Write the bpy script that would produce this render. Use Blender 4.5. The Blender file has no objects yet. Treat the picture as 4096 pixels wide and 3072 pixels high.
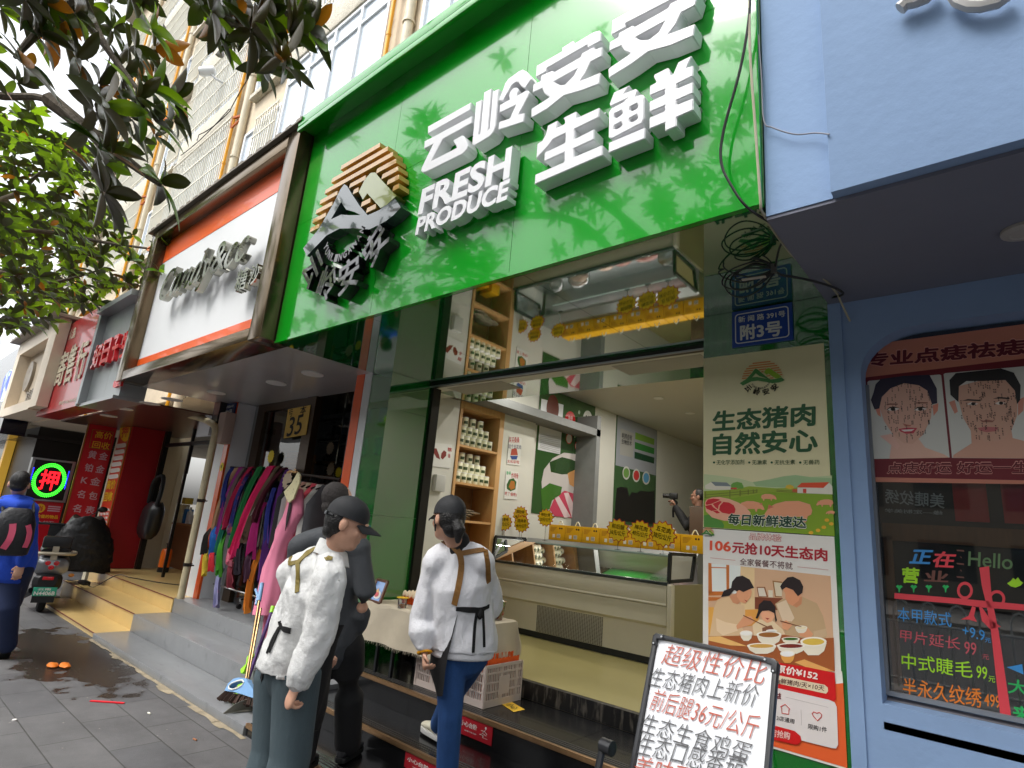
import bpy, bmesh, math, random
from mathutils import Vector, Matrix, noise
random.seed(7)
C = bpy.context.scene.collection
R = math.radians
# ---------------------------------------------------------------- camera, sky, sun, exposure
FPX, CAMH = 2312.2, 1.6
YAW, PIT, ROL = .725585889, .24533558, .0858909711
_cy, _sy = math.cos(YAW), math.sin(YAW)
FW = Vector((-_sy*math.cos(PIT), _cy*math.cos(PIT), math.sin(PIT)))
_r = Vector((_cy, _sy, 0)); _u = _r.cross(FW)
RT = _r*math.cos(ROL) + _u*math.sin(ROL)
UP = -_r*math.sin(ROL) + _u*math.cos(ROL)
CAM = Vector((0, 0, CAMH))
cd = bpy.data.cameras.new('camera'); cam = bpy.data.objects.new('camera', cd); C.objects.link(cam)
cd.sensor_width = 36; cd.lens = 36*FPX/4096; cd.clip_start = .05; cd.clip_end = 2000
cam.matrix_world = Matrix(((RT.x, UP.x, -FW.x, 0), (RT.y, UP.y, -FW.y, 0), (RT.z, UP.z, -FW.z, CAMH), (0, 0, 0, 1)))
bpy.context.scene.camera = cam
W = bpy.data.worlds.new('World'); bpy.context.scene.world = W; W.use_nodes = True
nt = W.node_tree; bg = nt.nodes['Background']
sky = nt.nodes.new('ShaderNodeTexSky'); sky.sky_type = 'NISHITA'; sky.sun_disc = False
SUN_EL, SUN_AZ = R(58), R(200)
sky.sun_elevation = SUN_EL; sky.sun_rotation = SUN_AZ; sky.air_density = 1.2; sky.dust_density = 4; sky.ozone_density = 1
hs = nt.nodes.new('ShaderNodeHueSaturation'); hs.inputs['Saturation'].default_value = .16
nt.links.new(sky.outputs[0], hs.inputs['Color']); nt.links.new(hs.outputs[0], bg.inputs[0]); bg.inputs[1].default_value = .15
sd = bpy.data.lights.new('sun', 'SUN'); sd.energy = 1.1; sd.angle = R(25); sd.color = (1, .97, .92)
so = bpy.data.objects.new('sun', sd); C.objects.link(so)
sv = Vector((math.sin(SUN_AZ)*math.cos(SUN_EL), math.cos(SUN_AZ)*math.cos(SUN_EL), math.sin(SUN_EL)))
so.rotation_euler = sv.to_track_quat('Z', 'Y').to_euler(); so.location = (0, -4, 30)
vs = bpy.context.scene.view_settings; vs.view_transform = 'Standard'; vs.look = 'None'; vs.exposure = 1.2; vs.gamma = 1
bpy.context.scene.cycles.max_bounces = 8; bpy.context.scene.cycles.transparent_max_bounces = 12
bpy.context.scene.cycles.caustics_reflective = False; bpy.context.scene.cycles.caustics_refractive = False

# ---------------------------------------------------------------- pixel of the 4096 x 3072 photograph -> point on a real plane
def ray(x, y): return RT*((x-2048)/FPX) - UP*((y-1536)/FPX) + FW
def PY(x, y, Y):
    d = ray(x, y); return CAM + d*(Y/d.y)
def PX(x, y, X):
    d = ray(x, y); return CAM + d*(X/d.x)
def PZ(x, y, Z):
    d = ray(x, y); return CAM + d*((Z-CAMH)/d.z)
def PD(x, y, dep): return CAM + ray(x, y)*dep

# ---------------------------------------------------------------- materials
def lin(c):
    return tuple(((v/255)/12.92 if v/255 <= .04045 else ((v/255+.055)/1.055)**2.4) for v in c[:3]) + (1,)
MATS = {}
def M(name, rgb, rough=.6, metal=0, spec=.5, var=.0, vscale=6, bump=0, bscale=40, coat=0, emit=0, trans=0, alpha=1, dirt=None, stretch=(1, 1, 1), ior=1.45):
    if name in MATS: return MATS[name]
    m = bpy.data.materials.new(name); m.use_nodes = True; n = m.node_tree; b = n.nodes['Principled BSDF']
    col = lin(rgb)
    b.inputs['Base Color'].default_value = col; b.inputs['Roughness'].default_value = rough
    b.inputs['Metallic'].default_value = metal; b.inputs['Specular IOR Level'].default_value = spec
    b.inputs['IOR'].default_value = ior
    if coat: b.inputs['Coat Weight'].default_value = coat; b.inputs['Coat Roughness'].default_value = .03
    if trans: b.inputs['Transmission Weight'].default_value = trans
    if alpha < 1: b.inputs['Alpha'].default_value = alpha
    if emit:
        b.inputs['Emission Color'].default_value = col; b.inputs['Emission Strength'].default_value = emit
    if var or bump or dirt:
        tc = n.nodes.new('ShaderNodeTexCoord'); mp = n.nodes.new('ShaderNodeMapping'); mp.inputs['Scale'].default_value = stretch
        n.links.new(tc.outputs['Object'], mp.inputs[0])
    if var:
        t = n.nodes.new('ShaderNodeTexNoise'); t.inputs['Scale'].default_value = vscale; t.inputs['Detail'].default_value = 6
        t.inputs['Roughness'].default_value = .65
        mr = n.nodes.new('ShaderNodeMapRange'); mr.inputs[1].default_value = .3; mr.inputs[2].default_value = .7
        mr.inputs[3].default_value = 1-var; mr.inputs[4].default_value = 1+var*.6
        h = n.nodes.new('ShaderNodeHueSaturation'); h.inputs['Color'].default_value = col
        n.links.new(mp.outputs[0], t.inputs['Vector']); n.links.new(t.outputs[0], mr.inputs[0]); n.links.new(mr.outputs[0], h.inputs['Value'])
        last = h.outputs[0]
        if dirt:
            t2 = n.nodes.new('ShaderNodeTexNoise'); t2.inputs['Scale'].default_value = dirt[1]; t2.inputs['Detail'].default_value = 8
            cr = n.nodes.new('ShaderNodeMapRange'); cr.inputs[1].default_value = dirt[2]; cr.inputs[2].default_value = dirt[2]+.15
            mx = n.nodes.new('ShaderNodeMix'); mx.data_type = 'RGBA'; mx.inputs[7].default_value = lin(dirt[0])
            n.links.new(mp.outputs[0], t2.inputs['Vector']); n.links.new(t2.outputs[0], cr.inputs[0]); n.links.new(cr.outputs[0], mx.inputs[0])
            n.links.new(last, mx.inputs[6]); last = mx.outputs[2]
        n.links.new(last, b.inputs['Base Color'])
        if emit: n.links.new(last, b.inputs['Emission Color'])
    if bump:
        t = n.nodes.new('ShaderNodeTexNoise'); t.inputs['Scale'].default_value = bscale; t.inputs['Detail'].default_value = 5
        bp = n.nodes.new('ShaderNodeBump'); bp.inputs['Strength'].default_value = bump; bp.inputs['Distance'].default_value = .02
        n.links.new(mp.outputs[0], t.inputs['Vector']); n.links.new(t.outputs[0], bp.inputs['Height']); n.links.new(bp.outputs[0], b.inputs['Normal'])
    MATS[name] = m
    return m

# ---------------------------------------------------------------- objects
BASE = {}
def tag(o, label=None, cat=None, group=None, kind=None):
    if label: o['label'] = label
    if cat: o['category'] = cat
    if group: o['group'] = group
    if kind: o['kind'] = kind
    return o
def thing(name, label, cat, loc=(0, 0, 0), group=None, rz=0):
    o = bpy.data.objects.new(name, None); C.objects.link(o); o.location = loc; o.rotation_euler = (0, 0, rz)
    o.empty_display_size = .1
    BASE[o.name] = Vector(loc)
    return tag(o, label, cat, group)
def link_mesh(name, me, parent=None, world=True):
    """link a mesh whose vertices are in world coordinates under its parent"""
    o = bpy.data.objects.new(name, me); C.objects.link(o)
    if parent is not None:
        base = BASE.get(parent.name, Vector())
        if world and base.length > 0: me.transform(Matrix.Translation(-base))
        o.parent = parent; BASE[o.name] = base
    else: BASE[o.name] = Vector()
    return o
def ground_obj(o):
    """set a single mesh thing's origin at the bottom centre of its own shape"""
    me = o.data; vs_ = [v.co for v in me.vertices]
    lo = Vector((min(v.x for v in vs_), min(v.y for v in vs_), min(v.z for v in vs_))); hi = Vector((max(v.x for v in vs_), max(v.y for v in vs_), max(v.z for v in vs_)))
    c = Vector(((lo.x+hi.x)/2, (lo.y+hi.y)/2, lo.z)); me.transform(Matrix.Translation(-c)); o.location = c; BASE[o.name] = c
    return o
def children(o): return [c for c in bpy.data.objects if c.parent is o]
def copy_tree(o, parent=None, kids=None):
    c = o.copy(); C.objects.link(c)
    if parent is not None: c.parent = parent
    for ch in (kids[o] if kids and o in kids else children(o)): copy_tree(ch, c, kids)
    return c
def kids_of(o):
    d = {}
    def rec(x):
        d[x] = children(x)
        for k in d[x]: rec(k)
    rec(o); return d

class MB:
    def __init__(s): s.v = []; s.f = []; s.m = []; s.mi = 0
    def add(s, vs_, fs):
        k = len(s.v); s.v += [tuple(v) for v in vs_]
        for f in fs: s.f.append(tuple(i+k for i in f)); s.m.append(s.mi)
        return s
    def mat(s, i): s.mi = i; return s
    def box(s, x0, x1, y0, y1, z0, z1):
        x0, x1 = sorted((x0, x1)); y0, y1 = sorted((y0, y1)); z0, z1 = sorted((z0, z1))
        return s.add([(x, y, z) for z in (z0, z1) for y in (y0, y1) for x in (x0, x1)],
                     [(0, 2, 3, 1), (4, 5, 7, 6), (0, 1, 5, 4), (2, 6, 7, 3), (0, 4, 6, 2), (1, 3, 7, 5)])
    def obox(s, c, ax, ay, az):
        c = Vector(c); ax, ay, az = Vector(ax), Vector(ay), Vector(az)
        return s.add([c+ax*i+ay*j+az*k for k in (-1, 1) for j in (-1, 1) for i in (-1, 1)],
                     [(0, 2, 3, 1), (4, 5, 7, 6), (0, 1, 5, 4), (2, 6, 7, 3), (0, 4, 6, 2), (1, 3, 7, 5)])
    def quad(s, a, b, c, d): return s.add([a, b, c, d], [(0, 1, 2, 3)])
    def poly(s, pts): return s.add(pts, [tuple(range(len(pts)))])
    def prism(s, pts, vec):
        """extrude a planar polygon by vec"""
        n = len(pts); vec = Vector(vec); p = [Vector(q) for q in pts]
        return s.add(p + [q+vec for q in p], [tuple(range(n))[::-1], tuple(range(n, 2*n))] + [(i, (i+1) % n, n+(i+1) % n, n+i) for i in range(n)])
    def tube(s, pts, r, n=8, caps=True):
        pts = [Vector(p) for p in pts]; rs = r if isinstance(r, (list, tuple)) else [r]*len(pts)
        vs_ = []; prev = None
        for i, p in enumerate(pts):
            t = (pts[min(i+1, len(pts)-1)] - pts[max(i-1, 0)])
            if t.length < 1e-9: t = Vector((0, 0, 1))
            t.normalize()
            a = prev - t*prev.dot(t) if prev is not None else (t.cross(Vector((0, 0, 1))) if abs(t.z) < .95 else t.cross(Vector((1, 0, 0))))
            a.normalize(); b = t.cross(a); prev = a
            for k in range(n):
                an = 2*math.pi*k/n; vs_.append(p + (a*math.cos(an)+b*math.sin(an))*rs[i])
        fs = [(i*n+k, i*n+(k+1) % n, (i+1)*n+(k+1) % n, (i+1)*n+k) for i in range(len(pts)-1) for k in range(n)]
        if caps: fs += [tuple(range(n))[::-1], tuple((len(pts)-1)*n+k for k in range(n))]
        return s.add(vs_, fs)
    def bar(s, a, b, w, h=None):
        """square bar from a to b"""
        a, b = Vector(a), Vector(b); t = (b-a).normalized(); h = h or w
        u = t.cross(Vector((0, 0, 1))) if abs(t.z) < .95 else t.cross(Vector((0, 1, 0)))
        u.normalize(); v = t.cross(u)
        return s.obox((a+b)/2, u*w/2, v*h/2, (b-a)/2)
    def lathe(s, c, prof, n=16, axis='z', sx=1, sy=1):
        c = Vector(c); vs_ = []
        for r, h in prof:
            for k in range(n):
                an = 2*math.pi*k/n; a, b = r*math.cos(an)*sx, r*math.sin(an)*sy
                vs_.append(c + (Vector((a, b, h)) if axis == 'z' else Vector((a, h, b)) if axis == 'y' else Vector((h, a, b))))
        m = len(prof)
        fs = [(i*n+k, i*n+(k+1) % n, (i+1)*n+(k+1) % n, (i+1)*n+k) for i in range(m-1) for k in range(n)]
        fs += [tuple(range(n))[::-1], tuple((m-1)*n+k for k in range(n))]
        return s.add(vs_, fs)
    def ball(s, c, rx, ry=None, rz=None, n=12, rot=None):
        ry = ry or rx; rz = rz or rx; c = Vector(c); vs_ = []; m = max(4, n//2)
        for i in range(m+1):
            th = math.pi*i/m
            for k in range(n):
                ph = 2*math.pi*k/n
                p = Vector((rx*math.sin(th)*math.cos(ph), ry*math.sin(th)*math.sin(ph), rz*math.cos(th)))
                vs_.append(c + (rot @ p if rot else p))
        return s.add(vs_, [(i*n+k, (i+1)*n+k, (i+1)*n+(k+1) % n, i*n+(k+1) % n) for i in range(m) for k in range(n)])
    def loft(s, rings, cap=True):
        n = len(rings[0]); vs_ = [p for r in rings for p in r]
        fs = [(i*n+k, i*n+(k+1) % n, (i+1)*n+(k+1) % n, (i+1)*n+k) for i in range(len(rings)-1) for k in range(n)]
        if cap: fs += [tuple(range(n))[::-1], tuple((len(rings)-1)*n+k for k in range(n))]
        return s.add(vs_, fs)
    def mesh(s, name, mats, smooth=False):
        me = bpy.data.meshes.new(name); me.from_pydata(s.v, [], s.f)
        for m in (mats if isinstance(mats, (list, tuple)) else [mats]): me.materials.append(m)
        if any(s.m): me.polygons.foreach_set('material_index', s.m)
        if smooth: me.polygons.foreach_set('use_smooth', [True]*len(s.f))
        me.validate(); me.update()
        return me
    def build(s, name, mats, parent=None, smooth=False, bevel=0, fix=True):
        me = s.mesh(name, mats, smooth)
        bm = bmesh.new(); bm.from_mesh(me)
        if fix: bmesh.ops.recalc_face_normals(bm, faces=bm.faces)
        if bevel:
            bmesh.ops.remove_doubles(bm, verts=bm.verts, dist=1e-5)
            es = [e for e in bm.edges if len(e.link_faces) == 2 and e.calc_face_angle(0) > .5]
            bmesh.ops.bevel(bm, geom=es, offset=bevel, segments=2, affect='EDGES', profile=.6, clamp_overlap=True)
        bm.to_mesh(me); bm.free()
        if smooth or bevel:
            me.polygons.foreach_set('use_smooth', [True]*len(me.polygons))
            try: me.set_sharp_from_angle(angle=R(38))
            except Exception: pass
        return link_mesh(name, me, parent)
    def thing(s, name, mats, label, cat, group=None, kind=None, **kw):
        o = s.build(name, mats, None, **kw)
        if not kind: ground_obj(o)
        return tag(o, label, cat, group, kind)

# ---------------------------------------------------------------- lettering
def glyphs(text, bold=0, extrude=0, shear=0, res=3, space=1.0):
    cu = bpy.data.curves.new('lettering', 'FONT'); cu.body = text; cu.resolution_u = res; cu.offset = bold; cu.extrude = extrude; cu.shear = shear
    cu.space_character = space; cu.fill_mode = 'BOTH' if extrude else 'FRONT'
    o = bpy.data.objects.new('lettering', cu)
    me = bpy.data.meshes.new_from_object(o)
    bpy.data.objects.remove(o); bpy.data.curves.remove(cu)
    return me
def flat_font(name, text, mat, parent, fn, bold=.0, depth=0, shear=0, space=1.0, res=3):
    """text fitted to a unit square and mapped by fn(u, v, w); w runs out of the sign"""
    cjk = bold > 0 and any(ord(c) > 0x2e00 for c in text)
    me = glyphs(text, 0 if cjk else bold, .5 if depth else 0, shear, res, space)
    if not len(me.vertices): return None
    n = len(me.vertices); shifts = [(0, 0)]
    if cjk:                                         # thicken the strokes with shifted layers a hair apart
        k = bold*.95; m = 8 if bold > .015 else 4
        shifts += [(k*math.cos(2*math.pi*i/m+.39), k*math.sin(2*math.pi*i/m+.39)) for i in range(m)]
    vs_ = []; fs = []
    base = [v.co.copy() for v in me.vertices]; bf = [tuple(p.vertices) for p in me.polygons]
    for i, (a, b) in enumerate(shifts):
        vs_ += [Vector((c.x+a, c.y+b, c.z)) for c in base]; fs += [tuple(q+i*n for q in f) for f in bf]
    xs = [v.x for v in vs_]; ys = [v.y for v in vs_]
    x0, x1, y0, y1 = min(xs), max(xs), min(ys), max(ys)
    out = [fn((v.x-x0)/max(1e-6, x1-x0), (v.y-y0)/max(1e-6, y1-y0), ((v.z+.5)*depth if depth else 0)+.00006*(i//n)) for i, v in enumerate(vs_)]
    bpy.data.meshes.remove(me); me = bpy.data.meshes.new(name); me.from_pydata(out, [], fs); me.materials.append(mat); me.update()
    return link_mesh(name, me, parent)
def quadmap(bl, br, tl, nrm=None, tr=None):
    bl, br, tl = Vector(bl), Vector(br), Vector(tl)
    nv = Vector(nrm) if nrm is not None else (br-bl).cross(tl-bl).normalized()
    if tr is None: return lambda u, v, w: bl + (br-bl)*u + (tl-bl)*v + nv*w
    tr = Vector(tr)
    return lambda u, v, w: bl*(1-u)*(1-v) + br*u*(1-v) + tl*(1-u)*v + tr*u*v + nv*w
def wall_text(text, px, Y, mat, parent, bold=.02, depth=0, shear=0, name='lettering', space=1.0, res=3):
    """px = bottom-left, bottom-right, top-left pixels of the ink on the vertical plane y = Y that faces the street"""
    a, b, c = [PY(p[0], p[1], Y) for p in px]
    return flat_font(name, text, mat, parent, quadmap(a, b, c, (0, -1, 0)), bold, depth, shear, space, res)
def rect_text(text, x0, x1, z0, z1, Y, mat, parent, bold=.02, depth=0, shear=0, name='lettering', space=1.0, res=3):
    return flat_font(name, text, mat, parent, quadmap((x0, Y, z0), (x1, Y, z0), (x0, Y, z1), (0, -1, 0)), bold, depth, shear, space, res)
def pxpoly(pts, Y, o=(0, 0), s=1.0): return [PY(o[0]+p[0]/s, o[1]+p[1]/s, Y) for p in pts]
def fill(polys, depth_vec):
    """outline with holes -> filled and extruded bmesh data (first polygon the outline, the rest holes)"""
    bm = bmesh.new(); edges = []
    for pl in polys:
        vs_ = [bm.verts.new(p) for p in pl]
        edges += [bm.edges.new((vs_[i], vs_[(i+1) % len(vs_)])) for i in range(len(vs_))]
    bmesh.ops.triangle_fill(bm, use_beauty=True, use_dissolve=False, edges=edges)
    if depth_vec is not None:
        fs = bm.faces[:]
        r = bmesh.ops.extrude_face_region(bm, geom=fs)
        bmesh.ops.translate(bm, verts=[g for g in r['geom'] if isinstance(g, bmesh.types.BMVert)], vec=Vector(depth_vec))
        bmesh.ops.recalc_face_normals(bm, faces=bm.faces)
    return bm
def filled(name, polys, depth_vec, mat, parent, smooth=False):
    bm = fill(polys, depth_vec); me = bpy.data.meshes.new(name); bm.to_mesh(me); bm.free(); me.materials.append(mat)
    return link_mesh(name, me, parent)
def rrect(x0, x1, z0, z1, r, n=4):
    pts = []
    for cx, cz, a0 in ((x1-r, z1-r, 0), (x0+r, z1-r, 90), (x0+r, z0+r, 180), (x1-r, z0+r, 270)):
        for k in range(n+1):
            a = R(a0+90*k/n); pts.append((cx+r*math.cos(a), cz+r*math.sin(a)))
    return pts
def ell(cx, cy, rx, ry=None, n=20, a0=0, a1=360):
    ry = ry or rx
    return [(cx+rx*math.cos(R(a0+(a1-a0)*k/n)), cy+ry*math.sin(R(a0+(a1-a0)*k/n))) for k in range(n if a1-a0 == 360 else n+1)]
# ================================================================ materials of the setting
m_green = M('green_panel', (10, 150, 30), .13, coat=.6, var=.04, vscale=.7, spec=.4)
m_greend = M('green_acrylic', (10, 112, 32), .05, coat=1, spec=.9, var=.04, vscale=.9, ior=1.8)
m_white = M('white_letter', (226, 227, 230), .4, var=.03, vscale=2)
m_wplast = M('white_panel', (222, 224, 226), .35, var=.03, vscale=.9)
m_bronze = M('bronze_trim', (112, 96, 74), .16, metal=.75, var=.1, vscale=3)
m_orange = M('orange_panel', (232, 92, 30), .3, var=.05, vscale=2, coat=.3)
m_silver = M('silver_letter', (150, 150, 140), .12, metal=1)
m_dkgrey = M('dark_plastic', (36, 37, 39), .35, coat=.3)
m_black = M('black_paint', (20, 20, 21), .4)
m_alu = M('aluminium', (165, 168, 170), .35, metal=.8)
m_blue = M("blue_render", (134, 160, 196), .85, var=.07, vscale=1.4, bump=.09, bscale=22, dirt=((98, 124, 166), 2.2, .66))
m_beige = M('beige_stone', (205, 190, 165), .8, var=.12, vscale=3, bump=.3, bscale=25, dirt=((150, 132, 105), 1.1, .6))
m_pebble = M('pebble_dash', (208, 202, 186), .9, var=.28, vscale=30, bump=.9, bscale=45, dirt=((140, 132, 112), 1.3, .62))
m_cream = M('cream_paint', (212, 202, 178), .6, var=.1, vscale=4, dirt=((150, 130, 100), 2, .66))
m_yellow = M('yellow_pipe_paint', (226, 160, 20), .45, var=.1, vscale=6)
m_glassw = M('pale_window_glass', (196, 206, 216), .08, spec=.8, var=.06, vscale=1.2, coat=.6)
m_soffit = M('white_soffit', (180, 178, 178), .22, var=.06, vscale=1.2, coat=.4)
m_rust = M('rusty_bracket', (176, 92, 36), .7, var=.2)

# ---------------------------------------------------------------- ground
def paving_material():
    m = bpy.data.materials.new('dark_paving'); m.use_nodes = True; n = m.node_tree; b = n.nodes['Principled BSDF']
    L = n.links.new
    tc = n.nodes.new('ShaderNodeTexCoord'); mp = n.nodes.new('ShaderNodeMapping'); mp.inputs['Location'].default_value = (.05, -.015, 0)
    br = n.nodes.new('ShaderNodeTexBrick'); br.offset = .5
    br.inputs['Scale'].default_value = 1; br.inputs['Brick Width'].default_value = .65; br.inputs['Row Height'].default_value = .315
    br.inputs['Mortar Size'].default_value = .0045; br.inputs['Mortar Smooth'].default_value = .3; br.inputs['Bias'].default_value = 0
    br.inputs['Color1'].default_value = lin((84, 84, 86)); br.inputs['Color2'].default_value = lin((96, 95, 95)); br.inputs['Mortar'].default_value = lin((58, 57, 55))
    L(tc.outputs['Object'], mp.inputs[0]); L(mp.outputs[0], br.inputs['Vector'])
    no = n.nodes.new('ShaderNodeTexNoise'); no.inputs['Scale'].default_value = 2.3; no.inputs['Detail'].default_value = 9; no.inputs['Roughness'].default_value = .7
    L(mp.outputs[0], no.inputs['Vector'])
    mr = n.nodes.new('ShaderNodeMapRange'); mr.inputs[1].default_value = .3; mr.inputs[2].default_value = .72; mr.inputs[3].default_value = .72; mr.inputs[4].default_value = 1.2
    L(no.outputs[0], mr.inputs[0])
    h = n.nodes.new('ShaderNodeHueSaturation'); L(br.outputs[0], h.inputs['Color']); L(mr.outputs[0], h.inputs['Value'])
    # wet stain that has run out from the foot of the tan steps
    sub = n.nodes.new('ShaderNodeMapping'); sub.inputs['Location'].default_value = (3.55*1.05, -2.02*1.25, 0); sub.inputs['Scale'].default_value = (.5, 1.25, 1)
    L(tc.outputs['Object'], sub.inputs[0])
    ln = n.nodes.new('ShaderNodeVectorMath'); ln.operation = 'LENGTH'; L(sub.outputs[0], ln.inputs[0])
    n2 = n.nodes.new('ShaderNodeTexNoise'); n2.inputs['Scale'].default_value = 3.2; n2.inputs['Detail'].default_value = 6; L(tc.outputs['Object'], n2.inputs['Vector'])
    ma = n.nodes.new('ShaderNodeMath'); ma.operation = 'MULTIPLY_ADD'; ma.inputs[1].default_value = 1.7; ma.inputs[2].default_value = -.85; L(n2.outputs[0], ma.inputs[0])
    ad = n.nodes.new('ShaderNodeMath'); ad.operation = 'ADD'; L(ln.outputs['Value'], ad.inputs[0]); L(ma.outputs[0], ad.inputs[1])
    wet = n.nodes.new('ShaderNodeMapRange'); wet.inputs[1].default_value = .72; wet.inputs[2].default_value = .62; wet.inputs[3].default_value = 0; wet.inputs[4].default_value = 1
    L(ad.outputs[0], wet.inputs[0])
    mx = n.nodes.new('ShaderNodeMix'); mx.data_type = 'RGBA'; mx.inputs[7].default_value = lin((52, 46, 42)); L(wet.outputs[0], mx.inputs[0]); L(h.outputs[0], mx.inputs[6])
    L(mx.outputs[2], b.inputs['Base Color'])
    ro = n.nodes.new('ShaderNodeMapRange'); ro.inputs[3].default_value = .62; ro.inputs[4].default_value = .16; L(wet.outputs[0], ro.inputs[0]); L(ro.outputs[0], b.inputs['Roughness'])
    fi = n.nodes.new('ShaderNodeTexNoise'); fi.inputs['Scale'].default_value = 160; L(tc.outputs['Object'], fi.inputs['Vector'])
    hm = n.nodes.new('ShaderNodeMath'); hm.operation = 'MULTIPLY_ADD'; hm.inputs[1].default_value = -1.2; L(br.outputs['Fac'], hm.inputs[0]); L(fi.outputs[0], hm.inputs[2])
    bp = n.nodes.new('ShaderNodeBump'); bp.inputs['Strength'].default_value = .35; bp.inputs['Distance'].default_value = .006; L(hm.outputs[0], bp.inputs['Height']); L(bp.outputs[0], b.inputs['Normal'])
    return m
m_pave = paving_material()
m_road = M('asphalt', (66, 66, 68), .85, var=.15, vscale=3, bump=.4, bscale=120)
m_kerb = M('kerb_stone', (128, 126, 122), .8, var=.12, vscale=5)
m_soil = M('earth', (92, 88, 80), .9, var=.15, vscale=.5)
MB().box(-400, 400, -400, 400, -.6, -.134).thing('ground', m_soil, None, None, kind='structure')
MB().box(-70, 40, -3.2, 60, -.13, 0).thing('pavement', m_pave, None, None, kind='structure')
MB().box(-70, 40, -3.4, -3.2, -.13, .004).thing('kerb', m_kerb, None, None, kind='structure')
MB().box(-70, 40, -16, -3.4, -.13, -.12).thing('road', m_road, None, None, kind='structure')
MB().box(-70, 40, -24, -16, -.13, .0).thing('far_pavement', m_kerb, None, None, kind='structure')
for o in list(bpy.data.objects):
    if o.type == 'MESH': tag(o, kind='structure')

# ---------------------------------------------------------------- apartment building above the shops
YB, YWL = 4.4, 4.55
bld = thing('apartment_building', 'tall old cream apartment building with caged bay windows rising above the shop signs', 'building', (-10, YWL, 0))
w = MB(); w.box(-31, 24, YWL, YWL+9, 3.75, 24.5); w.build('wall', m_beige, bld)
ro = MB(); ro.box(-31.4, 24.4, YB-.35, YWL+9.3, 24.5, 24.75); ro.build('roof', m_pebble, bld)
m_cav = M('dark_room', (60, 62, 64), .6, var=.3, vscale=1.5)
m_cage = M('cage_paint', (222, 216, 198), .5, var=.08, vscale=8)
m_upvc = M('white_window_frame', (232, 234, 236), .35)
bays = [(-7.55-6.45*k) for k in range(4)] + [-1.1, 5.35]
def window_unit(x0, x1, z0, z1, Y, ncol, transom, parent):
    f = MB(); t = .07
    f.box(x0, x1, Y-.02, Y+.06, z0, z0+t); f.box(x0, x1, Y-.02, Y+.06, z1-t, z1)
    for i in range(ncol+1):
        x = x0 + (x1-x0-t)*i/ncol; f.box(x, x+t, Y-.024, Y+.064, z0+t, z1-t)
    if transom: f.box(x0+t, x1-t, Y-.018, Y+.058, transom, transom+t*.8)
    o = f.build('window', m_upvc, parent)
    g = MB(); g.quad((x0+.03, Y+.02, z0+.03), (x1-.03, Y+.02, z0+.03), (x1-.03, Y+.02, z1-.03), (x0+.03, Y+.02, z1-.03)); g.build('pane', m_glassw, o)
    return o
def cage(x0, x1, z0, z1, Y, parent, step=.13, side=0):
    c = MB(); n = int((x1-x0)/step)
    for i in range(n+1):
        x = x0 + (x1-x0)*i/n; c.box(x-.011, x+.011, Y-.011, Y+.011, z0, z1)
    for z in (z0+.1, z0+(z1-z0)*.36, z0+(z1-z0)*.68, z1-.08): c.box(x0-.02, x1+.02, Y-.024, Y-.012, z-.016, z+.016)
    if side:
        for i in range(1, 4):
            y = Y+side*i/4; c.box(x1-.011, x1+.011, y-.011, y+.011, z0, z1)
    return c.build('cage', m_cage, parent)
for k, xr in enumerate(bays):
    xl = xr-3.75
    for j in range(5):
        z0 = 8.92+2.85*j
        if z0 > 22: continue
        sb = MB(); sb.box(xl, xr, YB, YWL+.01, z0-.72, z0); o = sb.build('balcony', m_pebble, bld, bevel=.05)
        if xr > -5 and j > 0: continue
        room = MB(); room.box(xl+.04, xr-.04, YB+.1, YWL+.012, z0+.002, z0+2.1); room.build('bay', m_cream, bld)
        window_unit(xl+.05, xr-.05, z0+.003, z0+2.12, YB+.06, 4 if k == 0 else 5, z0+1.62, bld)
        if not (k == 0 and j == 0): cage(xl, xr, z0+.004, z0+2.12, YB-.02, bld)
for k in range(4):
    xr = -7.55-6.45*k
    for j in range(5):
        z0 = 8.35+2.85*j
        x1 = xr+2.3; x0 = xr+.95
        o = window_unit(x0, x1, z0, z0+1.75, YWL-.08, 2, None, bld)
        s = MB(); s.box(x0-.08, x1+.08, YWL-.16, YWL+.003, z0-.12, z0-.004); s.build('sill', m_pebble, o)
        xg1 = xr-3.75-.08; xg0 = xg1-.95
        o = window_unit(xg0, xg1, z0+.1, z0+1.9, YWL-.06, 2, None, bld)
        cage(xg0-.03, xg1+.03, z0+.1, z0+1.9, YWL-.16, bld, .11)
for k in range(4):
    xr = -7.55-6.45*k
    for nm, dx, rr, mm, yy in (('gas_pipe', .14, .036, m_yellow, YB+.0), ('drain_pipe', .62, .085, m_cream, YWL-.1)):
        p = MB(); p.tube([(xr+dx, yy, 3.5), (xr+dx, yy, 24)], rr, 10)
        for z in (7.4, 9.6, 11.9, 14.4, 17): p.tube([(xr+dx, yy, z), (xr+dx, yy, z+.05)], rr*1.25, 10)
        p.build(nm, mm, bld, smooth=True)
    for z in (10.9, 13.8):
        b = MB(); b.bar((xr+.14, YB-.02, z), (xr+.5, YB+.1, z), .05); b.bar((xr+.14, YB-.02, z-.3), (xr+.46, YB+.1, z-.02), .04); b.bar((xr+.14, YB-.02, z-.3), (xr+.14, YB-.02, z), .04); b.build('pipe_bracket', m_rust, bld)
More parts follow.
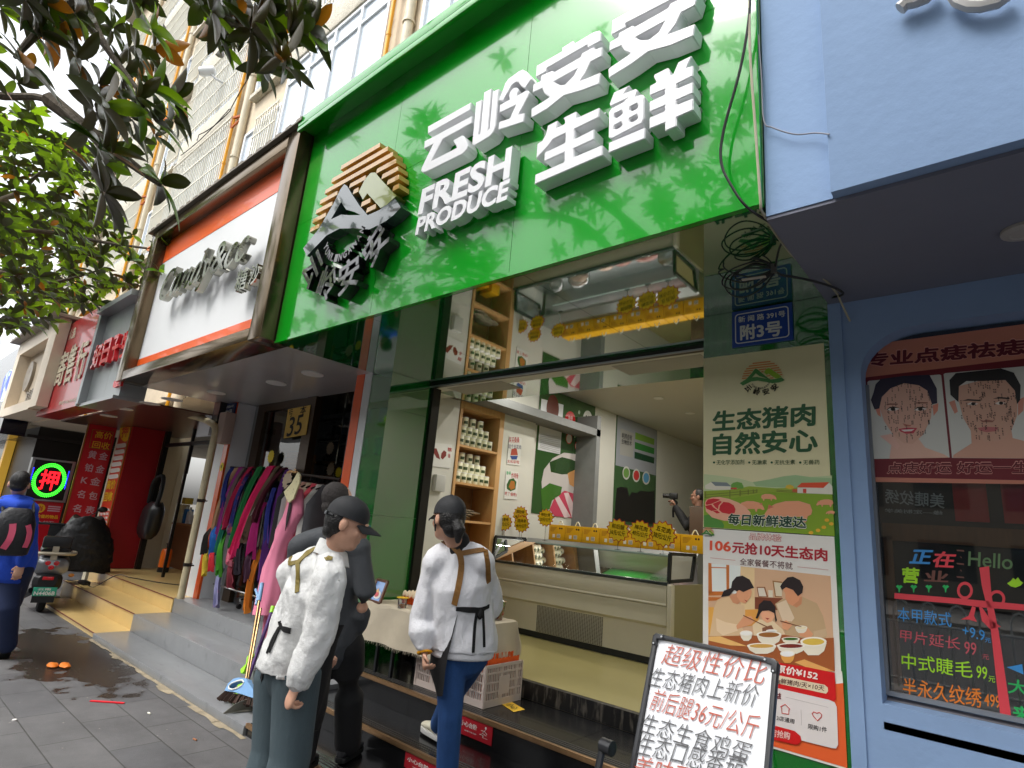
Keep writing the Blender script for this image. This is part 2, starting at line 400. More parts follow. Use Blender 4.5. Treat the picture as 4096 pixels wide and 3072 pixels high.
# cable loops under the balconies
wr = MB()
for (a, b, s) in (((-17.3, YB-.05, 11.2), (-14.2, YB-.05, 11.3), .12), ((-14.1, YB-.06, 11.2), (-12.7, YB+.05, 12.1), -.3), ((-16, YB-.1, 11.15), (-15, YB-.35, 10.7), .1), ((-15, YB-.35, 10.7), (-13.9, YB-.1, 11.1), .1)):
    wr.tube([(a[0]+(b[0]-a[0])*t, a[1]+(b[1]-a[1])*t, a[2]+(b[2]-a[2])*t-4*s*t*(1-t)) for t in [i/8 for i in range(9)]], .012, 5)
wr.build('cable', m_dkgrey, bld)
# security camera on an arm
q = PY(830, 285, 4.0)
cc = thing('security_camera', 'white dome-ended security camera held out from the apartment wall among the leaves', 'camera', q)
b = MB(); d = Vector((-.55, -.75, -.35)).normalized(); b.tube([q-d*.2, q-d*.17, q+d*.17, q+d*.2], [.09, .12, .12, .1], 14); b.build('housing', m_wplast, cc, smooth=True)
b = MB(); b.tube([q+d*.2, q+d*.21], .085, 14); b.build('lens', m_dkgrey, cc)
b = MB(); b.tube([q-d*.1+Vector((0, 0, -.1)), q+Vector((.15, .2, -.18)), q+Vector((.2, YWL-4.0, -.18))], .03, 8); b.build('bracket', m_wplast, cc)

# ---------------------------------------------------------------- emblem used on the big sign, the posters and the jars
SWOOSH = [(-1.1, -.09), (-.76, .1), (-.48, .38), (-.36, .55), (-.28, .6), (-.2, .55), (-.02, .36), (.2, .14), (.42, -.05), (.67, -.055), (.95, 0), (1.1, -.155), (.97, -.215), (.82, -.25), (.51, -.26), (.17, -.15), (-.2, -.05), (-.51, -.06), (-.76, -.16), (-.95, -.24)]
SW_HOLE = [(-.47, .155), (-.28, .345), (-.12, .19), (.1, .09), (.26, .0), (.0, .075), (-.22, .15)]
LIME = [(.12, .36), (.22, .5), (.33, .55), (.43, .52), (.6, .36), (.97, .03), (.8, -.03), (.68, -.035), (.33, .27), (.25, .21)]
def edge_x(z, pts):
    """x interval of a closed outline at height z"""
    xs = []
    for i in range(len(pts)):
        (a, b), (c, d) = pts[i], pts[(i+1) % len(pts)]
        if (b-z)*(d-z) < 0: xs.append(a+(c-a)*(z-b)/(d-b))
    return (min(xs), max(xs)) if xs else None
def emblem(fn, parent, mats, depth, dv, letters=True, ls=1.0):
    """fn(u, v) -> world point; mats = stripe, green, lime, text; dv = extrusion direction"""
    ds = None if not depth else Vector(dv)*depth
    off = (lambda k: Vector(dv)*(.0015*k)) if not depth else (lambda k: Vector())
    st = MB()
    for i in range(9):
        z0 = .93-.125*i; z1 = z0-.062
        if z1 < -.16: break
        segs = []
        half = math.sqrt(max(0, 1-((z0+z1)/2)**2))
        cuts = sorted([c for c in (edge_x((z0+z1)/2, SWOOSH), edge_x((z0+z1)/2, LIME)) if c])
        x = -half
        for a, b in cuts:
            if a-.05 > x: segs.append((x, a-.05))
            x = max(x, b+.05)
        if x < half: segs.append((x, half))
        for a, b in segs:
            if b-a < .06: continue
            pts = [fn(a, z0) + off(1), fn(b, z0) + off(1), fn(b+.012, z1) + off(1), fn(a-.012, z1) + off(1)]
            if ds: st.prism(pts, ds)
            else: st.poly(pts)
    st.build('sun_stripes', mats[0], parent, fix=bool(depth))
    filled('green_mountain', [[fn(*p)+off(2) for p in SWOOSH], [fn(*p)+off(2) for p in SW_HOLE]], ds, mats[1], parent)
    filled('lime_mountain', [[fn(*p)+off(2) for p in LIME]], ds, mats[2], parent)
    if letters:
        for ch, u, v in (('云', -.68, -.41), ('岭', -.26, -.64), ('安', .19, -.66), ('安', .6, -.47)) if ls == 1 else (('云', -.74, -.47), ('岭', -.28, -.76), ('安', .2, -.76), ('安', .68, -.5)):
            an = math.atan2(u, -v)*.85; c, s = math.cos(an), math.sin(an); h = .165*ls
            def f2(a, b, w, u=u, v=v, c=c, s=s):
                x, y = (a-.5)*2*h, (b-.5)*2*h
                return fn(u+x*c-y*s, v+x*s+y*c) + Vector(dv)*(w if depth else .003)
            flat_font('lettering', ch, mats[3], parent, f2, .025, depth)
        for i, ch in enumerate('YUNLINGANAN'):
            an = R(-62+124*i/10); u, v = -.06+.47*math.sin(an), .0-.47*math.cos(an); c, s = math.cos(an), math.sin(an); h = .05
            def f3(a, b, w, u=u, v=v, c=c, s=s):
                x, y = (a-.5)*2*h*.8, (b-.5)*2*h
                return fn(u+x*c-y*s, v+x*s+y*c) + Vector(dv)*(w if depth else .003)
            flat_font('lettering', ch, mats[3], parent, f3, .03, depth*.8 if depth else 0)

# ---------------------------------------------------------------- the big green sign
YF, ZF0, ZF1, XF0, XF1 = 2.15, 2.942, 4.955, -4.59, -.66
gs = thing('green_sign', 'glossy green shop sign with thick white raised letters above the open butcher shop', 'sign', (-2.6, YF, ZF0))
pan = MB()
xs = [XF0, -3.27, -2.0, XF1]; zs = [ZF0, 4.03, ZF1]
for i in range(3):
    for j in range(2): pan.box(xs[i]+.0015, xs[i+1]-.0015, YF, YF+.03, zs[j]+(.0015 if j else 0), zs[j+1]-.0015)
pan.build('panel', m_green, gs)
b = MB(); b.box(XF0, XF1, YF+.031, YWL-.05, ZF0+.01, ZF1); b.build('box', m_greend, gs)
b = MB(); b.box(XF0-.02, XF1, YF-.16, YF+.2, ZF1+.001, ZF1+.09); b.box(XF0-.02, XF1, YF-.16, YF-.13, ZF1-.05, ZF1); b.build('top_cornice', m_green, gs, bevel=.006)
b = MB(); b.box(XF0, XF1, YF-.008, YF-.0005, ZF0-.004, ZF0+.014); b.build('bottom_trim', m_green, gs)
YL = 2.055; DV = (0, YF-.004-YL, 0)
A = ((1640, 300), 3.687); B_ = ((2100, 0), 3.072); C_ = ((2100, 220), 3.072)
chars = {
 '云': [(A, [[(262, 757), (900, 398), (890, 515), (258, 872)]]),
       (A, [[(210, 975), (917, 597), (910, 710), (485, 945), (320, 1258), (690, 1068), (630, 960), (775, 882), (835, 975), (852, 1040), (835, 1100), (770, 1165), (250, 1425), (190, 1442), (160, 1410), (170, 1365), (335, 1022), (205, 1092)]])],
 '岭': [(A, [[(970, 400), (1065, 357), (1013, 865), (1027, 878), (1090, 250), (1205, 193), (1150, 808), (1168, 790), (1215, 240), (1310, 198), (1262, 745), (1235, 830), (1175, 905), (945, 1045), (912, 1020)]]),
       (A, [[(1305, 370), (1345, 275), (1400, 120), (1450, 50), (1520, 0), (1600, -60), (1657, -85), (1722, -52), (1790, 55), (1690, 200), (1640, 165), (1600, 108), (1560, 103), (1500, 150), (1450, 240), (1365, 388)]]),
       (A, [[(1320, 440), (1470, 355), (1455, 300), (1475, 240), (1520, 190), (1570, 180), (1602, 215), (1580, 300), (1700, 228), (1738, 222), (1757, 255), (1742, 315), (1603, 578), (1690, 553), (1675, 690), (1297, 814), (1312, 688), (1470, 635), (1555, 445), (1315, 563)]])],
 '安': [(B_, [[(140, 805), (455, 625), (450, 585), (590, 495), (605, 530), (850, 385), (910, 370), (935, 395), (930, 500), (775, 585), (765, 550), (270, 835), (262, 875), (130, 950)]]),
       (B_, [[(195, 925), (335, 862), (352, 885), (685, 695), (692, 655), (850, 570), (855, 605), (950, 568), (943, 688), (805, 760), (745, 890), (680, 987), (930, 885), (910, 1030), (700, 1110), (475, 1175), (270, 1340), (75, 1450), (75, 1335), (300, 1190), (235, 1140), (210, 1085), (90, 1140), (97, 1035), (190, 990)], [(360, 1000), (640, 845), (590, 935), (490, 1035), (430, 1042), (375, 1015)]])],
 '安2': [(B_, [[(1070, 245), (1450, 35), (1455, -15), (1640, -120), (1660, -80), (2000, -265), (2090, -290), (2140, -250), (2130, -140), (1900, -20), (1890, -55), (1235, 285), (1230, 335), (1058, 430)]]),
        (B_, [[(1150, 405), (1325, 305), (1340, 330), (1765, 90), (1775, 45), (2020, -80), (2030, -50), (2135, -105), (2085, 65), (1920, 150), (1850, 300), (1760, 415), (2090, 285), (2065, 438), (1780, 560), (1515, 632), (1300, 790), (1028, 960), (1020, 840), (1295, 655), (1220, 615), (1180, 560), (1032, 628), (1037, 515), (1148, 450)], [(1362, 455), (1710, 262), (1640, 390), (1525, 480), (1430, 490), (1385, 475)]])],
 '生': [(C_, [[(275, 865), (400, 800), (390, 890), (490, 840), (485, 795), (465, 770), (630, 687), (635, 770), (915, 640), (905, 765), (610, 910), (605, 1030), (850, 905), (845, 1035), (600, 1150), (600, 1250), (955, 1098), (950, 1230), (115, 1590), (122, 1468), (480, 1312), (483, 1195), (232, 1310), (240, 1195), (490, 1075), (497, 960), (345, 1035), (290, 1110), (200, 1210), (135, 1275), (148, 1090), (210, 1050), (250, 980), (270, 900)]])],
 '鲜': [(C_, [[(1090, 455), (1285, 365), (1220, 465), (1355, 412), (1385, 430), (1362, 503), (1440, 478), (1465, 510), (1460, 770), (1435, 835), (1060, 1030), (1025, 1005), (1028, 700), (1060, 650), (1205, 575), (1240, 540), (1055, 628), (1033, 605)],
           [(1100, 720), (1180, 682), (1195, 700), (1190, 725), (1120, 772), (1098, 760)], [(1290, 635), (1370, 593), (1388, 610), (1380, 650), (1310, 685), (1287, 670)], [(1095, 865), (1175, 822), (1192, 840), (1185, 870), (1115, 912), (1093, 900)], [(1285, 775), (1365, 733), (1385, 750), (1378, 785), (1305, 825), (1283, 810)]]),
       (C_, [[(1028, 1075), (1475, 885), (1470, 1025), (1022, 1205)]]),
       (C_, [[(1580, 240), (1760, 148), (1785, 250), (1815, 235), (1880, 85), (2050, 0), (1985, 155), (2065, 120), (2062, 255), (1865, 355), (1862, 408), (2065, 325), (2062, 465), (1862, 555), (1862, 608), (2065, 525), (2065, 675), (1862, 765), (1862, 875), (1720, 935), (1718, 830), (1525, 910), (1527, 765), (1715, 685), (1717, 620), (1528, 700), (1527, 570), (1717, 480), (1717, 420), (1530, 500), (1532, 375), (1615, 330), (1585, 270)]])],
}
m_screw = m_alu
for ch, strokes in chars.items():
    bm = bmesh.new(); me = bpy.data.meshes.new('letter')
    for (o_, s_), polys in strokes:
        b2 = fill([pxpoly(pl, YL, o_, s_) for pl in polys], DV); t = bpy.data.meshes.new('t'); b2.to_mesh(t); b2.free(); bm.from_mesh(t); bpy.data.meshes.remove(t)
    es = [e for e in bm.edges if len(e.link_faces) == 2 and e.calc_face_angle(0) > .9]
    bmesh.ops.bevel(bm, geom=es, offset=.004, segments=2, affect='EDGES', clamp_overlap=True)
    bm.to_mesh(me); bm.free(); me.materials.append(m_white); link_mesh('letter', me, gs)
lt = MB()
for px, py in ((2385, 165), (2798, 142), (2420, 335), (2122, 413), (2127, 490), (2420, 460), (2270, 710), (2798, 372), (2798, 440), (2600, 550), (2400, 557), (1782, 675), (1950, 590), (2435, 620)):
    p = PY(px, py, YF-.012); lt.box(p.x-.008, p.x+.008, YF-.02, YF-.001, p.z-.008, p.z+.008)
lt.build('letter_clip', m_alu, gs)
# FRESH PRODUCE, each letter its own raised part
for txt, bl, br, tl, tr in (('FRESH', (1668, 866), (2040, 712), (1684, 764), (2048, 588)), ('PRODUCE', (1660, 945), (2030, 800), (1670, 876), (2040, 718))):
    a, b, c, d = [PY(p[0], p[1], YL+.01) for p in (bl, br, tl, tr)]
    me = glyphs(txt, .03, .5, 0)
    xs_ = [v.co.x for v in me.vertices]; wd = max(xs_); bpy.data.meshes.remove(me)
    # advance widths
    pos = []; pre = ''
    for chh in txt:
        g0 = glyphs(pre+chh, .03); x1 = max(v.co.x for v in g0.vertices); bpy.data.meshes.remove(g0)
        g1 = glyphs(chh, .03); ww = max(v.co.x for v in g1.vertices)-min(v.co.x for v in g1.vertices); bpy.data.meshes.remove(g1)
        pos.append(((x1-ww)/wd, x1/wd)); pre += chh
    fn0 = quadmap(a, b, c, (0, -1, 0), d)
    for chh, (u0, u1) in zip(txt, pos):
        flat_font('letter', chh, m_white, gs, lambda u, v, w_, u0=u0, u1=u1: fn0(u0+(u1-u0)*u+.012*v, v, 0) + Vector((0, (.5-w_)*.075+.03, 0)), .035, 1)
m_est = M('emblem_sun', (196, 150, 70), .12, coat=.8, var=.2, vscale=5); m_egr = M('emblem_dark', (62, 74, 74), .08, coat=1, var=.05); m_eli = M('emblem_olive', (126, 136, 62), .1, coat=1); m_ebk = M('emblem_black', (24, 24, 25), .15, coat=.8)
lt_, rt_ = PY(1212, 997, YL), PY(1603, 836, YL); top_ = PY(1498, 576, YL); cen = (lt_+rt_)/2; RR = (rt_.x-lt_.x)/2.2
RZ = (top_.z-(lt_.z+rt_.z)/2)/1.10; zc = top_.z-RZ*.96
emb = lambda u, v: Vector((cen.x+u*RR, YL, zc+v*RZ))
emblem(emb, gs, (m_est, m_egr, m_eli, m_ebk), .09, (0, 1, 0), ls=1.32)
# ================================================================ neighbouring signs on the left
# orange and white clothes-shop sign in a bronze frame
cs = thing('clothes_shop_sign', 'white and orange shop sign with slanting silver letters in a shiny bronze frame', 'sign', (-6.55, 2.15, 2.96))
b = MB(); b.box(-8.13, -4.83, 2.15, 2.2, 3.255, 4.56); b.build('panel', m_wplast, cs)
b = MB(); b.box(-8.13, -4.83, 2.146, 2.2, 3.08, 3.253); b.build('orange_band', m_orange, cs)
b = MB(); b.box(-8.13, -4.83, 2.146, 2.2, 4.562, 4.86); b.build('orange_band', m_orange, cs)
fr = MB()
fr.box(-8.36, -8.132, 2.02, 2.3, 2.962, 5.0); fr.box(-4.828, -4.61, 2.02, 2.3, 2.962, 5.0); fr.box(-8.13, -4.83, 2.02, 2.3, 2.962, 3.078); fr.box(-8.13, -4.83, 2.02, 2.3, 4.862, 5.0)
fr.build('frame', m_bronze, cs, bevel=.008)
b = MB(); b.box(-8.34, -4.63, 2.31, YWL-.06, 2.99, 4.98); b.build('box', m_bronze, cs)
b = MB()
for i in range(40):
    x = -8.4+3.8*i/39; b.box(x-.048, x+.048, 1.98, 3.4, 5.002, 5.02+.02*(i % 2))
b.build('top_sheet', M('weathered_sheet', (120, 112, 100), .6, var=.25, vscale=3), cs)
def z3(x, y): return (500+x/3.687, 900+y/3.687)
t = wall_text('𝐶𝑎𝑛𝑑𝑦&𝑐𝑐', [z3(545, 1290), z3(1850, 690), z3(680, 735)], 2.075, m_silver, cs, bold=.012, depth=.07, shear=.12, name='silver_lettering')
wall_text('糖', [z3(1690, 1025), z3(1860, 975), z3(1760, 700)], 2.085, m_silver, cs, bold=.01, depth=.06, name='silver_lettering')
wall_text('沙', [z3(1900, 930), z3(2040, 890), z3(1960, 635)], 2.085, m_silver, cs, bold=.01, depth=.06, name='silver_lettering')
# grey sign with red raised letters
m_greysign = M('grey_metal_panel', (150, 156, 158), .3, var=.04, vscale=1, metal=.2)
m_redlet = M('red_letter', (215, 40, 48), .35, coat=.4)
def zl(x, y): return (x/3.95, 1200+y/3.95)
g2 = thing('grey_sign', 'grey metal shop sign with red raised letters half hidden behind the bronze frame', 'sign', (-9.2, 2.11, 2.8))
b = MB()
for x0, x1 in ((-9.9, -9.1), (-9.096, -8.42)): b.box(x0, x1, 2.11, 2.4, 2.81, 4.12)
b.build('panel', m_greysign, g2)
b = MB(); b.box(-10.02, -9.902, 2.02, 2.4, 2.8, 4.18); b.box(-9.9, -8.4, 1.96, 2.4, 4.122, 4.2); b.box(-9.9, -8.42, 2.05, 2.4, 2.765, 2.808); b.build('frame', m_alu, g2)
for ch, q in zip('好日子生', [((1480, 1112), (1610, 1050), (1575, 740)), ((1630, 1055), (1755, 1000), (1715, 665)), ((1805, 995), (1900, 950), (1870, 590)), ((1945, 940), (2060, 890), (2020, 540))]):
    wall_text(ch, [zl(*p) for p in q], 2.08, m_redlet, g2, bold=.03, depth=.05, name='letter')
wall_text('临', [zl(1815, 1405), zl(1945, 1360), zl(1845, 1275)], 2.09, m_redlet, g2, bold=.03, depth=.03, name='letter')
# red consignment sign
m_redsign = M('red_vinyl', (196, 30, 42), .3, var=.05, vscale=1, coat=.3)
m_creamlet = M('cream_letter', (222, 210, 186), .5)
m_yellowlet = M('yellow_letter', (236, 186, 40), .5)
rs = thing('red_sign', 'tall red shop sign with cream brush characters and a telephone number', 'sign', (-11.2, 2.07, 2.8))
b = MB(); b.box(-12.75, -10.06, 2.07, 2.4, 2.8, 4.37); b.build('panel', m_redsign, rs)
b = MB(); b.box(-10.058, -10.022, 2.03, 2.4, 2.78, 4.38); b.build('side_trim', m_wplast, rs)
for ch, q in zip('寄售行', [((830, 1400), (985, 1330), (960, 860)), ((985, 1360), (1110, 1290), (1130, 740)), ((1150, 1290), (1290, 1225), (1290, 680))]):
    wall_text(ch, [zl(*p) for p in q], 2.06, m_creamlet, rs, bold=.02, depth=.008, name='letter')
wall_text('众鑫', [zl(1080, 640), zl(1180, 590), zl(1115, 465)], 2.064, m_creamlet, rs, bold=.015, name='lettering')
wall_text('押', [zl(1310, 1220), zl(1375, 1195), zl(1355, 1000)], 2.064, m_yellowlet, rs, bold=.01, name='lettering')
wall_text('电话:13629478030', [zl(920, 1665), zl(1250, 1590), zl(945, 1600)], 2.064, m_creamlet, rs, bold=.02, name='lettering')
# beige sign box with a grey roundel
m_bg = M('beige_panel', (196, 180, 156), .5, var=.05, vscale=1)
m_bgl = M('beige_frame', (222, 208, 188), .5, var=.05)
m_gr = M('grey_relief', (140, 130, 116), .4)
bs = thing('beige_sign', 'beige boxed shop sign with a raised grey roundel and small grey lettering', 'sign', (-13.6, 1.99, 2.9))
b = MB(); b.box(-15.2, -12.2, 2.08, 2.4, 2.9, 4.4); b.build('panel', m_bg, bs)
b = MB(); b.box(-12.5, -11.95, 1.9, 2.06, 2.9, 4.42); b.box(-15.2, -14.85, 1.9, 2.4, 2.9, 4.42); b.box(-14.84, -12.51, 1.9, 2.4, 4.15, 4.42); b.box(-14.84, -12.51, 1.9, 2.4, 2.88, 3.05); b.build('frame', m_bgl, bs)
p = PY(*zl(470, 1210), 2.06); b = MB(); b.lathe((p.x, 2.03, p.z), [(.16, 0), (.3, 0), (.3, .05), (.16, .05)], 28, 'y'); b.ball((p.x+.02, 2.05, p.z+.12), .1, .03, .1); b.ball((p.x-.06, 2.05, p.z-.1), .12, .03, .12); b.build('roundel', m_gr, bs)
b = MB(); random.seed(3)
for i in range(7):
    a = PY(*zl(395+36*i, 1600-20*i), 2.06)
    for k in range(4): b.box(a.x+random.uniform(0, .1), a.x+random.uniform(.12, .2), 2.05, 2.08, a.z+.045*k, a.z+.045*k+.028)
    b.box(a.x+.02, a.x+.06, 2.052, 2.08, a.z-.01, a.z+.19)
b.build('relief_lettering', m_gr, bs)
b = MB()
for i in range(26):
    x = -15.3+3.4*i/25; b.box(x-.06, x+.06, 1.75, 3.0, 4.43, 4.45+.03*(i % 2))
b.build('top_sheet', M('corrugated_sheet', (150, 142, 130), .6, var=.2), bs)
# dark blue sign with a lit swirl
m_navy = M('navy_panel', (14, 16, 34), .2, coat=.5)
ns = thing('navy_sign', 'dark navy shop sign with a glowing blue and white swirl at the left edge', 'sign', (-18, 1.99, 2.6))
b = MB(); b.box(-22, -15.3, 2.0, 2.4, 2.6, 4.5); b.build('panel', m_navy, ns)
def swirl(name, pts, col, e): filled(name, [[PY(*zl(*p), 1.97) for p in pts]], (0, .025, 0), M(name, col, .5, emit=e), ns)
swirl('blue_glow', [(10, 1480), (60, 1250), (115, 1150), (175, 1105), (190, 1150), (160, 1230), (135, 1330), (120, 1440), (60, 1500), (40, 1580), (10, 1600)], (70, 90, 220), .5)
swirl('white_glow', [(5, 1600), (50, 1380), (75, 1260), (110, 1200), (130, 1230), (100, 1300), (80, 1400), (95, 1450), (60, 1540), (30, 1600)], (215, 225, 255), .45)
swirl('arch', [(75, 1260), (110, 1160), (170, 1100), (185, 1120), (150, 1190), (110, 1235)], (200, 215, 255), .4)

# ================================================================ steps
m_greytile = M('grey_tile', (128, 130, 132), .3, var=.12, vscale=4, dirt=((108, 110, 112), 7, .6), stretch=(1, 3, 1), coat=.1)
m_tantile = M('tan_tile', (212, 182, 120), .3, var=.08, vscale=3, dirt=((170, 130, 66), 2.4, .68), coat=.15)
m_tancap = M('tan_edge', (120, 60, 50), .5)
m_blacktile = M('black_granite', (22, 22, 23), .22, var=.25, vscale=60, coat=.25, dirt=((58, 55, 52), 5, .7))
m_nosing = M('bronze_nosing', (150, 118, 84), .35, metal=.6, var=.2, vscale=12)
m_grout = M('dirty_grout', (150, 138, 116), .9, var=.3, vscale=8)
st = thing('grey_steps', 'three grey marble-look tiled steps up to the clothes shop', 'steps', (-6.25, 2.37, 0))
for (y0, y1, z0, z1) in ((2.37, 2.74, 0, .063), (2.74, 3.16, 0, .25), (3.16, 3.62, 0, .42)):
    b = MB(); b.box(-8.12, -4.40, y0, y1-.002, z0, z1); b.build('step', m_greytile, st, bevel=.006)
b = MB(); b.box(-8.1, -4.5, 3.62, 7.5, .25, .418); b.build('floor', m_greytile, st)
st2 = thing('tan_steps', 'tan glossy tiled steps with dark red edges below the grey sign', 'steps', (-9.8, 2.4, 0))
for (x0, y0, y1, z1) in ((-10.95, 2.40, 2.77, .06), (-11.45, 2.77, 3.15, .25), (-11.7, 3.15, 3.6, .42)):
    b = MB(); b.box(x0, -8.124, y0, y1-.002, 0, z1-.008); b.box(x0+.4, -8.124, y0-.008, y1-.002, z1-.0079, z1); b.build('step', m_tantile, st2)
    b = MB(); b.box(x0, -8.124, y0-.012, y0-.0085, z1-.012, z1-.001); b.build('edge_strip', m_tancap, st2)
b = MB(); b.box(-11.6, -8.12, 3.6, 7.5, .25, .418); b.build('floor', m_tantile, st2)
st3 = thing('black_steps', 'polished black granite steps with bronze nosings in front of the butcher shop', 'steps', (-2.5, 2.39, 0))
XB0, XB1 = -4.395, -.2
for (y0, y1, z1) in ((2.39, 2.775, .076), (2.775, 3.16, .214), (3.16, 3.78, .38)):
    xs = [XB0, -3.55, -2.95, -2.2, -1.5, XB1]
    for i in range(5):
        b = MB(); b.box(xs[i]+.0015, xs[i+1]-.0015, y0, y1-.002, 0, z1); b.build('tile', m_blacktile, st3)
    b = MB(); b.box(XB0, XB1, y0-.012, y0+.012, z1+.0005, z1+.007); b.box(XB0, XB1, y0-.012, y0-.0005, z1-.022, z1); b.build('nosing', m_nosing, st3, bevel=.002)
    b = MB()
    for k in range(3): b.box(XB0, XB1, y0+.05+.025*k, y0+.06+.025*k, z1+.0002, z1+.0015)
    b.build('grip_strip', M('grip_strip', (48, 46, 44), .7), st3)
b = MB(); b.box(-4.34, -1.34, 3.782, 3.83, .38, .499); b.build('threshold', M('stained_black', (26, 25, 24), .4, var=.3, vscale=10, dirt=((92, 86, 78), 9, .55), stretch=(3, 3, .7)), st3)
# dirty strip along the foot of the grey steps
random.seed(11); b = MB(); x = -8.1
while x < -4.35:
    w_ = random.uniform(.12, .3); h_ = random.uniform(.015, .05)*(1+.5*(x+8)/4)
    b.poly([(x, 2.37, .003), (x, 2.37-h_, .003), (x+w_*.5, 2.37-h_*random.uniform(.7, 1.5), .003), (x+w_, 2.37-h_, .003), (x+w_, 2.37, .003)]); x += w_*.96
b.thing('dirt_strip', m_grout, None, None, kind='structure')

# ================================================================ butcher shop
m_wallin = M('shop_white_wall', (205, 204, 196), .6, var=.03, vscale=2)
m_ceil = M('shop_ceiling', (188, 186, 178), .6)
m_floor = M('olive_floor', (158, 148, 98), .3, var=.06, vscale=2, coat=.2)
m_bk = M('track_metal', (40, 38, 35), .4, metal=.5)
bsh = thing('butcher_shop', 'open butcher shop with green columns, mirror-green soffit and white room inside', 'shop', (-2.6, 3.2, .2))
b = MB(); b.box(-4.655, -4.35, 3.2, 3.74, 0, 1.62); b.box(-4.655, -4.35, 3.2, 3.74, 1.622, 2.6); b.box(-4.655, -4.35, 3.2, 3.74, 2.602, 2.939); b.build('column', m_greend, bsh)
b = MB(); b.box(-1.335, -.662, 3.2, 3.74, 0, 2.5); b.box(-1.335, -.662, 3.2, 3.74, 2.502, 2.939); b.build('column', m_greend, bsh)
b = MB()
for x0, x1 in ((XF0+.01, -3.3), (-3.297, -1.92), (-1.917, XF1-.01)): b.box(x0, x1, 2.182, 3.78, ZF0-.001, ZF0+.02)
b.build('soffit', M('soffit_green', (10, 92, 40), .03, coat=1, spec=1, ior=2.3), bsh)
b = MB(); b.box(-4.349, -1.336, 3.68, 3.73, 2.905, 2.9405); b.box(-4.349, -4.315, 3.70, 3.80, .38, 2.904); b.box(-1.376, -1.336, 3.70, 3.80, .38, 2.904); b.build('shutter_track', m_bk, bsh)
b = MB(); b.box(-4.349, -1.336, 3.672, 3.679, 2.9, 2.915); b.build('track_lip', m_alu, bsh)
b = MB(); b.box(-5.0, -4.35, 3.745, 3.80, .4, 3.5); b.box(-1.33, -.7, 3.745, 3.80, .4, 3.5); b.build('front_wall', m_wallin, bsh)
w = MB(); w.box(-5.3, -4.8, 3.801, 4.54, .5, 3.46); w.box(-5.3, -4.8, 5.32, 5.96, .5, 3.46); w.box(-5.3, -4.86, 5.961, 12, .5, 3.56); w.box(-5.3, -4.8, 4.541, 5.319, 3.01, 3.46); w.box(-5.6, -5.15, 4.541, 5.319, .4, 3.01)
w.build('left_wall', m_wallin, bsh)
w = MB(); w.box(-1.0, -.8, 3.801, 12, .5, 3.56); w.build('right_wall', m_wallin, bsh)
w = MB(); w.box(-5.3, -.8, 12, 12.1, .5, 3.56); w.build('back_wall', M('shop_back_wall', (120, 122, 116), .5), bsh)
w = MB(); w.box(-4.799, -1.001, 3.801, 4.25, 2.955, 3.5); w.box(-4.799, -1.001, 3.801, 4.0, 2.951, 2.954); w.build('bulkhead', m_wallin, bsh)
w = MB(); w.box(-5.3, -.8, 3.801, 12.1, 3.561, 3.66); w.build('ceiling', m_ceil, bsh)
w = MB()
for x0 in (-4.35, -2.4):
    w = MB(); w.box(x0, x0+.75, 3.9, 4.2, 2.9485, 2.9505); w.build('access_panel', M('access_panel', (158, 156, 148), .6), bsh)
w = MB(); w.box(-5.3, -.8, 3.831, 12.1, .3, .5); w.build('floor', m_floor, bsh)
m_lamp = M('downlight_lens', (255, 250, 236), .4, emit=14)
m_ring = M('downlight_ring', (225, 225, 222), .4)
def downlight(p, label, grp, on=True, r=.055, power=7):
    t = thing('downlight', label, 'ceiling light', p, grp)
    b = MB(); b.lathe(p, [(r, 0), (r*1.3, 0), (r*1.3, -.008), (r, -.008)], 20); b.build('ring', m_ring, t)
    b = MB(); b.lathe((p[0], p[1], p[2]-.004), [(r*.99, 0), (r*.99, -.001)], 20); b.build('lens', m_lamp if on else m_soffit, t)
    if on:
        ld = bpy.data.lights.new('lamp', 'AREA'); ld.shape = 'DISK'; ld.size = .1; ld.energy = power; ld.color = (1, .95, .86)
        lo = bpy.data.objects.new('lamp', ld); C.objects.link(lo); lo.parent = t; lo.location = (0, 0, -.02)
Zc = 3.56
for q, d in (((2497, 1525), 'nearest the left, over the jars'), ((2748, 1498), 'nearest the poster column'), ((2634, 1592), 'middle one of the deeper row'), ((2760, 1652), 'deepest one, above the videographer')):
    downlight(PZ(q[0], q[1], Zc), 'round lit ceiling downlight in the butcher shop, '+d, 'lit downlights in the butcher shop')
for (x, y, d) in ((-4.2, 4.95, 'front row by the shelves'), (-2.9, 4.95, 'front row over the tags'), (-1.8, 4.95, 'front row by the right wall')): downlight((x, y, Zc), 'round lit ceiling downlight behind the bulkhead, '+d, 'lit downlights in the butcher shop')

# ================================================================ clothes shop front
csh = thing('clothes_shop', 'clothes shop front with white soffit, orange edged piers and brown sliding glass', 'shop', (-6.2, 3.3, .42))
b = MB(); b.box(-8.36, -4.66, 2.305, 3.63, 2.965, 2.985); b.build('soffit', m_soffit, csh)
b = MB(); b.box(-4.91, -4.78, 3.19, 3.74, .38, 2.964); b.build('orange_pier', m_orange, csh)
b = MB(); b.box(-4.778, -4.658, 3.195, 3.74, .38, 2.964); b.build('white_pier', m_wplast, csh)
b = MB(); b.box(-8.08, -7.96, 3.36, 3.39, .42, 2.964); b.build('orange_pier', m_orange, csh)
b = MB(); b.box(-8.5, -8.082, 3.365, 3.7, .42, 2.964); b.box(-8.08, -7.962, 3.391, 3.7, .42, 2.964); b.build('white_pier', m_wplast, csh)
m_brown = M('brown_aluminium', (72, 56, 40), .3, metal=.5)
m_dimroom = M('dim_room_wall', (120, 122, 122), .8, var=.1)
b = MB(); b.box(-7.96, -7.8, 3.64, 3.7, .42, 2.96); b.build('steel_jamb', m_alu, csh)
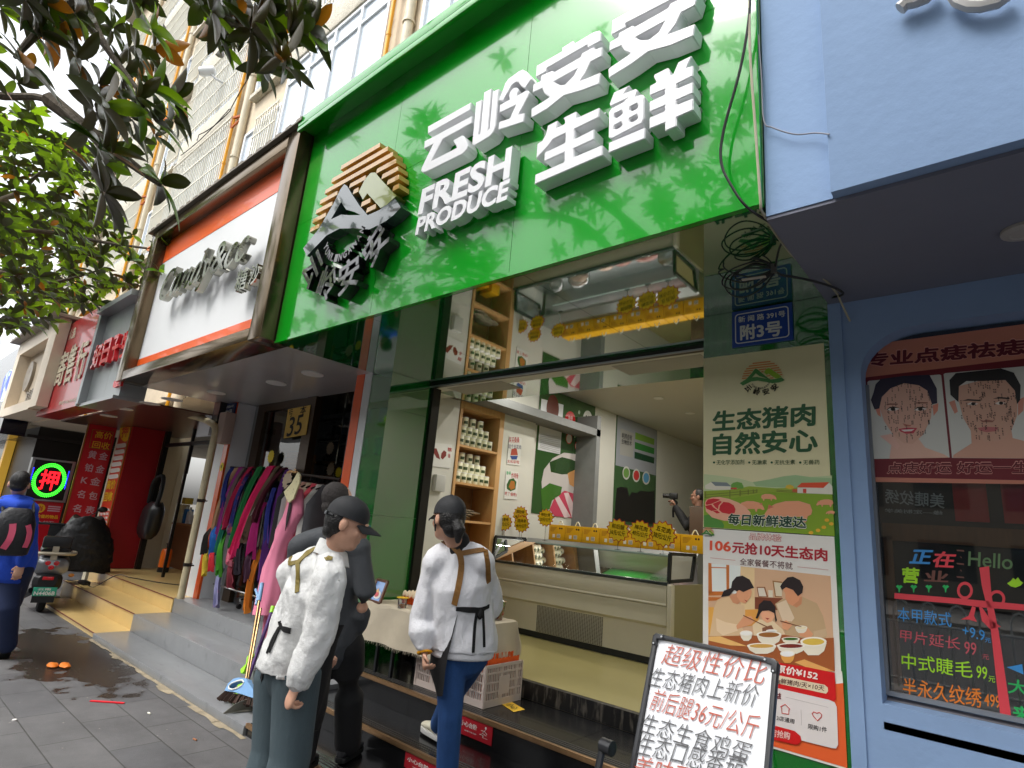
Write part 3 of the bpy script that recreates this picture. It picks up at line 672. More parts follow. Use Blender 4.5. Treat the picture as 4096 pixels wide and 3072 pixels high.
b = MB(); b.box(-7.798, -7.6, 3.6, 3.67, .42, 2.96); b.box(-6.50, -6.30, 3.58, 3.67, .42, 2.96); b.box(-7.6, -6.5, 3.6, 3.67, 2.86, 2.96); b.build('door_frame', m_brown, csh)
m_clear = M('clear_glass', (235, 242, 240), .02, trans=1, ior=1.45, spec=.5)
def thin_glass(name, tint=(240, 246, 244), refl=.12):
    if name in MATS: return MATS[name]
    m = bpy.data.materials.new(name); m.use_nodes = True; n = m.node_tree; n.nodes.remove(n.nodes['Principled BSDF']); out = n.nodes['Material Output']
    tr = n.nodes.new('ShaderNodeBsdfTransparent'); tr.inputs[0].default_value = lin(tint)
    gl = n.nodes.new('ShaderNodeBsdfGlossy'); gl.inputs['Roughness'].default_value = .02; gl.inputs[0].default_value = (1, 1, 1, 1)
    fr_ = n.nodes.new('ShaderNodeFresnel'); fr_.inputs[0].default_value = 1.5
    ml = n.nodes.new('ShaderNodeMath'); ml.operation = 'MULTIPLY_ADD'; ml.inputs[1].default_value = .9; ml.inputs[2].default_value = refl*.3; n.links.new(fr_.outputs[0], ml.inputs[0])
    mx = n.nodes.new('ShaderNodeMixShader'); n.links.new(ml.outputs[0], mx.inputs[0]); n.links.new(tr.outputs[0], mx.inputs[1]); n.links.new(gl.outputs[0], mx.inputs[2]); n.links.new(mx.outputs[0], out.inputs[0])
    MATS[name] = m; return m
m_tglass = thin_glass('window_glass')
b = MB(); b.quad((-7.6, 3.63, .42), (-6.5, 3.63, .42), (-6.5, 3.63, 2.86), (-7.6, 3.63, 2.86)); b.build('glass_door', m_tglass, csh)
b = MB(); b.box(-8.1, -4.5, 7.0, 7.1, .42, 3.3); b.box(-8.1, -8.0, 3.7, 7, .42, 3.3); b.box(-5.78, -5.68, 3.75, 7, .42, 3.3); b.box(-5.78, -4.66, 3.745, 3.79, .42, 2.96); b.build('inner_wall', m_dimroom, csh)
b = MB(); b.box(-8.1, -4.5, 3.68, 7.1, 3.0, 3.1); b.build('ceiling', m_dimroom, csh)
for q, d in (((865, 1570), 'nearest the drain pipe'), ((1105, 1532), 'middle of the three'), ((1250, 1495), 'nearest the green sign')):
    downlight(PZ(q[0], q[1], 2.964), 'unlit white downlight in the white clothes shop soffit, '+d, 'unlit downlights in the clothes shop soffit', on=False, r=.085)
# yellow hand painted price sheet on the glass
ps = thing('price_sheet', 'yellow paper sheet hand painted 35 in black on the clothes shop glass', 'sign', PY(1195, 1700, 3.57))
def zc4(x, y): return (800+x/2.963, 1560+y/2.963)
sheet = [zc4(*p) for p in ((990, 575), (1255, 530), (1310, 178), (1045, 228))]
m_psheet = M('yellow_paper', (214, 178, 90), .6, var=.05)
m_ink = M('black_ink', (22, 22, 24), .6)
b = MB(); b.prism([PY(*p, 3.57) for p in sheet], (0, .004, 0)); b.build('paper', m_psheet, ps)
wall_text('亏', [zc4(1045, 325), zc4(1095, 312), zc4(1055, 238)], 3.566, m_ink, ps, bold=.012)
wall_text('本', [zc4(1180, 295), zc4(1255, 275), zc4(1190, 200)], 3.566, m_ink, ps, bold=.012)
wall_text('35', [zc4(1020, 560), zc4(1195, 515), zc4(1055, 330)], 3.566, m_ink, ps, bold=.008, shear=.1)

# ================================================================ house number plates
m_plate = M('plate_blue', (16, 62, 150), .35, coat=.2, var=.04)
m_plate2 = M('plate_dark_blue', (34, 48, 92), .5)
m_ofw = M('plate_white', (216, 216, 210), .5)
def zn(x, y): return (2800+x/3.95, 1180+y/3.95)
hp = thing('house_number_plate', 'blue street number plate reading 3 on the green column above the pork poster', 'sign', PY(*zn(990, 480), 3.19))
pl = [PY(*zn(*p), 3.19) for p in ((512, 838), (1478, 708), (1462, 115), (500, 275))]
x0, x1, z0, z1 = pl[0].x, pl[1].x, (pl[0].z+pl[1].z)/2, (pl[2].z+pl[3].z)/2
b = MB(); b.box(x0, x1, 3.186, 3.199, z0, z1); b.build('plate', m_plate, hp, bevel=.003)
a_, b_ = rrect(x0+.018, x1-.018, z0+.018, z1-.018, .02), rrect(x0+.024, x1-.024, z0+.024, z1-.024, .016)
filled('border', [[(p[0], 3.1845, p[1]) for p in a_], [(p[0], 3.1845, p[1]) for p in b_]], None, m_ofw, hp)
wall_text('新 闻 路 391号', [zn(608, 440), zn(1350, 340), zn(605, 345)], 3.184, m_ofw, hp, bold=.02)
wall_text('附3号', [zn(635, 720), zn(1300, 640), zn(630, 480)], 3.184, m_ofw, hp, bold=.035)
hp2 = thing('house_number_plate', 'dark blue number plate reading 2 on the white pier beside the orange strip', 'sign', PY(*zc4(340, 250), 3.34))
pl = [PY(*zc4(*p), 3.345) for p in ((262, 338), (385, 325), (408, 150), (300, 170))]
b = MB(); b.box(pl[0].x, pl[1].x+.02, 3.343, 3.359, pl[0].z, pl[3].z); b.build('plate', m_plate2, hp2)
wall_text('附2号', [zc4(280, 308), zc4(375, 296), zc4(290, 238)], 3.341, m_ofw, hp2, bold=.03)
wall_text('新闻路391号', [zc4(300, 222), zc4(395, 205), zc4(305, 190)], 3.341, m_ofw, hp2, bold=.02)
sp = PY(*zc4(275, 440), 3.26)
b = MB(); b.box(sp.x-.1, sp.x+.1, 3.22, 3.364, sp.z-.22, sp.z+.2); b.thing('meter_box', M('pinkish_plastic', (176, 156, 146), .6), 'pale pinkish meter box on the white pier under the dark blue plate', 'box', bevel=.015)

# ================================================================ blue shop on the right
blu = thing('blue_shop', 'pale blue rendered shop with a deep overhang and a dark rounded window', 'shop', (2.5, 2.15, 0))
b = MB(); b.box(-.655, -.415, 2.185, YWL-.06, 2.9, 8); b.build('upper_strip', m_blue, blu)
b = MB(); b.box(-.413, 8, 2.14, YWL-.06, 2.9, 8); b.build('upper_wall', m_blue, blu, bevel=.004)
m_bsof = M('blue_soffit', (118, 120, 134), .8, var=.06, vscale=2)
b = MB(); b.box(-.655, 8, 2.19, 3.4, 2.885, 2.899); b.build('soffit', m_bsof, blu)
wx0, wx1, wz0, wz1 = -.53, 3.2, 1.0, 2.71
out = [(-.66, 0), (8, 0), (8, 2.884), (-.66, 2.884)]
hole = [(wx0, wz0), (wx1, wz0), (wx1, wz1)] + [(wx0+.26+.26*math.cos(R(a)), wz1-.22+.22*math.sin(R(a))) for a in range(90, 181, 10)]
filled('lower_wall', [[(p[0], 3.2, p[1]) for p in out], [(p[0], 3.2, p[1]) for p in hole]], (0, .14, 0), m_blue, blu)
b = MB(); b.box(-.66, -.6, 3.188, 3.2, 0, 2.884); b.build('edge_strip', m_blue, blu)
b = MB(); b.prism([(wx0, 3.2, wz0-.07), (wx0, 3.335, wz0+.02), (wx0, 3.335, wz0-.1), (wx0, 3.2, wz0-.1)], (wx1-wx0, 0, 0)); b.build('sill', M('grey_sill', (112, 110, 116), .8, var=.2, vscale=5), blu)
m_dglass = thin_glass('shop_window_glass', (205, 212, 214), .35)
b = MB(); b.quad((wx0-.05, 3.325, wz0-.05), (wx1+.05, 3.325, wz0-.05), (wx1+.05, 3.325, wz1+.05), (wx0-.05, 3.325, wz1+.05)); b.build('window_glass', m_dglass, blu)
m_gframe = M('grey_gasket', (120, 124, 130), .5)
b = MB(); b.box(wx0, wx1, 3.30, 3.322, wz0+.022, wz0+.04); b.box(wx0, wx0+.014, 3.30, 3.322, wz0+.041, wz1-.25); b.build('window_gasket', m_gframe, blu)
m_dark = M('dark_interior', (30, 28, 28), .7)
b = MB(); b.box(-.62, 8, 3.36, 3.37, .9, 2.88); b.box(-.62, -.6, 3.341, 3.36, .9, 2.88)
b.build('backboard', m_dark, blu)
b = MB(); p0, p1 = PY(*(3440+195/2.073, 2150+10/2.073), 3.352), PY(*(3440+300/2.073, 2150+1280/2.073), 3.352); b.box(p0.x, p0.x+.035, 3.345, 3.358, wz0, 1.72); b.box(p0.x, 2.5, 3.345, 3.358, 1.70, 1.78); b.build('wood_frame', M('dark_wood', (96, 58, 24), .5, var=.2, stretch=(8, 1, 1)), blu)
p0 = PY(3810, 1960, 3.355); p1 = PY(3960, 2090, 3.355)
b = MB(); b.box(p0.x, p1.x, 3.350, 3.358, p1.z, p0.z+.07); b.box(p1.x+.05, 1.6, 3.350, 3.358, p1.z, p0.z+.07); b.build('red_banner', M('dark_red_cloth', (150, 26, 28), .7), blu)
def zb(x, y): return (3440+x/2.073, 2150+y/2.073)
def marker(name, col): return M(name, col, .5, emit=.0)
mk = dict(blue=marker('marker_blue', (60, 140, 205)), red=marker('marker_red', (220, 70, 80)), lime=marker('marker_lime', (160, 215, 40)), pink=marker('marker_pink', (190, 80, 90)), orange=marker('marker_orange', (225, 125, 40)), brown=marker('marker_brown', (110, 70, 60)), green=marker('marker_green', (40, 175, 90)), white=marker('marker_white', (150, 155, 155)), dgreen=marker('marker_dull_green', (90, 120, 80)))
YM = 3.3235
for txt, q, c, bd in (('正', ((405, 215), (580, 222), (440, 100)), 'blue', .035), ('在', ((592, 245), (775, 255), (620, 112)), 'red', .03), ('营', ((345, 375), (490, 385), (350, 245)), 'lime', .035), ('业', ((530, 362), (730, 372), (540, 270)), 'brown', .03),
    ('Hello', ((895, 235), (1265, 268), (900, 115)), 'dgreen', .01), ('本甲款式', ((310, 690), (760, 745), (310, 575)), 'blue', .004), ('+9.9', ((850, 810), (1035, 860), (850, 725)), 'blue', .004), ('元', ((1035, 868), (1085, 875), (1035, 830)), 'blue', .004),
    ('甲片延长', ((330, 860), (830, 935), (335, 760)), 'pink', .004), ('99', ((865, 965), (965, 980), (865, 860)), 'pink', .004), ('元', ((1010, 1005), (1070, 1015), (1010, 965)), 'pink', .004),
    ('中式睫毛', ((345, 1085), (935, 1170), (345, 955)), 'lime', .006), ('99', ((965, 1165), (1055, 1180), (965, 1060)), 'lime', .006), ('元', ((1065, 1195), (1120, 1205), (1065, 1145)), 'lime', .006),
    ('半永久纹绣', ((355, 1310), (1010, 1415), (355, 1160)), 'orange', .008), ('499', ((1030, 1395), (1165, 1420), (1030, 1290)), 'orange', .006), ('大', ((1225, 1290), (1400, 1320), (1225, 1165)), 'green', .012), ('来', ((1265, 1510), (1420, 1540), (1265, 1385)), 'green', .03)):
    wall_text(txt, [zb(*p) for p in q], YM, mk[c], blu, bold=bd, name='window_writing')
def pane_poly(name, pts, col): filled(name, [[PY(*zb(*p), YM-.0005) for p in pts]], None, mk[col], blu)
pane_poly('red_ribbon', [(285, 460), (820, 505), (980, 520), (1360, 555), (1360, 605), (1010, 580), (800, 550), (285, 507)], 'red')
pane_poly('red_ribbon', [(990, 250), (1070, 238), (1090, 470), (1110, 590), (1150, 780), (1255, 1490), (1165, 1490), (1085, 770), (1055, 590), (1010, 400)], 'red')
for (cx, cy, rx, ry) in ((870, 440, 66, 74), (1135, 510, 70, 74)): filled('red_bow', [[PY(*zb(*p), YM-.001) for p in ell(cx, cy, rx, ry)], [PY(*zb(*p), YM-.001) for p in ell(cx, cy, rx*.66, ry*.66)]], None, mk['red'], blu)
pane_poly('red_bow', [(930, 570), (960, 580), (945, 650), (970, 700), (900, 680), (835, 680), (900, 650)], 'red')
pane_poly('red_bow', [(985, 560), (1020, 590), (1080, 680), (1170, 740), (1080, 760), (1010, 690)], 'red')
for cx in (325, 445, 570, 710): pane_poly('green_heart', [(cx-28, 405), (cx-12, 392), (cx, 400), (cx+14, 394), (cx+30, 408), (cx+8, 425), (cx+4, 455), (cx-4, 455), (cx-8, 425)], 'green')
pane_poly('blue_arrow', [(1215, 1075), (1345, 1050), (1355, 1135)], 'blue')
pane_poly('lotus', [(1220, 380), (1250, 360), (1270, 335), (1290, 350), (1310, 330), (1330, 360), (1355, 375), (1330, 400), (1290, 415), (1250, 405)], 'lime')
for k in range(6):
    pane_poly('chain_border', [(345+16*k if False else 800+30*(k % 2), 100+55*k), (860-20*(k % 2), 105+55*k), (865-20*(k % 2), 118+55*k), (805+30*(k % 2), 112+55*k)], 'brown')
# mirrored lettering of a sign inside seen through the pane
wall_text('美睫纹绣', [(3000+1565/2.011, 2035), (3000+1085/2.011, 2012), (3000+1565/2.011, 1975)], 3.349, mk['white'], blu, bold=.012, name='mirrored_sign')
wall_text('缘—定制美学', [(3000+1550/2.011, 2060), (3000+1085/2.011, 2050), (3000+1550/2.011, 2043)], 3.349, mk['white'], blu, bold=.01, name='mirrored_sign')
# raised letters on the blue wall cut by the top of the photograph, and a round soffit light
b = MB(); q0 = PY(3600, 20, 2.08)
b.tube([PY(*p, 2.1) for p in ((3600, 35), (3625, 12), (3660, 4), (3700, -10), (3740, -50))], .024, 8); b.build('raised_lettering', M('pale_grey_letter', (190, 188, 186), .5), blu, smooth=True)
b = MB(); b.tube([PY(*p, 2.1) for p in ((3810, -30), (3835, 5), (3880, 22), (3930, 22), (3990, 8), (4040, -30))], .022, 8); b.build('raised_lettering', M('pale_grey_letter', (190, 188, 186), .5), blu, smooth=True)
q = PZ(4100, 918, 2.884); b = MB(); b.lathe((q.x, q.y, 2.884), [(.075, 0), (.075, -.012), (.05, -.018), (.045, -.012)], 24); b.thing('soffit_lamp', M('pale_lamp_plastic', (170, 166, 160), .5), 'round pale lamp fixed under the blue shop overhang', 'ceiling light')

# ================================================================ left hand shop fronts
m_bur = M('burgundy_soffit', (92, 58, 52), .3, coat=.3, var=.06)
pw = thing('pawn_shop', 'shop front with red painted walls, dark slatted room and burgundy soffit under the grey sign', 'shop', (-10, 3.3, .42))
b = MB(); b.box(-12.7, -8.4, 2.42, 4.3, 2.78, 2.8); b.build('soffit', m_bur, pw)
b = MB(); b.box(-8.39, -8.2, 3.25, 4, 2.5, 2.98); b.box(-8.4, -8.0, 3.4, 4, 2.62, 2.7); b.build('pipe_duct', m_dkgrey, pw)
m_redwall = M('red_wall', (158, 18, 30), .45, var=.08, vscale=2)
b = MB(); b.box(-11.62, -11.5, 3.215, 3.72, .42, 2.779); b.build('red_wall', m_redwall, pw)
m_slat = M('slatwall_grey', (78, 78, 80), .5, var=.1)
b = MB(); b.box(-11.5, -8.1, 5.2, 5.25, .42, 2.779)
for k in range(14): b.box(-11.5, -8.1, 5.17, 5.199, .55+.16*k, .66+.16*k)
b.build('slat_wall', m_slat, pw)
b = MB(); b.box(-8.3, -8.13, 3.6, 5.2, .42, 2.779); b.build('side_wall', m_slat, pw)
b = MB(); b.box(-11.49, -11.4, 3.72, 3.8, .42, 2.779); b.box(-10.3, -10.26, 3.74, 3.78, .42, 2.779); b.box(-11.4, -8.31, 3.74, 3.78, 2.5, 2.56); b.build('door_frame', m_bk, pw)
for q in ((500, 1587), (598, 1613), (430, 1664), (660, 1594)): pass
for q, d in (((495, 1634), 'over the vertical sign'), ((600, 1613), 'in the middle'), ((435, 1663), 'nearest the red panel'), ((688, 1597), 'nearest the white soffit')):
    downlight(PZ(q[0], q[1], 2.779), 'unlit pale downlight in the burgundy soffit, '+d, 'unlit downlights in the burgundy soffit', on=False, r=.09)
# tall narrow sign on the pier front
m_or = M('red_orange_vinyl', (205, 60, 36), .4); m_gold = M('gold_trim', (160, 110, 50), .35, metal=.4)
nsn = thing('narrow_sign', 'tall narrow red and orange sign board edged in gold listing goods in white pills', 'sign', (-11.8, 3.2, .75))
b = MB(); b.box(-12.13, -11.52, 3.2, 3.214, .74, 2.779); b.build('board', m_or, nsn)
b = MB(); b.box(-11.56, -11.518, 3.19, 3.199, .74, 2.779); b.build('gold_edge', m_gold, nsn)
m_pill = M('white_pill', (225, 216, 210), .5)
def xz(x, y, Y=3.195): return PY(x/2.5925, 1560+y/2.5925, Y)
filled('yellow_disc', [[xz(*p) for p in ell(1295, 430, 54, 105)]], None, m_yellowlet, nsn)
wall_text('押', [(1255/2.5925, 1560+500/2.5925), (1325/2.5925, 1560+485/2.5925), (1270/2.5925, 1560+375/2.5925)], 3.193, m_or, nsn, bold=.03)
for k in range(6):
    cx, cy = 1256-16*k, 577+64*k
    filled('white_pill', [[xz(cx+p[0], cy+p[1]-.15*p[0]) for p in rrect(-50, 50, -22, 22, 14)]], None, m_pill, nsn)
    wall_text('名表包珠', [((cx-38)/2.5925, 1560+(cy+17)/2.5925), ((cx+34)/2.5925, 1560+(cy+7)/2.5925), ((cx-34)/2.5925, 1560+(cy-10)/2.5925)], 3.192, M('grey_brown_ink', (110, 70, 66), .6), nsn, bold=.01) if k < 0 else None
for ch, cy in (('高价', 985), ('回收', 1110)):
    cx = 1150-(cy-985)*.26
    wall_text(ch, [((cx-52)/2.5925, 1560+(cy+50)/2.5925), ((cx+40)/2.5925, 1560+(cy+42)/2.5925), ((cx-35)/2.5925, 1560+(cy-50)/2.5925)], 3.193, m_yellowlet, nsn, bold=.03)
b = MB(); random.seed(5)
for r_ in range(9):
    cy = 1235+42*r_; cx = 1090-.245*(cy-1235)
    for c_ in range(3):
        for s_ in range(3):
            p = xz(cx-40+32*c_, cy-c_*2+s_*8); b.box(p.x, p.x+random.uniform(.1, .14), 3.194, 3.1985, p.z-.008, p.z+.006)
b.build('small_print', m_pill, nsn)
# wide red board facing along the street
m_lav = M('lavender_letter', (205, 170, 180), .5)
XW = -12.3
wb = thing('gold_buying_board', 'wide red board with gold edges listing gold and watches bought, beside the narrow sign', 'sign', (XW, 3.0, .8))
b = MB(); b.box(XW-.06, XW, 2.76, 3.185, .6, 2.779); b.build('board', m_redsign, wb)
b = MB(); b.box(XW-.01, XW+.012, 2.735, 2.759, .6, 2.779); b.build('gold_edge', m_gold, wb)
def side_text(txt, px, X, mat, parent, bold=.02, name='lettering'):
    a, b2, c2 = [PX(p[0]/2.5925, 1560+p[1]/2.5925, X) for p in px]
    return flat_font(name, txt, mat, parent, quadmap(a, b2, c2, (1, 0, 0)), bold)
XT = XW+.004
for i, (l, r_) in enumerate(((('高价'), (980, 1155, 495)), (('回收'), (950, 1130, 598)))):
    x0, x1, yb = r_; side_text(l, [(x0, yb), (x1, yb+22), (x0+18, yb-72)], XT, m_yellowlet, wb, .012)
pa = [(960, 405), (1180, 435), (1145, 628), (920, 598)]
ring = [PX(p[0]/2.5925, 1560+p[1]/2.5925, XT) for p in pa]; c_ = sum(ring, Vector())/4
filled('gold_border', [ring, [c_+(p-c_)*.93 for p in ring]], None, m_gold, wb)
for txt, x0, x1, yb in (('黄 金', 905, 1105, 705), ('铂 金', 868, 1070, 840), ('K 金', 832, 1030, 968), ('名 包', 790, 1000, 1115), ('名 表', 745, 970, 1262), ('手 机', 700, 925, 1410)):
    side_text(txt, [(x0, yb), (x1, yb+28), (x0+24, yb-82)], XT, m_lav, wb, .02)
# lit pawn sign box
XL = -12.55
led = thing('lit_pawn_sign', 'square black box sign lit with a red character inside a green light ring', 'lit sign', (XL, 2.4, 1.4))
a, b_, c_, d_ = [PX(p[0]/2.5925, 1560+p[1]/2.5925, XL) for p in ((370, 712), (745, 765), (290, 1115), (650, 1155))]
y0, y1, z0, z1 = min(a.y, c_.y), max(b_.y, d_.y), (c_.z+d_.z)/2, (a.z+b_.z)/2
b = MB(); b.box(XL-.12, XL-.012, y0, y1, z0, z1); b.build('screen', m_black, led)
b = MB()
for q in ((y0-.04, y0, z0-.03, z1+.03), (y1, y1+.04, z0-.03, z1+.03), (y0, y1, z1, z1+.03), (y0, y1, z0-.03, z0)): b.box(XL-.13, XL+.01, *q)
b.build('frame', m_alu, led)
m_ledg = M('green_led', (60, 255, 50), .5, emit=1.6); m_ledr = M('red_led', (255, 20, 30), .5, emit=1.6); m_ledb = M('blue_led', (40, 50, 255), .5, emit=1.6)
cy_, cz_ = (y0+y1)/2, (z0+z1)/2; ry_, rz_ = (y1-y0)*.43, (z1-z0)*.43
b = MB()
for rr in (1, .91, .84):
    for k in range(56):
        an = 2*math.pi*k/56; b.ball((XL-.006, cy_+ry_*rr*math.cos(an), cz_+rz_*rr*math.sin(an)), .0095, n=6)
b.build('green_ring', m_ledg, led)
flat_font('red_character', '押', m_ledr, led, quadmap((XL-.008, cy_-ry_*.58, cz_-rz_*.6), (XL-.008, cy_+ry_*.58, cz_-rz_*.6), (XL-.008, cy_-ry_*.58, cz_+rz_*.62), (1, 0, 0)), .018)
for yy in (y0+.012, y1-.02):
    b = MB()
    for k in range(16): b.ball((XL-.006, yy, cz_-.12+.02*k), .008, n=6)
    b.build('blue_strip', m_ledb, led)
rb = thing('red_notice_board', 'red notice board with a yellow disc under the lit pawn sign', 'sign', (XL, 2.4, .9))
b = MB(); b.box(XL-.1, XL-.03, y0-.02, y1+.03, .3, z0-.035); b.build('board', m_redsign, rb)
b = MB(); b.lathe((XL-.028, cy_-.02, z0-.15), [(.075, 0), (.075, .003)], 20, 'x'); b.build('yellow_disc', m_yellowlet, rb)
flat_font('lettering', '当', m_redsign, rb, quadmap((XL-.023, cy_-.06, z0-.19), (XL-.023, cy_+.02, z0-.19), (XL-.023, cy_-.06, z0-.11), (1, 0, 0)), .02)
flat_font('lettering', '有价值的物品', m_yellowlet, rb, quadmap((XL-.027, cy_-.1, z0-.31), (XL-.027, y1, z0-.31), (XL-.027, cy_-.1, z0-.25), (1, 0, 0)), .03)
flat_font('lettering', '彩金 钻石', m_lav, rb, quadmap((XL-.027, cy_-.1, z0-.41), (XL-.027, y1-.04, z0-.41), (XL-.027, cy_-.1, z0-.35), (1, 0, 0)), .02)
b = MB()
for k in range(3): b.box(XL-.028, XL-.026, cy_+.09, y1, z0-.12-.035*k, z0-.1-.035*k)
b.build('white_pill', m_lav, rb)
# beige shop with mirror, black piers with a gold lit edge
bsf = thing('beige_shop', 'cream shop front with an arched green mirror behind the lit pawn sign', 'shop', (-14, 3.6, 0))
b = MB(); b.box(-15.2, -12.4, 2.42, 4.5, 2.86, 2.895); b.build('soffit', m_bgl, bsf)
b = MB(); b.box(-15.2, -12.4, 4.4, 4.5, 0, 2.859); b.box(-12.6, -12.42, 3.3, 4.4, 0, 2.859); b.build('wall', M('cream_wall', (214, 206, 178), .7), bsf)
q = PY(278, 1840, 4.35); b = MB(); b.prism([(q.x+.32*math.cos(R(a)), 4.36, q.z+.7+.3*math.sin(R(a))) for a in range(0, 181, 15)]+[(q.x-.32, 4.36, q.z-.8), (q.x+.32, 4.36, q.z-.8)], (0, .03, 0)); b.build('arched_mirror', M('green_mirror', (150, 176, 160), .15), bsf)
dsf = thing('black_shop', 'shop front of black piers with a gold lit edge at the far left', 'shop', (-18, 3, 0))
b = MB(); b.box(-17.2, -15.25, 2.6, 4, 0, 2.85); b.build('black_pier', m_black, dsf)
b = MB(); b.box(-19.5, -17.5, 2.5, 4, 0, 2.6); b.build('brown_pier', M('brown_glass', (88, 84, 74), .2, coat=.5), dsf)
b = MB(); b.box(-17.5, -17.3, 2.45, 2.6, 0, 2.6); b.build('gold_edge', M('lit_gold', (230, 180, 70), .3, metal=.4, emit=.15), dsf)
b = MB(); b.box(-24, -15.2, 2.42, 5, 2.6, 2.66); b.build('soffit', m_dkgrey, dsf)
b = MB(); b.box(-40, -19.5, 3, 4.4, 0, 3.4); b.build('far_front', M('far_front', (120, 112, 100), .8, var=.2), dsf)
# ================================================================ posters on the green column
def flat(name, polys, Y, mat, parent, conv): return filled(name, [[PY(*conv(*p), Y) for p in pl] for pl in polys], None, mat, parent)
def paint(col, n=None): return M('print_%d_%d_%d' % col, col, .45)
z5 = lambda x, y: (2780+x/3.687, 1850+y/3.687)
YP = 3.194
pk = thing('pork_poster', 'tall cream poster with green hills, pigs and dark green lettering on the green column', 'poster', PY(3080, 2100, YP))
TL, TR, BL, BR = PY(2820, 1432, YP), PY(3303, 1372, YP), PY(2815, 2111, YP), PY(3351, 2143, YP)
px0, px1, pz0, pz1 = -1.333, -.688, (BL.z+BR.z)/2, (TL.z+TR.z)/2
b = MB(); b.box(px0, px1, YP, YP+.004, pz0, pz1); b.build('sheet', M('cream_print', (228, 220, 174), .35, var=.03, vscale=2, coat=.3), pk)
lg = zn
l0, r0, t0 = PY(*zn(632, 1428), YP-.002), PY(*zn(1342, 1385), YP-.002), PY(*zn(985, 1047), YP-.002)
cx_, RRp = (l0.x+r0.x)/2, (r0.x-l0.x)/2.2; zcp = t0.z-RRp*.96
pr = (paint((214, 140, 70)), paint((70, 132, 66)), paint((140, 180, 44)), paint((40, 34, 28)))
emblem(lambda u, v: Vector((cx_+u*RRp, YP-.0015, zcp+v*RRp)), pk, pr, 0, (0, -1, 0))
def zp(x, y): return (2780+x/3.687, 1850+y/3.687)
m_dgp = paint((28, 84, 44))
# text px from zoom of (1900..) in full coordinates
for t, q in (('生态猪肉', ((2848, 1728), (3262, 1703), (2852, 1645))), ('自然安心', ((2850, 1822), (3272, 1808), (2852, 1735)))): wall_text(t, q, YP-.0015, m_dgp, pk, bold=.035)
for t, q in (('无化学添加剂', ((2866, 1860), (2977, 1858), (2866, 1840))), ('无激素', ((3008, 1859), (3068, 1858), (3008, 1840))), ('无抗生素', ((3098, 1859), (3181, 1858), (3098, 1840))), ('无兽药', ((3212, 1859), (3278, 1858), (3212, 1840)))):
    wall_text(t, q, YP-.0015, paint((60, 90, 50)), pk, bold=.008)
b = MB()
for x in (2856, 2997, 3087, 3201):
    p = PY(x, 1850, YP-.001); b.lathe((p.x, YP-.002, p.z), [(.006, 0), (.006, .0018)], 8, 'y')
b.build('bullets', m_dgp, pk)
XR = 2035
L_ = lambda k: YP-.0006-.0004*k
def sc(name, pts, k, col): flat(name, [pts], L_(k), paint(col), pk, zp)
sc('far_hill', [(130, 170), (400, 200), (650, 235), (850, 290), (1100, 250), (1300, 205), (1480, 185), (1700, 215), (2020, 190), (2022, 420), (130, 420)], 0, (196, 208, 160))
sc('near_hill', [(850, 290), (1100, 250), (1300, 205), (1480, 185), (1700, 215), (2020, 230), (2022, 380), (1500, 380), (900, 350)], 1, (160, 190, 140))
sc('meadow', [(130, 420), (560, 400), (800, 350), (1200, 380), (1500, 370), (2022, 440), (2060, 1085), (130, 950)], 2, (150, 172, 56))
sc('meadow', [(130, 540), (600, 520), (1100, 440), (2025, 470), (2060, 1085), (130, 950)], 3, (132, 165, 40))
sc('bush', [(130, 780), (190, 770), (260, 780), (310, 830), (400, 870), (430, 930), (420, 965), (130, 948)], 6, (84, 142, 60))
sc('barn_wall', [(150, 385), (150, 335), (235, 290), (300, 345), (525, 345), (525, 400), (305, 408)], 4, (226, 220, 200)); sc('barn_roof', [(235, 283), (470, 295), (535, 350), (300, 345)], 5, (128, 138, 140))
sc('red_shed', [(525, 370), (615, 370), (615, 395), (525, 395)], 5, (200, 80, 60))
sc('tree', [(540, 380), (530, 330), (560, 300), (620, 285), (690, 300), (715, 350), (715, 385)], 4, (110, 166, 70))
sc('yellow_tree', [(1330, 375), (1350, 335), (1400, 325), (1450, 345), (1460, 380), (1400, 395)], 4, (220, 186, 60))
sc('barn_wall', [(1510, 370), (1890, 370), (1980, 300), (2025, 350), (2030, 470), (1510, 450)], 5, (228, 222, 206)); sc('barn_roof', [(1500, 365), (1570, 300), (1980, 290), (1895, 375)], 6, (226, 82, 46))
sc('barn_door', [(1592, 388), (1642, 388), (1642, 452), (1594, 448)], 7, (210, 70, 50)); sc('red_shed', [(1435, 392), (1508, 392), (1508, 440), (1435, 438)], 5, (216, 90, 60))
for (x0, y0, x1, y1) in ((140, 475, 915, 405), (140, 510, 915, 440), (1200, 400, 1500, 420), (1200, 420, 1500, 440)): sc('fence_rail', [(x0, y0), (x1, y1), (x1, y1+7), (x0, y0+10)], 6, (120, 128, 50))
for x, y, h in ((155, 430, 100), (515, 410, 110), (665, 403, 95), (785, 400, 75), (860, 398, 60), (912, 395, 50)): sc('fence_post', [(x-7, y), (x+7, y), (x+7, y+h), (x-7, y+h)], 6, (120, 128, 50))
pig = (232, 160, 122); pigd = (208, 120, 92)
def pigshape(cx, cy, s, flip, k):
    P = [(-1, -.1), (-.9, -.55), (-.4, -.8), (.2, -.78), (.65, -.6), (.95, -.3), (1.12, .1), (1.2, .45), (1.0, .5), (.8, .3), (.55, .35), (.5, .75), (.38, .75), (.3, .35), (-.5, .35), (-.55, .75), (-.72, .75), (-.8, .3), (-.95, .2)]
    sc('pig', [(cx+p[0]*s*(-1 if flip else 1), cy+p[1]*s*.62) for p in P], k, pig)
    sc('pig_ear', [(cx+p[0]*s*(-1 if flip else 1), cy+p[1]*s*.62) for p in ((.72, -.35), (.95, -.55), (1.0, -.2))], k+1, pigd)
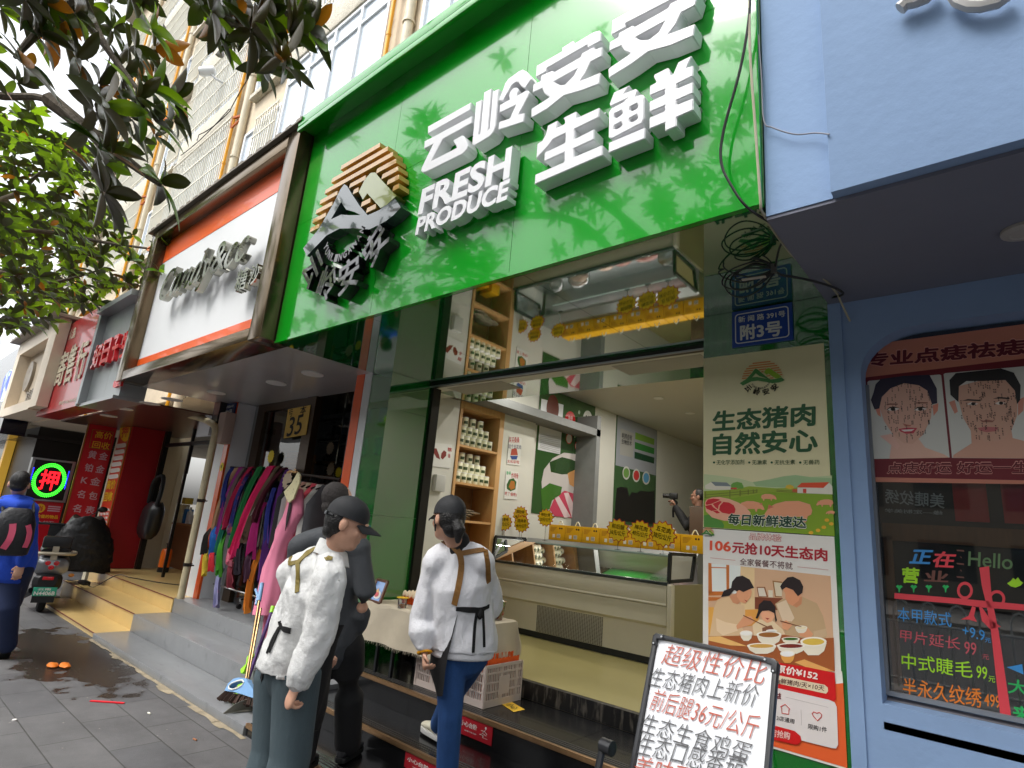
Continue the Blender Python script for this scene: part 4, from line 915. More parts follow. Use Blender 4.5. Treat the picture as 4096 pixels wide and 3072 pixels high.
pigshape(1080, 515, 105, False, 7); pigshape(830, 650, 165, False, 8); pigshape(1400, 730, 330, True, 9); pigshape(1925, 600, 115, True, 8); pigshape(2000, 740, 60, True, 9)
sc('pork_joint', [(145, 590), (170, 545), (250, 515), (360, 508), (500, 535), (640, 590), (740, 650), (820, 740), (810, 800), (640, 860), (430, 860), (250, 810), (160, 720)], 10, (238, 176, 146))
sc('red_meat', [(155, 600), (190, 545), (270, 530), (350, 540), (372, 552), (240, 610), (170, 625)], 11, (206, 40, 50)); sc('red_meat', [(150, 640), (240, 620), (270, 660), (330, 700), (245, 715), (170, 680)], 11, (206, 40, 50))
sc('red_meat', [(260, 610), (370, 565), (395, 580), (350, 630), (340, 690), (300, 660)], 11, (214, 50, 58)); sc('red_meat', [(365, 640), (420, 580), (500, 590), (570, 630), (598, 690), (585, 745), (500, 760), (400, 740), (355, 700)], 11, (206, 40, 50)); sc('red_meat', [(262, 715), (330, 708), (370, 745), (320, 752)], 11, (206, 40, 50))
for x, y in ((1710, 1035), (1815, 1000), (1900, 955), (1945, 850), (2010, 905)): sc('flower', [(x+36*math.cos(R(a)), y+26*math.sin(R(a))+x*0) for a in range(0, 360, 40)], 7, (232, 176, 50))
sl = lambda t, q, Y, m, bd, par=pk: wall_text(t, [zp(*p) for p in q], Y, m, par, bold=bd)
sl('每日新鲜速达', ((472, 922), (1645, 985), (490, 745)), L_(13), paint((232, 232, 214)), .075)
sl('每日新鲜速达', ((478, 912), (1638, 973), (494, 750)), L_(16), paint((26, 66, 46)), .03)
# lower poster
fp = thing('family_meal_poster', 'white and orange poster of a family eating and a price offer, behind the whiteboard', 'poster', PY(3080, 2990, YP))
qz0 = .70; m_pap = M('white_print', (226, 222, 214), .4, var=.02)
b = MB(); b.box(-1.333, -.684, YP, YP+.004, qz0, pz0-.004); b.build('sheet', m_pap, fp)
LF = lambda k: YP-.0006-.0004*k
def sf(name, pts, k, col, conv=zp): flat(name, [pts], LF(k), paint(col), fp, conv)
wall_text('品牌体验', [zp(795, 1140), zp(1275, 1172), zp(800, 1030)], LF(1), paint((176, 50, 56)), fp, bold=.06)
wall_text('品牌体验', [zp(800, 1136), zp(1270, 1166), zp(805, 1034)], LF(2), paint((240, 226, 214)), fp, bold=.012)
wall_text('106', [zp(215, 1295), zp(530, 1318), zp(218, 1145)], LF(1), paint((226, 84, 50)), fp, bold=.035)
wall_text('元抢10天生态肉', [zp(545, 1335), zp(1955, 1462), zp(550, 1160)], LF(1), paint((172, 32, 46)), fp, bold=.035)
wall_text('全家餐餐不将就', [zp(660, 1512), zp(1440, 1582), zp(662, 1408)], LF(1), paint((96, 54, 52)), fp, bold=.006)
for q in ([(225, 1402), (595, 1440), (595, 1446), (225, 1408)], [(1510, 1535), (1965, 1582), (1965, 1588), (1510, 1541)]): sf('rule', q, 1, (200, 120, 110))
e0 = PY(2780+195/3.687, 1850+1050/3.687, LF(1)); emblem(lambda u, v: Vector((e0.x+u*.034, LF(1), e0.z+v*.034)), fp, pr, 0, (0, -1, 0), letters=False)
wall_text('云岭安安', [zp(140, 1092), zp(250, 1096), zp(140, 1070)], LF(1), pr[3], fp, bold=.03)
zf = lambda x, y: (2780+x/3.568, 2220+y/3.568)
def ff(name, pts, k, col): flat(name, [pts], LF(k), paint(col), fp, zf)
ff('picture', [(190, 112), (640, 160), (1935, 300), (1995, 1660), (190, 1480)], 1, (214, 172, 136))
ff('picture_wall', [(650, 165), (850, 185), (850, 900), (650, 900)], 2, (232, 200, 150)); ff('window_light', [(235, 120), (490, 140), (650, 160), (640, 560), (235, 520)], 2, (226, 230, 224))
for q in ([(190, 112), (235, 118), (245, 530), (190, 560)], [(445, 140), (488, 143), (488, 540), (450, 540)], [(190, 520), (490, 520), (490, 570), (190, 580)], [(235, 170), (450, 178), (450, 190), (235, 185)], [(190, 600), (380, 605), (300, 650), (190, 655)]): ff('window_frame', q, 3, (198, 112, 46))
ff('shelf', [(855, 600), (1250, 615), (1250, 790), (855, 770)], 2, (128, 66, 40)); ff('picture_frame', [(880, 455), (1000, 455), (1045, 600), (905, 600)], 3, (150, 92, 50)); ff('picture_frame', [(895, 470), (985, 470), (1020, 590), (915, 588)], 4, (226, 214, 196)); ff('picture_frame', [(1105, 365), (1240, 380), (1240, 605), (1140, 600)], 3, (160, 110, 60)); ff('picture_frame', [(1125, 385), (1240, 400), (1240, 590), (1155, 585)], 4, (220, 206, 178)); ff('jar', [(1045, 500), (1110, 505), (1110, 605), (1050, 600)], 3, (226, 214, 190))
ff('chair', [(190, 745), (270, 745), (240, 1100), (190, 1160)], 3, (230, 168, 76)); ff('chair', [(715, 780), (930, 775), (900, 1000), (715, 1020)], 3, (228, 160, 74))
sk = (226, 160, 118); hair = (40, 30, 30)
ff('mother_body', [(205, 1165), (240, 960), (270, 760), (320, 640), (470, 590), (620, 700), (705, 720), (715, 880), (650, 960), (700, 1110), (600, 1160)], 5, (222, 188, 146))
ff('mother_sleeve', [(300, 900), (440, 960), (600, 990), (610, 1080), (400, 1150), (310, 1080)], 6, (236, 206, 168)); ff('mother_hand', [(590, 1010), (690, 880), (800, 870), (850, 940), (800, 990), (600, 1060)], 7, sk)
ff('mother_neck', [(490, 590), (600, 540), (650, 660), (610, 705), (540, 680)], 6, (212, 146, 106)); ff('mother_face', [(590, 480), (700, 450), (800, 480), (810, 530), (795, 600), (760, 640), (720, 695), (650, 670), (600, 600)], 7, sk)
ff('mother_hair', [(370, 600), (410, 510), (515, 470), (530, 380), (590, 310), (680, 295), (780, 350), (845, 470), (800, 480), (690, 530), (630, 500), (600, 520), (560, 500), (490, 580)], 8, hair); ff('mother_mouth', [(700, 635), (745, 655), (735, 672)], 8, (176, 40, 40))
ff('father_body', [(1140, 700), (1240, 630), (1540, 600), (1740, 690), (1830, 880), (1885, 1130), (1860, 1200), (1600, 1210), (1290, 1150), (1250, 950)], 5, (196, 164, 124)); ff('father_light', [(1160, 700), (1300, 640), (1420, 900), (1380, 950), (1250, 940)], 6, (226, 200, 168))
ff('father_neck', [(1390, 640), (1530, 590), (1520, 700), (1450, 750), (1390, 720)], 6, (206, 140, 100)); ff('father_face', [(1250, 470), (1350, 440), (1470, 500), (1520, 540), (1480, 650), (1390, 725), (1330, 690), (1290, 620), (1290, 560)], 7, (222, 152, 110))
ff('father_hair', [(1215, 450), (1250, 390), (1320, 320), (1400, 308), (1500, 360), (1545, 450), (1530, 540), (1470, 590), (1400, 500), (1300, 460), (1240, 500)], 8, hair)
ff('father_hand', [(1240, 960), (1300, 930), (1390, 1000), (1320, 1080), (1250, 1050)], 7, sk); ff('father_hand', [(1480, 1110), (1600, 1030), (1690, 1130), (1640, 1190), (1500, 1160)], 7, sk); ff('father_sleeve', [(1690, 1090), (1870, 1050), (1885, 1160), (1700, 1200)], 7, (206, 176, 138))
ff('child_body', [(820, 1000), (920, 920), (1100, 930), (1250, 1060), (1285, 1130), (1100, 1160), (840, 1150)], 7, (232, 206, 166)); ff('child_pinafore', [(960, 1040), (1090, 1000), (1140, 1090), (960, 1110)], 8, (140, 90, 64)); ff('child_face', [(915, 800), (1130, 800), (1140, 880), (1090, 950), (1030, 970), (970, 930)], 8, (236, 172, 132))
ff('child_hair', [(900, 800), (910, 710), (980, 645), (1080, 655), (1145, 740), (1150, 850), (1170, 930), (1150, 960), (1130, 830), (1050, 790), (960, 800), (935, 830), (890, 910), (865, 900)], 9, hair); ff('child_mouth', [(1000, 895), (1065, 905), (1035, 925)], 9, (180, 50, 46))
ff('table', [(190, 1160), (700, 1150), (1290, 1140), (1640, 1200), (1980, 1180), (1995, 1660), (190, 1500)], 6, (164, 90, 46)); ff('table_light', [(190, 1165), (360, 1160), (740, 1300), (500, 1290), (190, 1220)], 7, (236, 184, 110)); ff('table_light', [(1420, 1530), (1560, 1490), (1990, 1660), (1700, 1650)], 7, (230, 170, 96))
def bowl(cx, cy, w, h, fillc, k=9, body=(238, 228, 206)):
    ff('bowl', [(cx-w, cy), (cx+w, cy+.12*h), (cx+w*.8, cy+h*.7), (cx+w*.4, cy+h), (cx-w*.4, cy+h), (cx-w*.8, cy+h*.6)], k, body)
    ff('bowl_rim', [(cx+p[0], cy+p[1]) for p in ell(0, 6, w, h*.34)], k+1, (246, 238, 222)); ff('food', [(cx+p[0], cy+p[1]) for p in ell(0, 8, w*.82, h*.24)], k+2, fillc)
bowl(730, 1110, 90, 115, (246, 242, 234)); bowl(1055, 1130, 180, 150, (160, 104, 50)); bowl(1095, 1075, 82, 60, (246, 242, 234), 8); bowl(1515, 1030, 88, 85, (240, 226, 190), 8); bowl(1365, 1190, 130, 80, (66, 104, 36)); bowl(1690, 1230, 190, 200, (226, 190, 80), 10); bowl(1370, 1290, 205, 120, (126, 44, 34), 11); bowl(950, 1290, 210, 120, (214, 166, 80), 11); bowl(1320, 1400, 105, 140, (244, 242, 238), 12, (226, 160, 80))
for q in ([(690, 855), (1030, 1020), (1025, 1030), (688, 868)], [(1215, 935), (1520, 1020), (1518, 1030), (1213, 946)]): ff('chopsticks', q, 12, (120, 60, 36))
z9 = lambda x, y: (2980+x/3.516, 2600+y/3.516)
def f9(name, pts, k, col): flat(name, [pts], LF(k), paint(col), fp, z9)
f9('orange_ground', [(-300, 160), (1380, 465), (1440, 1660), (300, 1325), (-560, 1100)], 2, (226, 96, 46)); f9('white_corner', [(1268, 280), (1365, 300), (1380, 465), (1275, 478)], 3, (226, 222, 214))
f9('red_band', [(-300, 100), (490, 180), (870, 240), (1262, 320), (1280, 690), (1255, 720), (1150, 690), (-300, 430)], 13, (206, 26, 28)); f9('pill', [(-300, 250), (445, 350), (1120, 490), (1165, 530), (1168, 580), (1140, 615), (435, 465), (-300, 340)], 14, (228, 210, 178))
f9('white_card', [(-300, 470), (430, 530), (1180, 700), (1260, 735), (1290, 800), (1310, 1330), (1280, 1385), (1220, 1380), (330, 1155), (-400, 960)], 14, (222, 214, 210)); f9('red_pill', [(-500, 850), (355, 1045), (700, 1140), (780, 1210), (795, 1270), (750, 1330), (690, 1330), (-560, 1020)], 15, (206, 26, 28))
def t9(t, q, k, col, bd): wall_text(t, [z9(*p) for p in q], LF(k), paint(col), fp, bold=bd)
t9('原价¥152', ((425, 310), (1020, 428), (440, 195)), 16, (240, 226, 216), .035); t9('500g鲜猪肉/天×10天', ((335, 455), (1112, 592), (345, 368)), 16, (80, 40, 36), .012); t9('权益', ((335, 675), (508, 695), (340, 585)), 16, (110, 30, 40), .035)
t9('3店通用', ((440, 985), (690, 1042), (448, 918)), 16, (50, 44, 44), .012); t9('限购1件', ((885, 1110), (1150, 1165), (890, 1035)), 16, (50, 44, 44), .012); t9('到店抢购', ((265, 1195), (628, 1262), (275, 1090)), 17, (236, 200, 190), .02)
def outline9(name, pts, k, col, w_=.0022):
    b = MB(); p = [PY(*z9(*q), LF(k)) for q in pts]; b.tube(p+[p[0]], w_, 4); b.build(name, paint(col), fp)
outline9('house_icon', [(500, 800), (565, 765), (632, 835), (618, 840), (615, 905), (520, 890), (515, 810)], 16, (200, 70, 60)); outline9('heart_icon', [(1010, 890), (1050, 880), (1080, 910), (1070, 950), (1020, 995), (960, 930), (945, 895), (965, 872)], 16, (200, 70, 60))
f9('rule', [(570, 660), (1170, 805), (1170, 809), (570, 664)], 16, (170, 160, 156)); f9('rule', [(786, 840), (790, 840), (796, 1060), (792, 1060)], 16, (170, 160, 156))

# ================================================================ mole removal poster in the blue shop window
zm = lambda x, y: (3380+x/2.370, 1250+y/2.370)
YQ = 3.318
mp_ = thing('face_chart_poster', 'pink and maroon poster of two dotted faces behind the rounded blue shop window', 'poster', PY(3460, 1925, YQ))
def fq(name, pts, k, col, m=None): flat(name, [pts], YQ-.0005*k, m or paint(col), mp_, zm)
fq('sheet', [(120, 400), (130, 340), (190, 310), (2600, -10), (2600, 1640), (190, 1605)], 0, (196, 126, 104))
fq('maroon_panel', [(190, 640), (200, 615), (2600, 330), (2600, 1610), (260, 1560), (245, 1545)], 1, (108, 22, 34))
fq('photo_ground', [(212, 660), (225, 648), (895, 588), (912, 595), (992, 1375), (262, 1388)], 2, (204, 204, 196)); fq('photo_ground', [(935, 585), (950, 575), (1760, 505), (1800, 1385), (1015, 1378)], 2, (204, 204, 196)); fq('photo_ground', [(1840, 490), (2600, 420), (2600, 1395), (1850, 1385)], 2, (204, 204, 196))
fs = (216, 170, 150)
fq('woman_neck', [(420, 1387), (440, 1250), (420, 1150), (520, 1170), (700, 1200), (760, 1280), (940, 1345), (990, 1376)], 3, (222, 178, 158)); fq('woman_face', [(320, 880), (340, 780), (450, 700), (600, 660), (760, 690), (830, 800), (815, 1000), (740, 1160), (640, 1245), (560, 1240), (450, 1150), (370, 1030)], 4, fs)
fq('woman_ear', [(830, 880), (885, 860), (880, 930), (840, 980)], 3, (220, 140, 116)); fq('woman_ear', [(285, 905), (330, 900), (340, 990), (310, 970)], 3, (220, 140, 116)); fq('woman_hair', [(280, 920), (245, 830), (270, 760), (290, 680), (340, 630), (560, 600), (800, 590), (870, 720), (875, 860), (825, 870), (780, 740), (700, 690), (560, 670), (430, 720), (350, 800), (325, 910)], 5, (34, 28, 52))
for x0, x1, y in ((385, 500, 862), (655, 785, 850)): fq('woman_brow', [(x0, y+12), (x0+40, y), (x1, y+2), (x1, y+12), (x0+40, y+12)], 5, (130, 74, 60))
for cx in (455, 715):
    fq('woman_eye', [(cx-62, 925), (cx-30, 902), (cx+20, 900), (cx+62, 912), (cx+30, 928), (cx-30, 932)], 5, (232, 222, 214)); fq('woman_iris', [(cx+p[0], 916+p[1]) for p in ell(0, 0, 22, 16)], 6, (40, 30, 28)); fq('woman_lash', [(cx-66, 925), (cx-30, 896), (cx+20, 893), (cx+70, 908), (cx+20, 904), (cx-30, 908)], 6, (30, 24, 24))
fq('woman_mouth', [(505, 1105), (590, 1090), (685, 1095), (650, 1145), (580, 1150), (530, 1130)], 5, (196, 70, 84)); fq('woman_teeth', [(530, 1112), (660, 1105), (630, 1125), (560, 1128)], 6, (236, 228, 220)); fq('woman_nose', [(545, 1050), (560, 1070), (590, 1062), (620, 1068), (640, 1048), (620, 1080), (570, 1082)], 5, (186, 116, 100)); fq('woman_hand', [(330, 1170), (440, 1150), (520, 1260), (500, 1300), (430, 1250)], 4, (226, 180, 164))
fq('man_neck', [(1020, 1376), (1030, 1350), (1200, 1240), (1190, 1080), (1570, 1060), (1590, 1190), (1790, 1240), (1800, 1384)], 3, (206, 158, 136)); fq('man_face', [(1075, 830), (1075, 700), (1300, 640), (1540, 640), (1640, 780), (1630, 980), (1570, 1140), (1480, 1215), (1330, 1225), (1210, 1150), (1120, 1000)], 4, (204, 160, 138))
fq('man_ear', [(985, 850), (1040, 830), (1070, 940), (1040, 960)], 3, (206, 140, 120)); fq('man_ear', [(1640, 830), (1700, 800), (1690, 930), (1640, 980)], 3, (206, 140, 120)); fq('man_hair', [(1075, 850), (1000, 780), (990, 640), (1050, 575), (1480, 530), (1600, 570), (1665, 690), (1660, 830), (1630, 870), (1610, 740), (1520, 640), (1300, 650), (1150, 650), (1080, 700)], 5, (22, 20, 22))
for x0, x1, y in ((1105, 1285, 820), (1400, 1560, 800)): fq('man_brow', [(x0, y+18), (x0+60, y), (x1, y+8), (x1, y+22), (x0+60, y+16)], 5, (60, 46, 42))
for cx, cy in ((1215, 862), (1480, 855)): fq('man_eye', [(cx-60, cy+6), (cx-20, cy-12), (cx+50, cy+2), (cx+10, cy+18), (cx-30, cy+18)], 5, (224, 214, 206)); fq('man_iris', [(cx+p[0], cy+4+p[1]) for p in ell(0, 0, 20, 15)], 6, (36, 28, 26))
fq('man_mouth', [(1255, 1095), (1340, 1082), (1455, 1090), (1430, 1125), (1340, 1135), (1280, 1120)], 5, (190, 110, 110)); fq('man_nose', [(1270, 1010), (1310, 1025), (1345, 1015), (1400, 1025), (1430, 1005), (1400, 1040), (1300, 1040)], 5, (150, 96, 84))
random.seed(21)
for (cx, cy, rx, ry, n) in ((590, 930, 250, 280, 95), (1360, 900, 280, 300, 105)):
    b = MB()
    for i in range(n):
        a = random.uniform(0, 6.28); r_ = math.sqrt(random.random()); x, y = cx+rx*r_*math.cos(a), cy+ry*r_*math.sin(a)
        p = PY(*zm(x, y), YQ-.0034); b.poly([(p.x-.0022, p.y, p.z), (p.x+.0022, p.y, p.z), (p.x+.0022, p.y, p.z+.004), (p.x-.0022, p.y, p.z+.004)])
        for k in range(2): zz = p.z-.004-.006*k; b.poly([(p.x-.002, p.y, zz-.0035), (p.x+.002, p.y, zz-.0035), (p.x+.002, p.y, zz), (p.x-.002, p.y, zz)])
    b.build('mole_marks', paint((40, 26, 26)), mp_, fix=False)
wall_text('专业点痣祛痣', [zm(190, 530), zm(1725, 405), zm(195, 378)], YQ-.0006, paint((214, 150, 136)), mp_, bold=.06); wall_text('专业点痣祛痣', [zm(197, 522), zm(1718, 398), zm(202, 386)], YQ-.0012, paint((92, 16, 34)), mp_, bold=.04)
wall_text('点痣好运 好运一生', [zm(395, 1532), zm(1760, 1535), zm(400, 1415)], YQ-.0010, paint((214, 150, 140)), mp_, bold=.045); wall_text('点痣好运 好运一生', [zm(400, 1526), zm(1754, 1529), zm(406, 1422)], YQ-.0016, paint((92, 18, 30)), mp_, bold=.018)

# ================================================================ interior of the butcher shop
m_wood = M('pale_wood', (196, 152, 100), .5, var=.12, vscale=6, stretch=(1, 8, 1))
shf = thing('shelf_unit', 'pale wooden niche shelf unit holding rows of white jars in the butcher shop', 'shelf', (-4.95, 4.93, .5))
b = MB(); b.box(-5.14, -4.785, 4.545, 4.585, .5, 3.005); b.box(-5.14, -4.785, 5.235, 5.315, .5, 3.005); b.box(-5.14, -4.785, 4.586, 5.234, 2.92, 3.005); b.build('frame', m_wood, shf, bevel=.003)
b = MB(); b.box(-5.148, -5.142, 4.586, 5.234, .5, 2.919); b.build('back_panel', M('brown_wood', (136, 98, 60), .6, var=.15, stretch=(1, 8, 1)), shf)
SH = [2.497, 2.071, 1.655, 1.24, .85]
for z in SH: b = MB(); b.box(-5.14, -4.79, 4.586, 5.234, z-.025, z); b.build('shelf_board', m_wood, shf)
m_jar = M('jar_ivory', (226, 224, 196), .35, var=.03); m_jlid = M('jar_lid', (235, 235, 232), .3); m_jlab = M('jar_label', (60, 76, 44), .5)
jar0 = thing('jar', 'x', 'jar', (0, 0, 0)); jr, jh = .042, .118
b = MB(); b.lathe((0, 0, 0), [(jr*.96, 0), (jr, .004), (jr, jh-.012), (jr*.97, jh-.01)], 16); jb = b.build('body', m_jar, jar0, smooth=True)
b = MB(); b.lathe((0, 0, jh-.0099), [(jr*1.02, 0), (jr*1.02, .008), (jr*.9, .01)], 16); b.build('lid', m_jlid, jar0, smooth=True)
b = MB()
ps_ = []
for k in range(6):
    an = R(-38+15*k*1.0); ps_.append((jr*1.012*math.cos(an), jr*1.012*math.sin(an)))
for k in range(5): b.quad((*ps_[k], .035), (*ps_[k+1], .035), (*ps_[k+1], .07), (*ps_[k], .07))
b.build('label', m_jlab, jar0)
jk = kids_of(jar0); first = True
names6 = ['first', 'second', 'third', 'fourth', 'fifth', 'sixth']
for gi, (zb_, gname) in enumerate(((SH[0], 'upper'), (SH[1], 'second'))):
    for row, (n, x_, y0) in enumerate(((6, -4.86, 4.66), (5, -4.90, 4.72), (3, -4.94, 4.78))):
        for i in range(n):
            o = jar0 if first else copy_tree(jar0, None, jk); first = False
            st_ = .098 if row < 2 else .13
            o.location = (x_+random.uniform(-.004, .004), y0+st_*i, zb_+.001+row*(jh+.0005)); o.rotation_euler = (0, 0, random.uniform(-.25, .1)-.3)
            o['label'] = 'white lidded jar, %s jar shelf, %s from the shop front in the %s row' % (gname, names6[i], ('bottom', 'middle', 'top')[row]); o['group'] = 'white jars stacked on the wooden shelves'
m_bag = M('silver_bag', (150, 138, 120), .25, metal=.5, var=.35, vscale=14, bump=.8, bscale=18)
random.seed(4)
for i in range(7):
    y = 4.72+.06*(i % 4)+random.uniform(-.01, .01); z = SH[2]+.002+.045*(i//4)+.022*(i % 4)
    b = MB(); b.ball((-4.93+random.uniform(-.02, .02), y+.1, z+.02), .1, .14, .02, 12)
    b.thing('snack_bag', m_bag, 'crinkled silver food bag piled on the third shelf, %s of the seven' % ['lowest', 'second', 'third', 'fourth', 'fifth', 'sixth', 'topmost'][i], 'bag', 'silver bags piled on the third shelf', smooth=True)
m_ybox = M('yellow_carton', (222, 168, 20), .45, var=.04)
for i in range(2):
    b = MB(); b.box(-5.05, -4.83, 4.7+.2*i, 4.85+.2*i, SH[3]+.001, SH[3]+.1+.03*i); b.thing('carton', m_ybox, 'small yellow carton on the fourth shelf, %s the shop front' % ('nearer' if i == 0 else 'farther from'), 'box', bevel=.004)
# hand drawn leaflets on the left wall (x = -4.8)
m_leaf = M('leaflet_paper', (214, 214, 210), .6)
XS = -4.795
def sx(p, X=XS): return PX(p[0], p[1], X)
def side_poly(name, pts, X, mat, par): return filled(name, [[PX(p[0], p[1], X) for p in pts]], None, mat, par)
def side_txt(t, q, X, mat, par, bold=.01):
    a, b2, c2 = [PX(p[0], p[1], X) for p in q]; return flat_font('lettering', t, mat, par, quadmap(a, b2, c2, (1, 0, 0)), bold)
def zi(x, y): return (1900+x/2.011, 1500+y/2.011)
def zk(x, y): return (1000+x/2.011, 1500+y/2.011)
m_rink = M('red_marker', (176, 40, 44), .6); m_bink = M('navy_marker', (44, 40, 96), .6); m_gink = M('green_marker', (70, 170, 110), .6)
def leaflet(name, label, quad, conv):
    t = thing(name, label, 'leaflet', sx(conv(*quad[0])))
    p = [sx(conv(*q)) for q in quad]; b = MB(); b.prism(p, (.003, 0, 0)); b.build('paper', m_leaf, t); return t
l1 = leaflet('leaflet', 'white leaflet with two strips of drawn pork belly beside the shop door frame', [(1425, 730), (1610, 750), (1625, 560), (1440, 540)], zk)
for pts in ([(1480, 590), (1500, 590), (1520, 640), (1530, 680), (1500, 665), (1480, 630)], [(1535, 665), (1540, 630), (1560, 605), (1580, 620), (1578, 650), (1550, 680)]): side_poly('meat_drawing', [zk(*p) for p in pts], XS+.004, paint((122, 40, 34)), l1)
side_txt('五', [zk(1437, 580), zk(1465, 580), zk(1437, 548)], XS+.004, m_rink, l1); side_txt('花', [zk(1432, 628), zk(1458, 628), zk(1432, 595)], XS+.004, m_rink, l1); side_txt('肉', [zk(1428, 680), zk(1455, 680), zk(1428, 645)], XS+.004, m_rink, l1)
side_txt('糯', [zk(1590, 615), zk(1622, 618), zk(1590, 582)], XS+.004, m_rink, l1); side_txt('香', [zk(1592, 665), zk(1614, 668), zk(1592, 632)], XS+.004, m_rink, l1)
l2 = leaflet('leaflet', 'white leaflet with a drawn bowl of braised pork, the upper one right of the shelves', [(255, 715), (360, 730), (375, 510), (275, 490)], zi)
side_poly('bowl_drawing', [zi(*p) for p in ((282, 650), (345, 650), (335, 680), (295, 680))], XS+.004, paint((50, 76, 140)), l2); side_poly('meat_drawing', [zi(*p) for p in ((285, 645), (295, 595), (335, 590), (345, 645))], XS+.0045, paint((176, 74, 54)), l2)
side_txt('呆买桑桑', [zi(272, 543), zi(356, 547), zi(274, 497)], XS+.004, m_rink, l2); side_txt('这个五花肉', [zi(268, 590), zi(370, 598), zi(270, 555)], XS+.004, m_bink, l2); side_txt('太松软啦', [zi(258, 705), zi(355, 715), zi(260, 678)], XS+.004, m_rink, l2)
l3 = leaflet('leaflet', 'white leaflet with drawn fried ribs, the lower one right of the shelves', [(232, 995), (335, 1002), (350, 785), (250, 768)], zi)
side_poly('leaf_drawing', [zi(*p) for p in ((256, 880), (275, 840), (310, 830), (333, 860), (325, 920), (285, 935), (256, 915))], XS+.004, paint((54, 92, 44)), l3); side_poly('rib_drawing', [zi(*p) for p in ((270, 900), (290, 850), (318, 855), (322, 910), (290, 925))], XS+.0045, paint((172, 110, 50)), l3)
side_txt('香香', [zi(252, 800), zi(288, 803), zi(254, 772)], XS+.004, m_gink, l3); side_txt('炸排骨', [zi(292, 830), zi(348, 835), zi(293, 785)], XS+.004, m_rink, l3); side_txt('绝了!香喷3', [zi(238, 965), zi(335, 980), zi(240, 935)], XS+.004, m_rink, l3)
b = MB(); p = sx(zk(1508, 870)); b.box(-4.799, -4.74, p.y-.07, p.y+.07, p.z-.09, p.z+.09); b.thing('switch_box', M('switch_grey', (186, 186, 182), .5), 'square pale switch box on the white wall by the shop door frame', 'switch', bevel=.008)
# two large posters deeper on the same wall
XS2 = -4.855
def big_poster(y0, y1, z0, z1, label, col):
    t = thing('wall_poster', label, 'poster', (XS2, (y0+y1)/2, z0)); b = MB(); b.box(XS2-.004, XS2+.004, y0, y1, z0, z1); b.build('board', M('poster_board_%d' % col[0], col, .12, coat=1), t); return t
bp1 = big_poster(6.07, 7.47, 1.83, 3.555, 'large green poster of sliced pork and vegetables on the inner wall', (52, 84, 46))
def b1(name, pts, k, col): filled(name, [[PX(*zi(*p), XS2+.005+.0007*k) for p in pts]], None, M('print_g_%d_%d_%d' % col, col, .2, coat=.8), bp1)
b1('text_panel', [(505, 600), (685, 638), (712, 240), (535, 190)], 0, (206, 208, 212)); b1('seed_photo', [(625+p[0], 270+p[1]) for p in ell(0, 0, 50, 112)], 1, (96, 44, 34))
b1('red_disc', [(765+p[0], 365+p[1]) for p in ell(0, 0, 42, 74)], 1, (186, 32, 36))
for cx, cy, r_ in ((852, 450, 26), (757, 512, 26), (830, 570, 26), (898, 545, 18)): b1('ban_ring', [(cx+p[0], cy+p[1]) for p in ell(0, 0, r_, r_*1.65)], 1, (200, 60, 56)); b1('ban_disc', [(cx+p[0], cy+p[1]) for p in ell(0, 0, r_*.84, r_*1.4)], 2, (206, 206, 204))
b1('logo_disc', [(905+p[0], 348+p[1]) for p in ell(0, 0, 36, 62)], 1, (212, 212, 208)); b1('logo_hill', [(878, 362), (895, 320), (905, 340), (915, 325), (935, 375), (905, 380)], 2, (40, 56, 44))
for cx, cy in ((838, 300), (917, 495), (805, 490), (890, 602)): b1('dot', [(cx+p[0], cy+p[1]) for p in ell(0, 0, 9, 17)], 1, (150, 168, 150))
b1('plate', [(535+p[0]*1.0, 0+p[1]) for p in ((0, 860), (20, 760), (90, 670), (180, 625), (300, 640), (400, 730), (398, 1165), (70, 1130), (10, 1000))], 1, (196, 190, 190))
b1('pumpkin', [(745, 790), (830, 750), (935, 790), (935, 900), (840, 930), (760, 880)], 3, (206, 150, 96)); b1('pepper', [(600, 700), (700, 660), (780, 680), (900, 740), (880, 790), (700, 800), (610, 780)], 2, (46, 74, 40))
b1('pork', [(600, 1080), (640, 990), (720, 930), (935, 1000), (930, 1165), (640, 1135)], 3, (196, 70, 96))
for k in range(3): b1('fat_stripe', [(640+75*k, 985-35*k), (675+75*k, 975-30*k), (770+70*k, 1140), (720+60*k, 1150)], 4, (226, 200, 206)) if 720+60*k < 860 else None
b1('lettuce', [(530, 920), (600, 870), (700, 900), (690, 960), (620, 1010), (600, 1080), (540, 1090)], 4, (66, 110, 44)); b1('tomato', [(900, 860), (935, 840), (935, 920), (905, 920)], 4, (190, 50, 46))
def p1t(t, q, col, bd=.015, k=4): a, b2, c2 = [PX(*zi(*p), XS2+.005+.0007*k) for p in q]; flat_font('lettering', t, M('print_t_%d_%d_%d' % col, col, .4), bp1, quadmap(a, b2, c2, (1, 0, 0)), bd)
p1t('全程', ((748, 355), (785, 365), (750, 325)), (226, 200, 196)); p1t('禁用', ((746, 395), (785, 405), (748, 362)), (226, 200, 196)); p1t('曾令玉', ((533, 388), (566, 394), (534, 370)), (50, 46, 44))
b = MB()
for k in range(9): a, c = PX(*zi(525, 478+13*k), XS2+.0085), PX(*zi(685, 500+16*k), XS2+.0085); b.bar(a, c, .004)
b.build('small_print', paint((140, 140, 140)), bp1)
bp2 = big_poster(8.12, 9.55, 1.83, 3.555, 'large green and white poster with three badges and dark cattle, deepest in the shop', (62, 92, 58))
def b2_(name, pts, k, col): filled(name, [[PX(*zi(*p), XS2+.005+.0007*k) for p in pts]], None, M('print_g_%d_%d_%d' % col, col, .2, coat=.8), bp2)
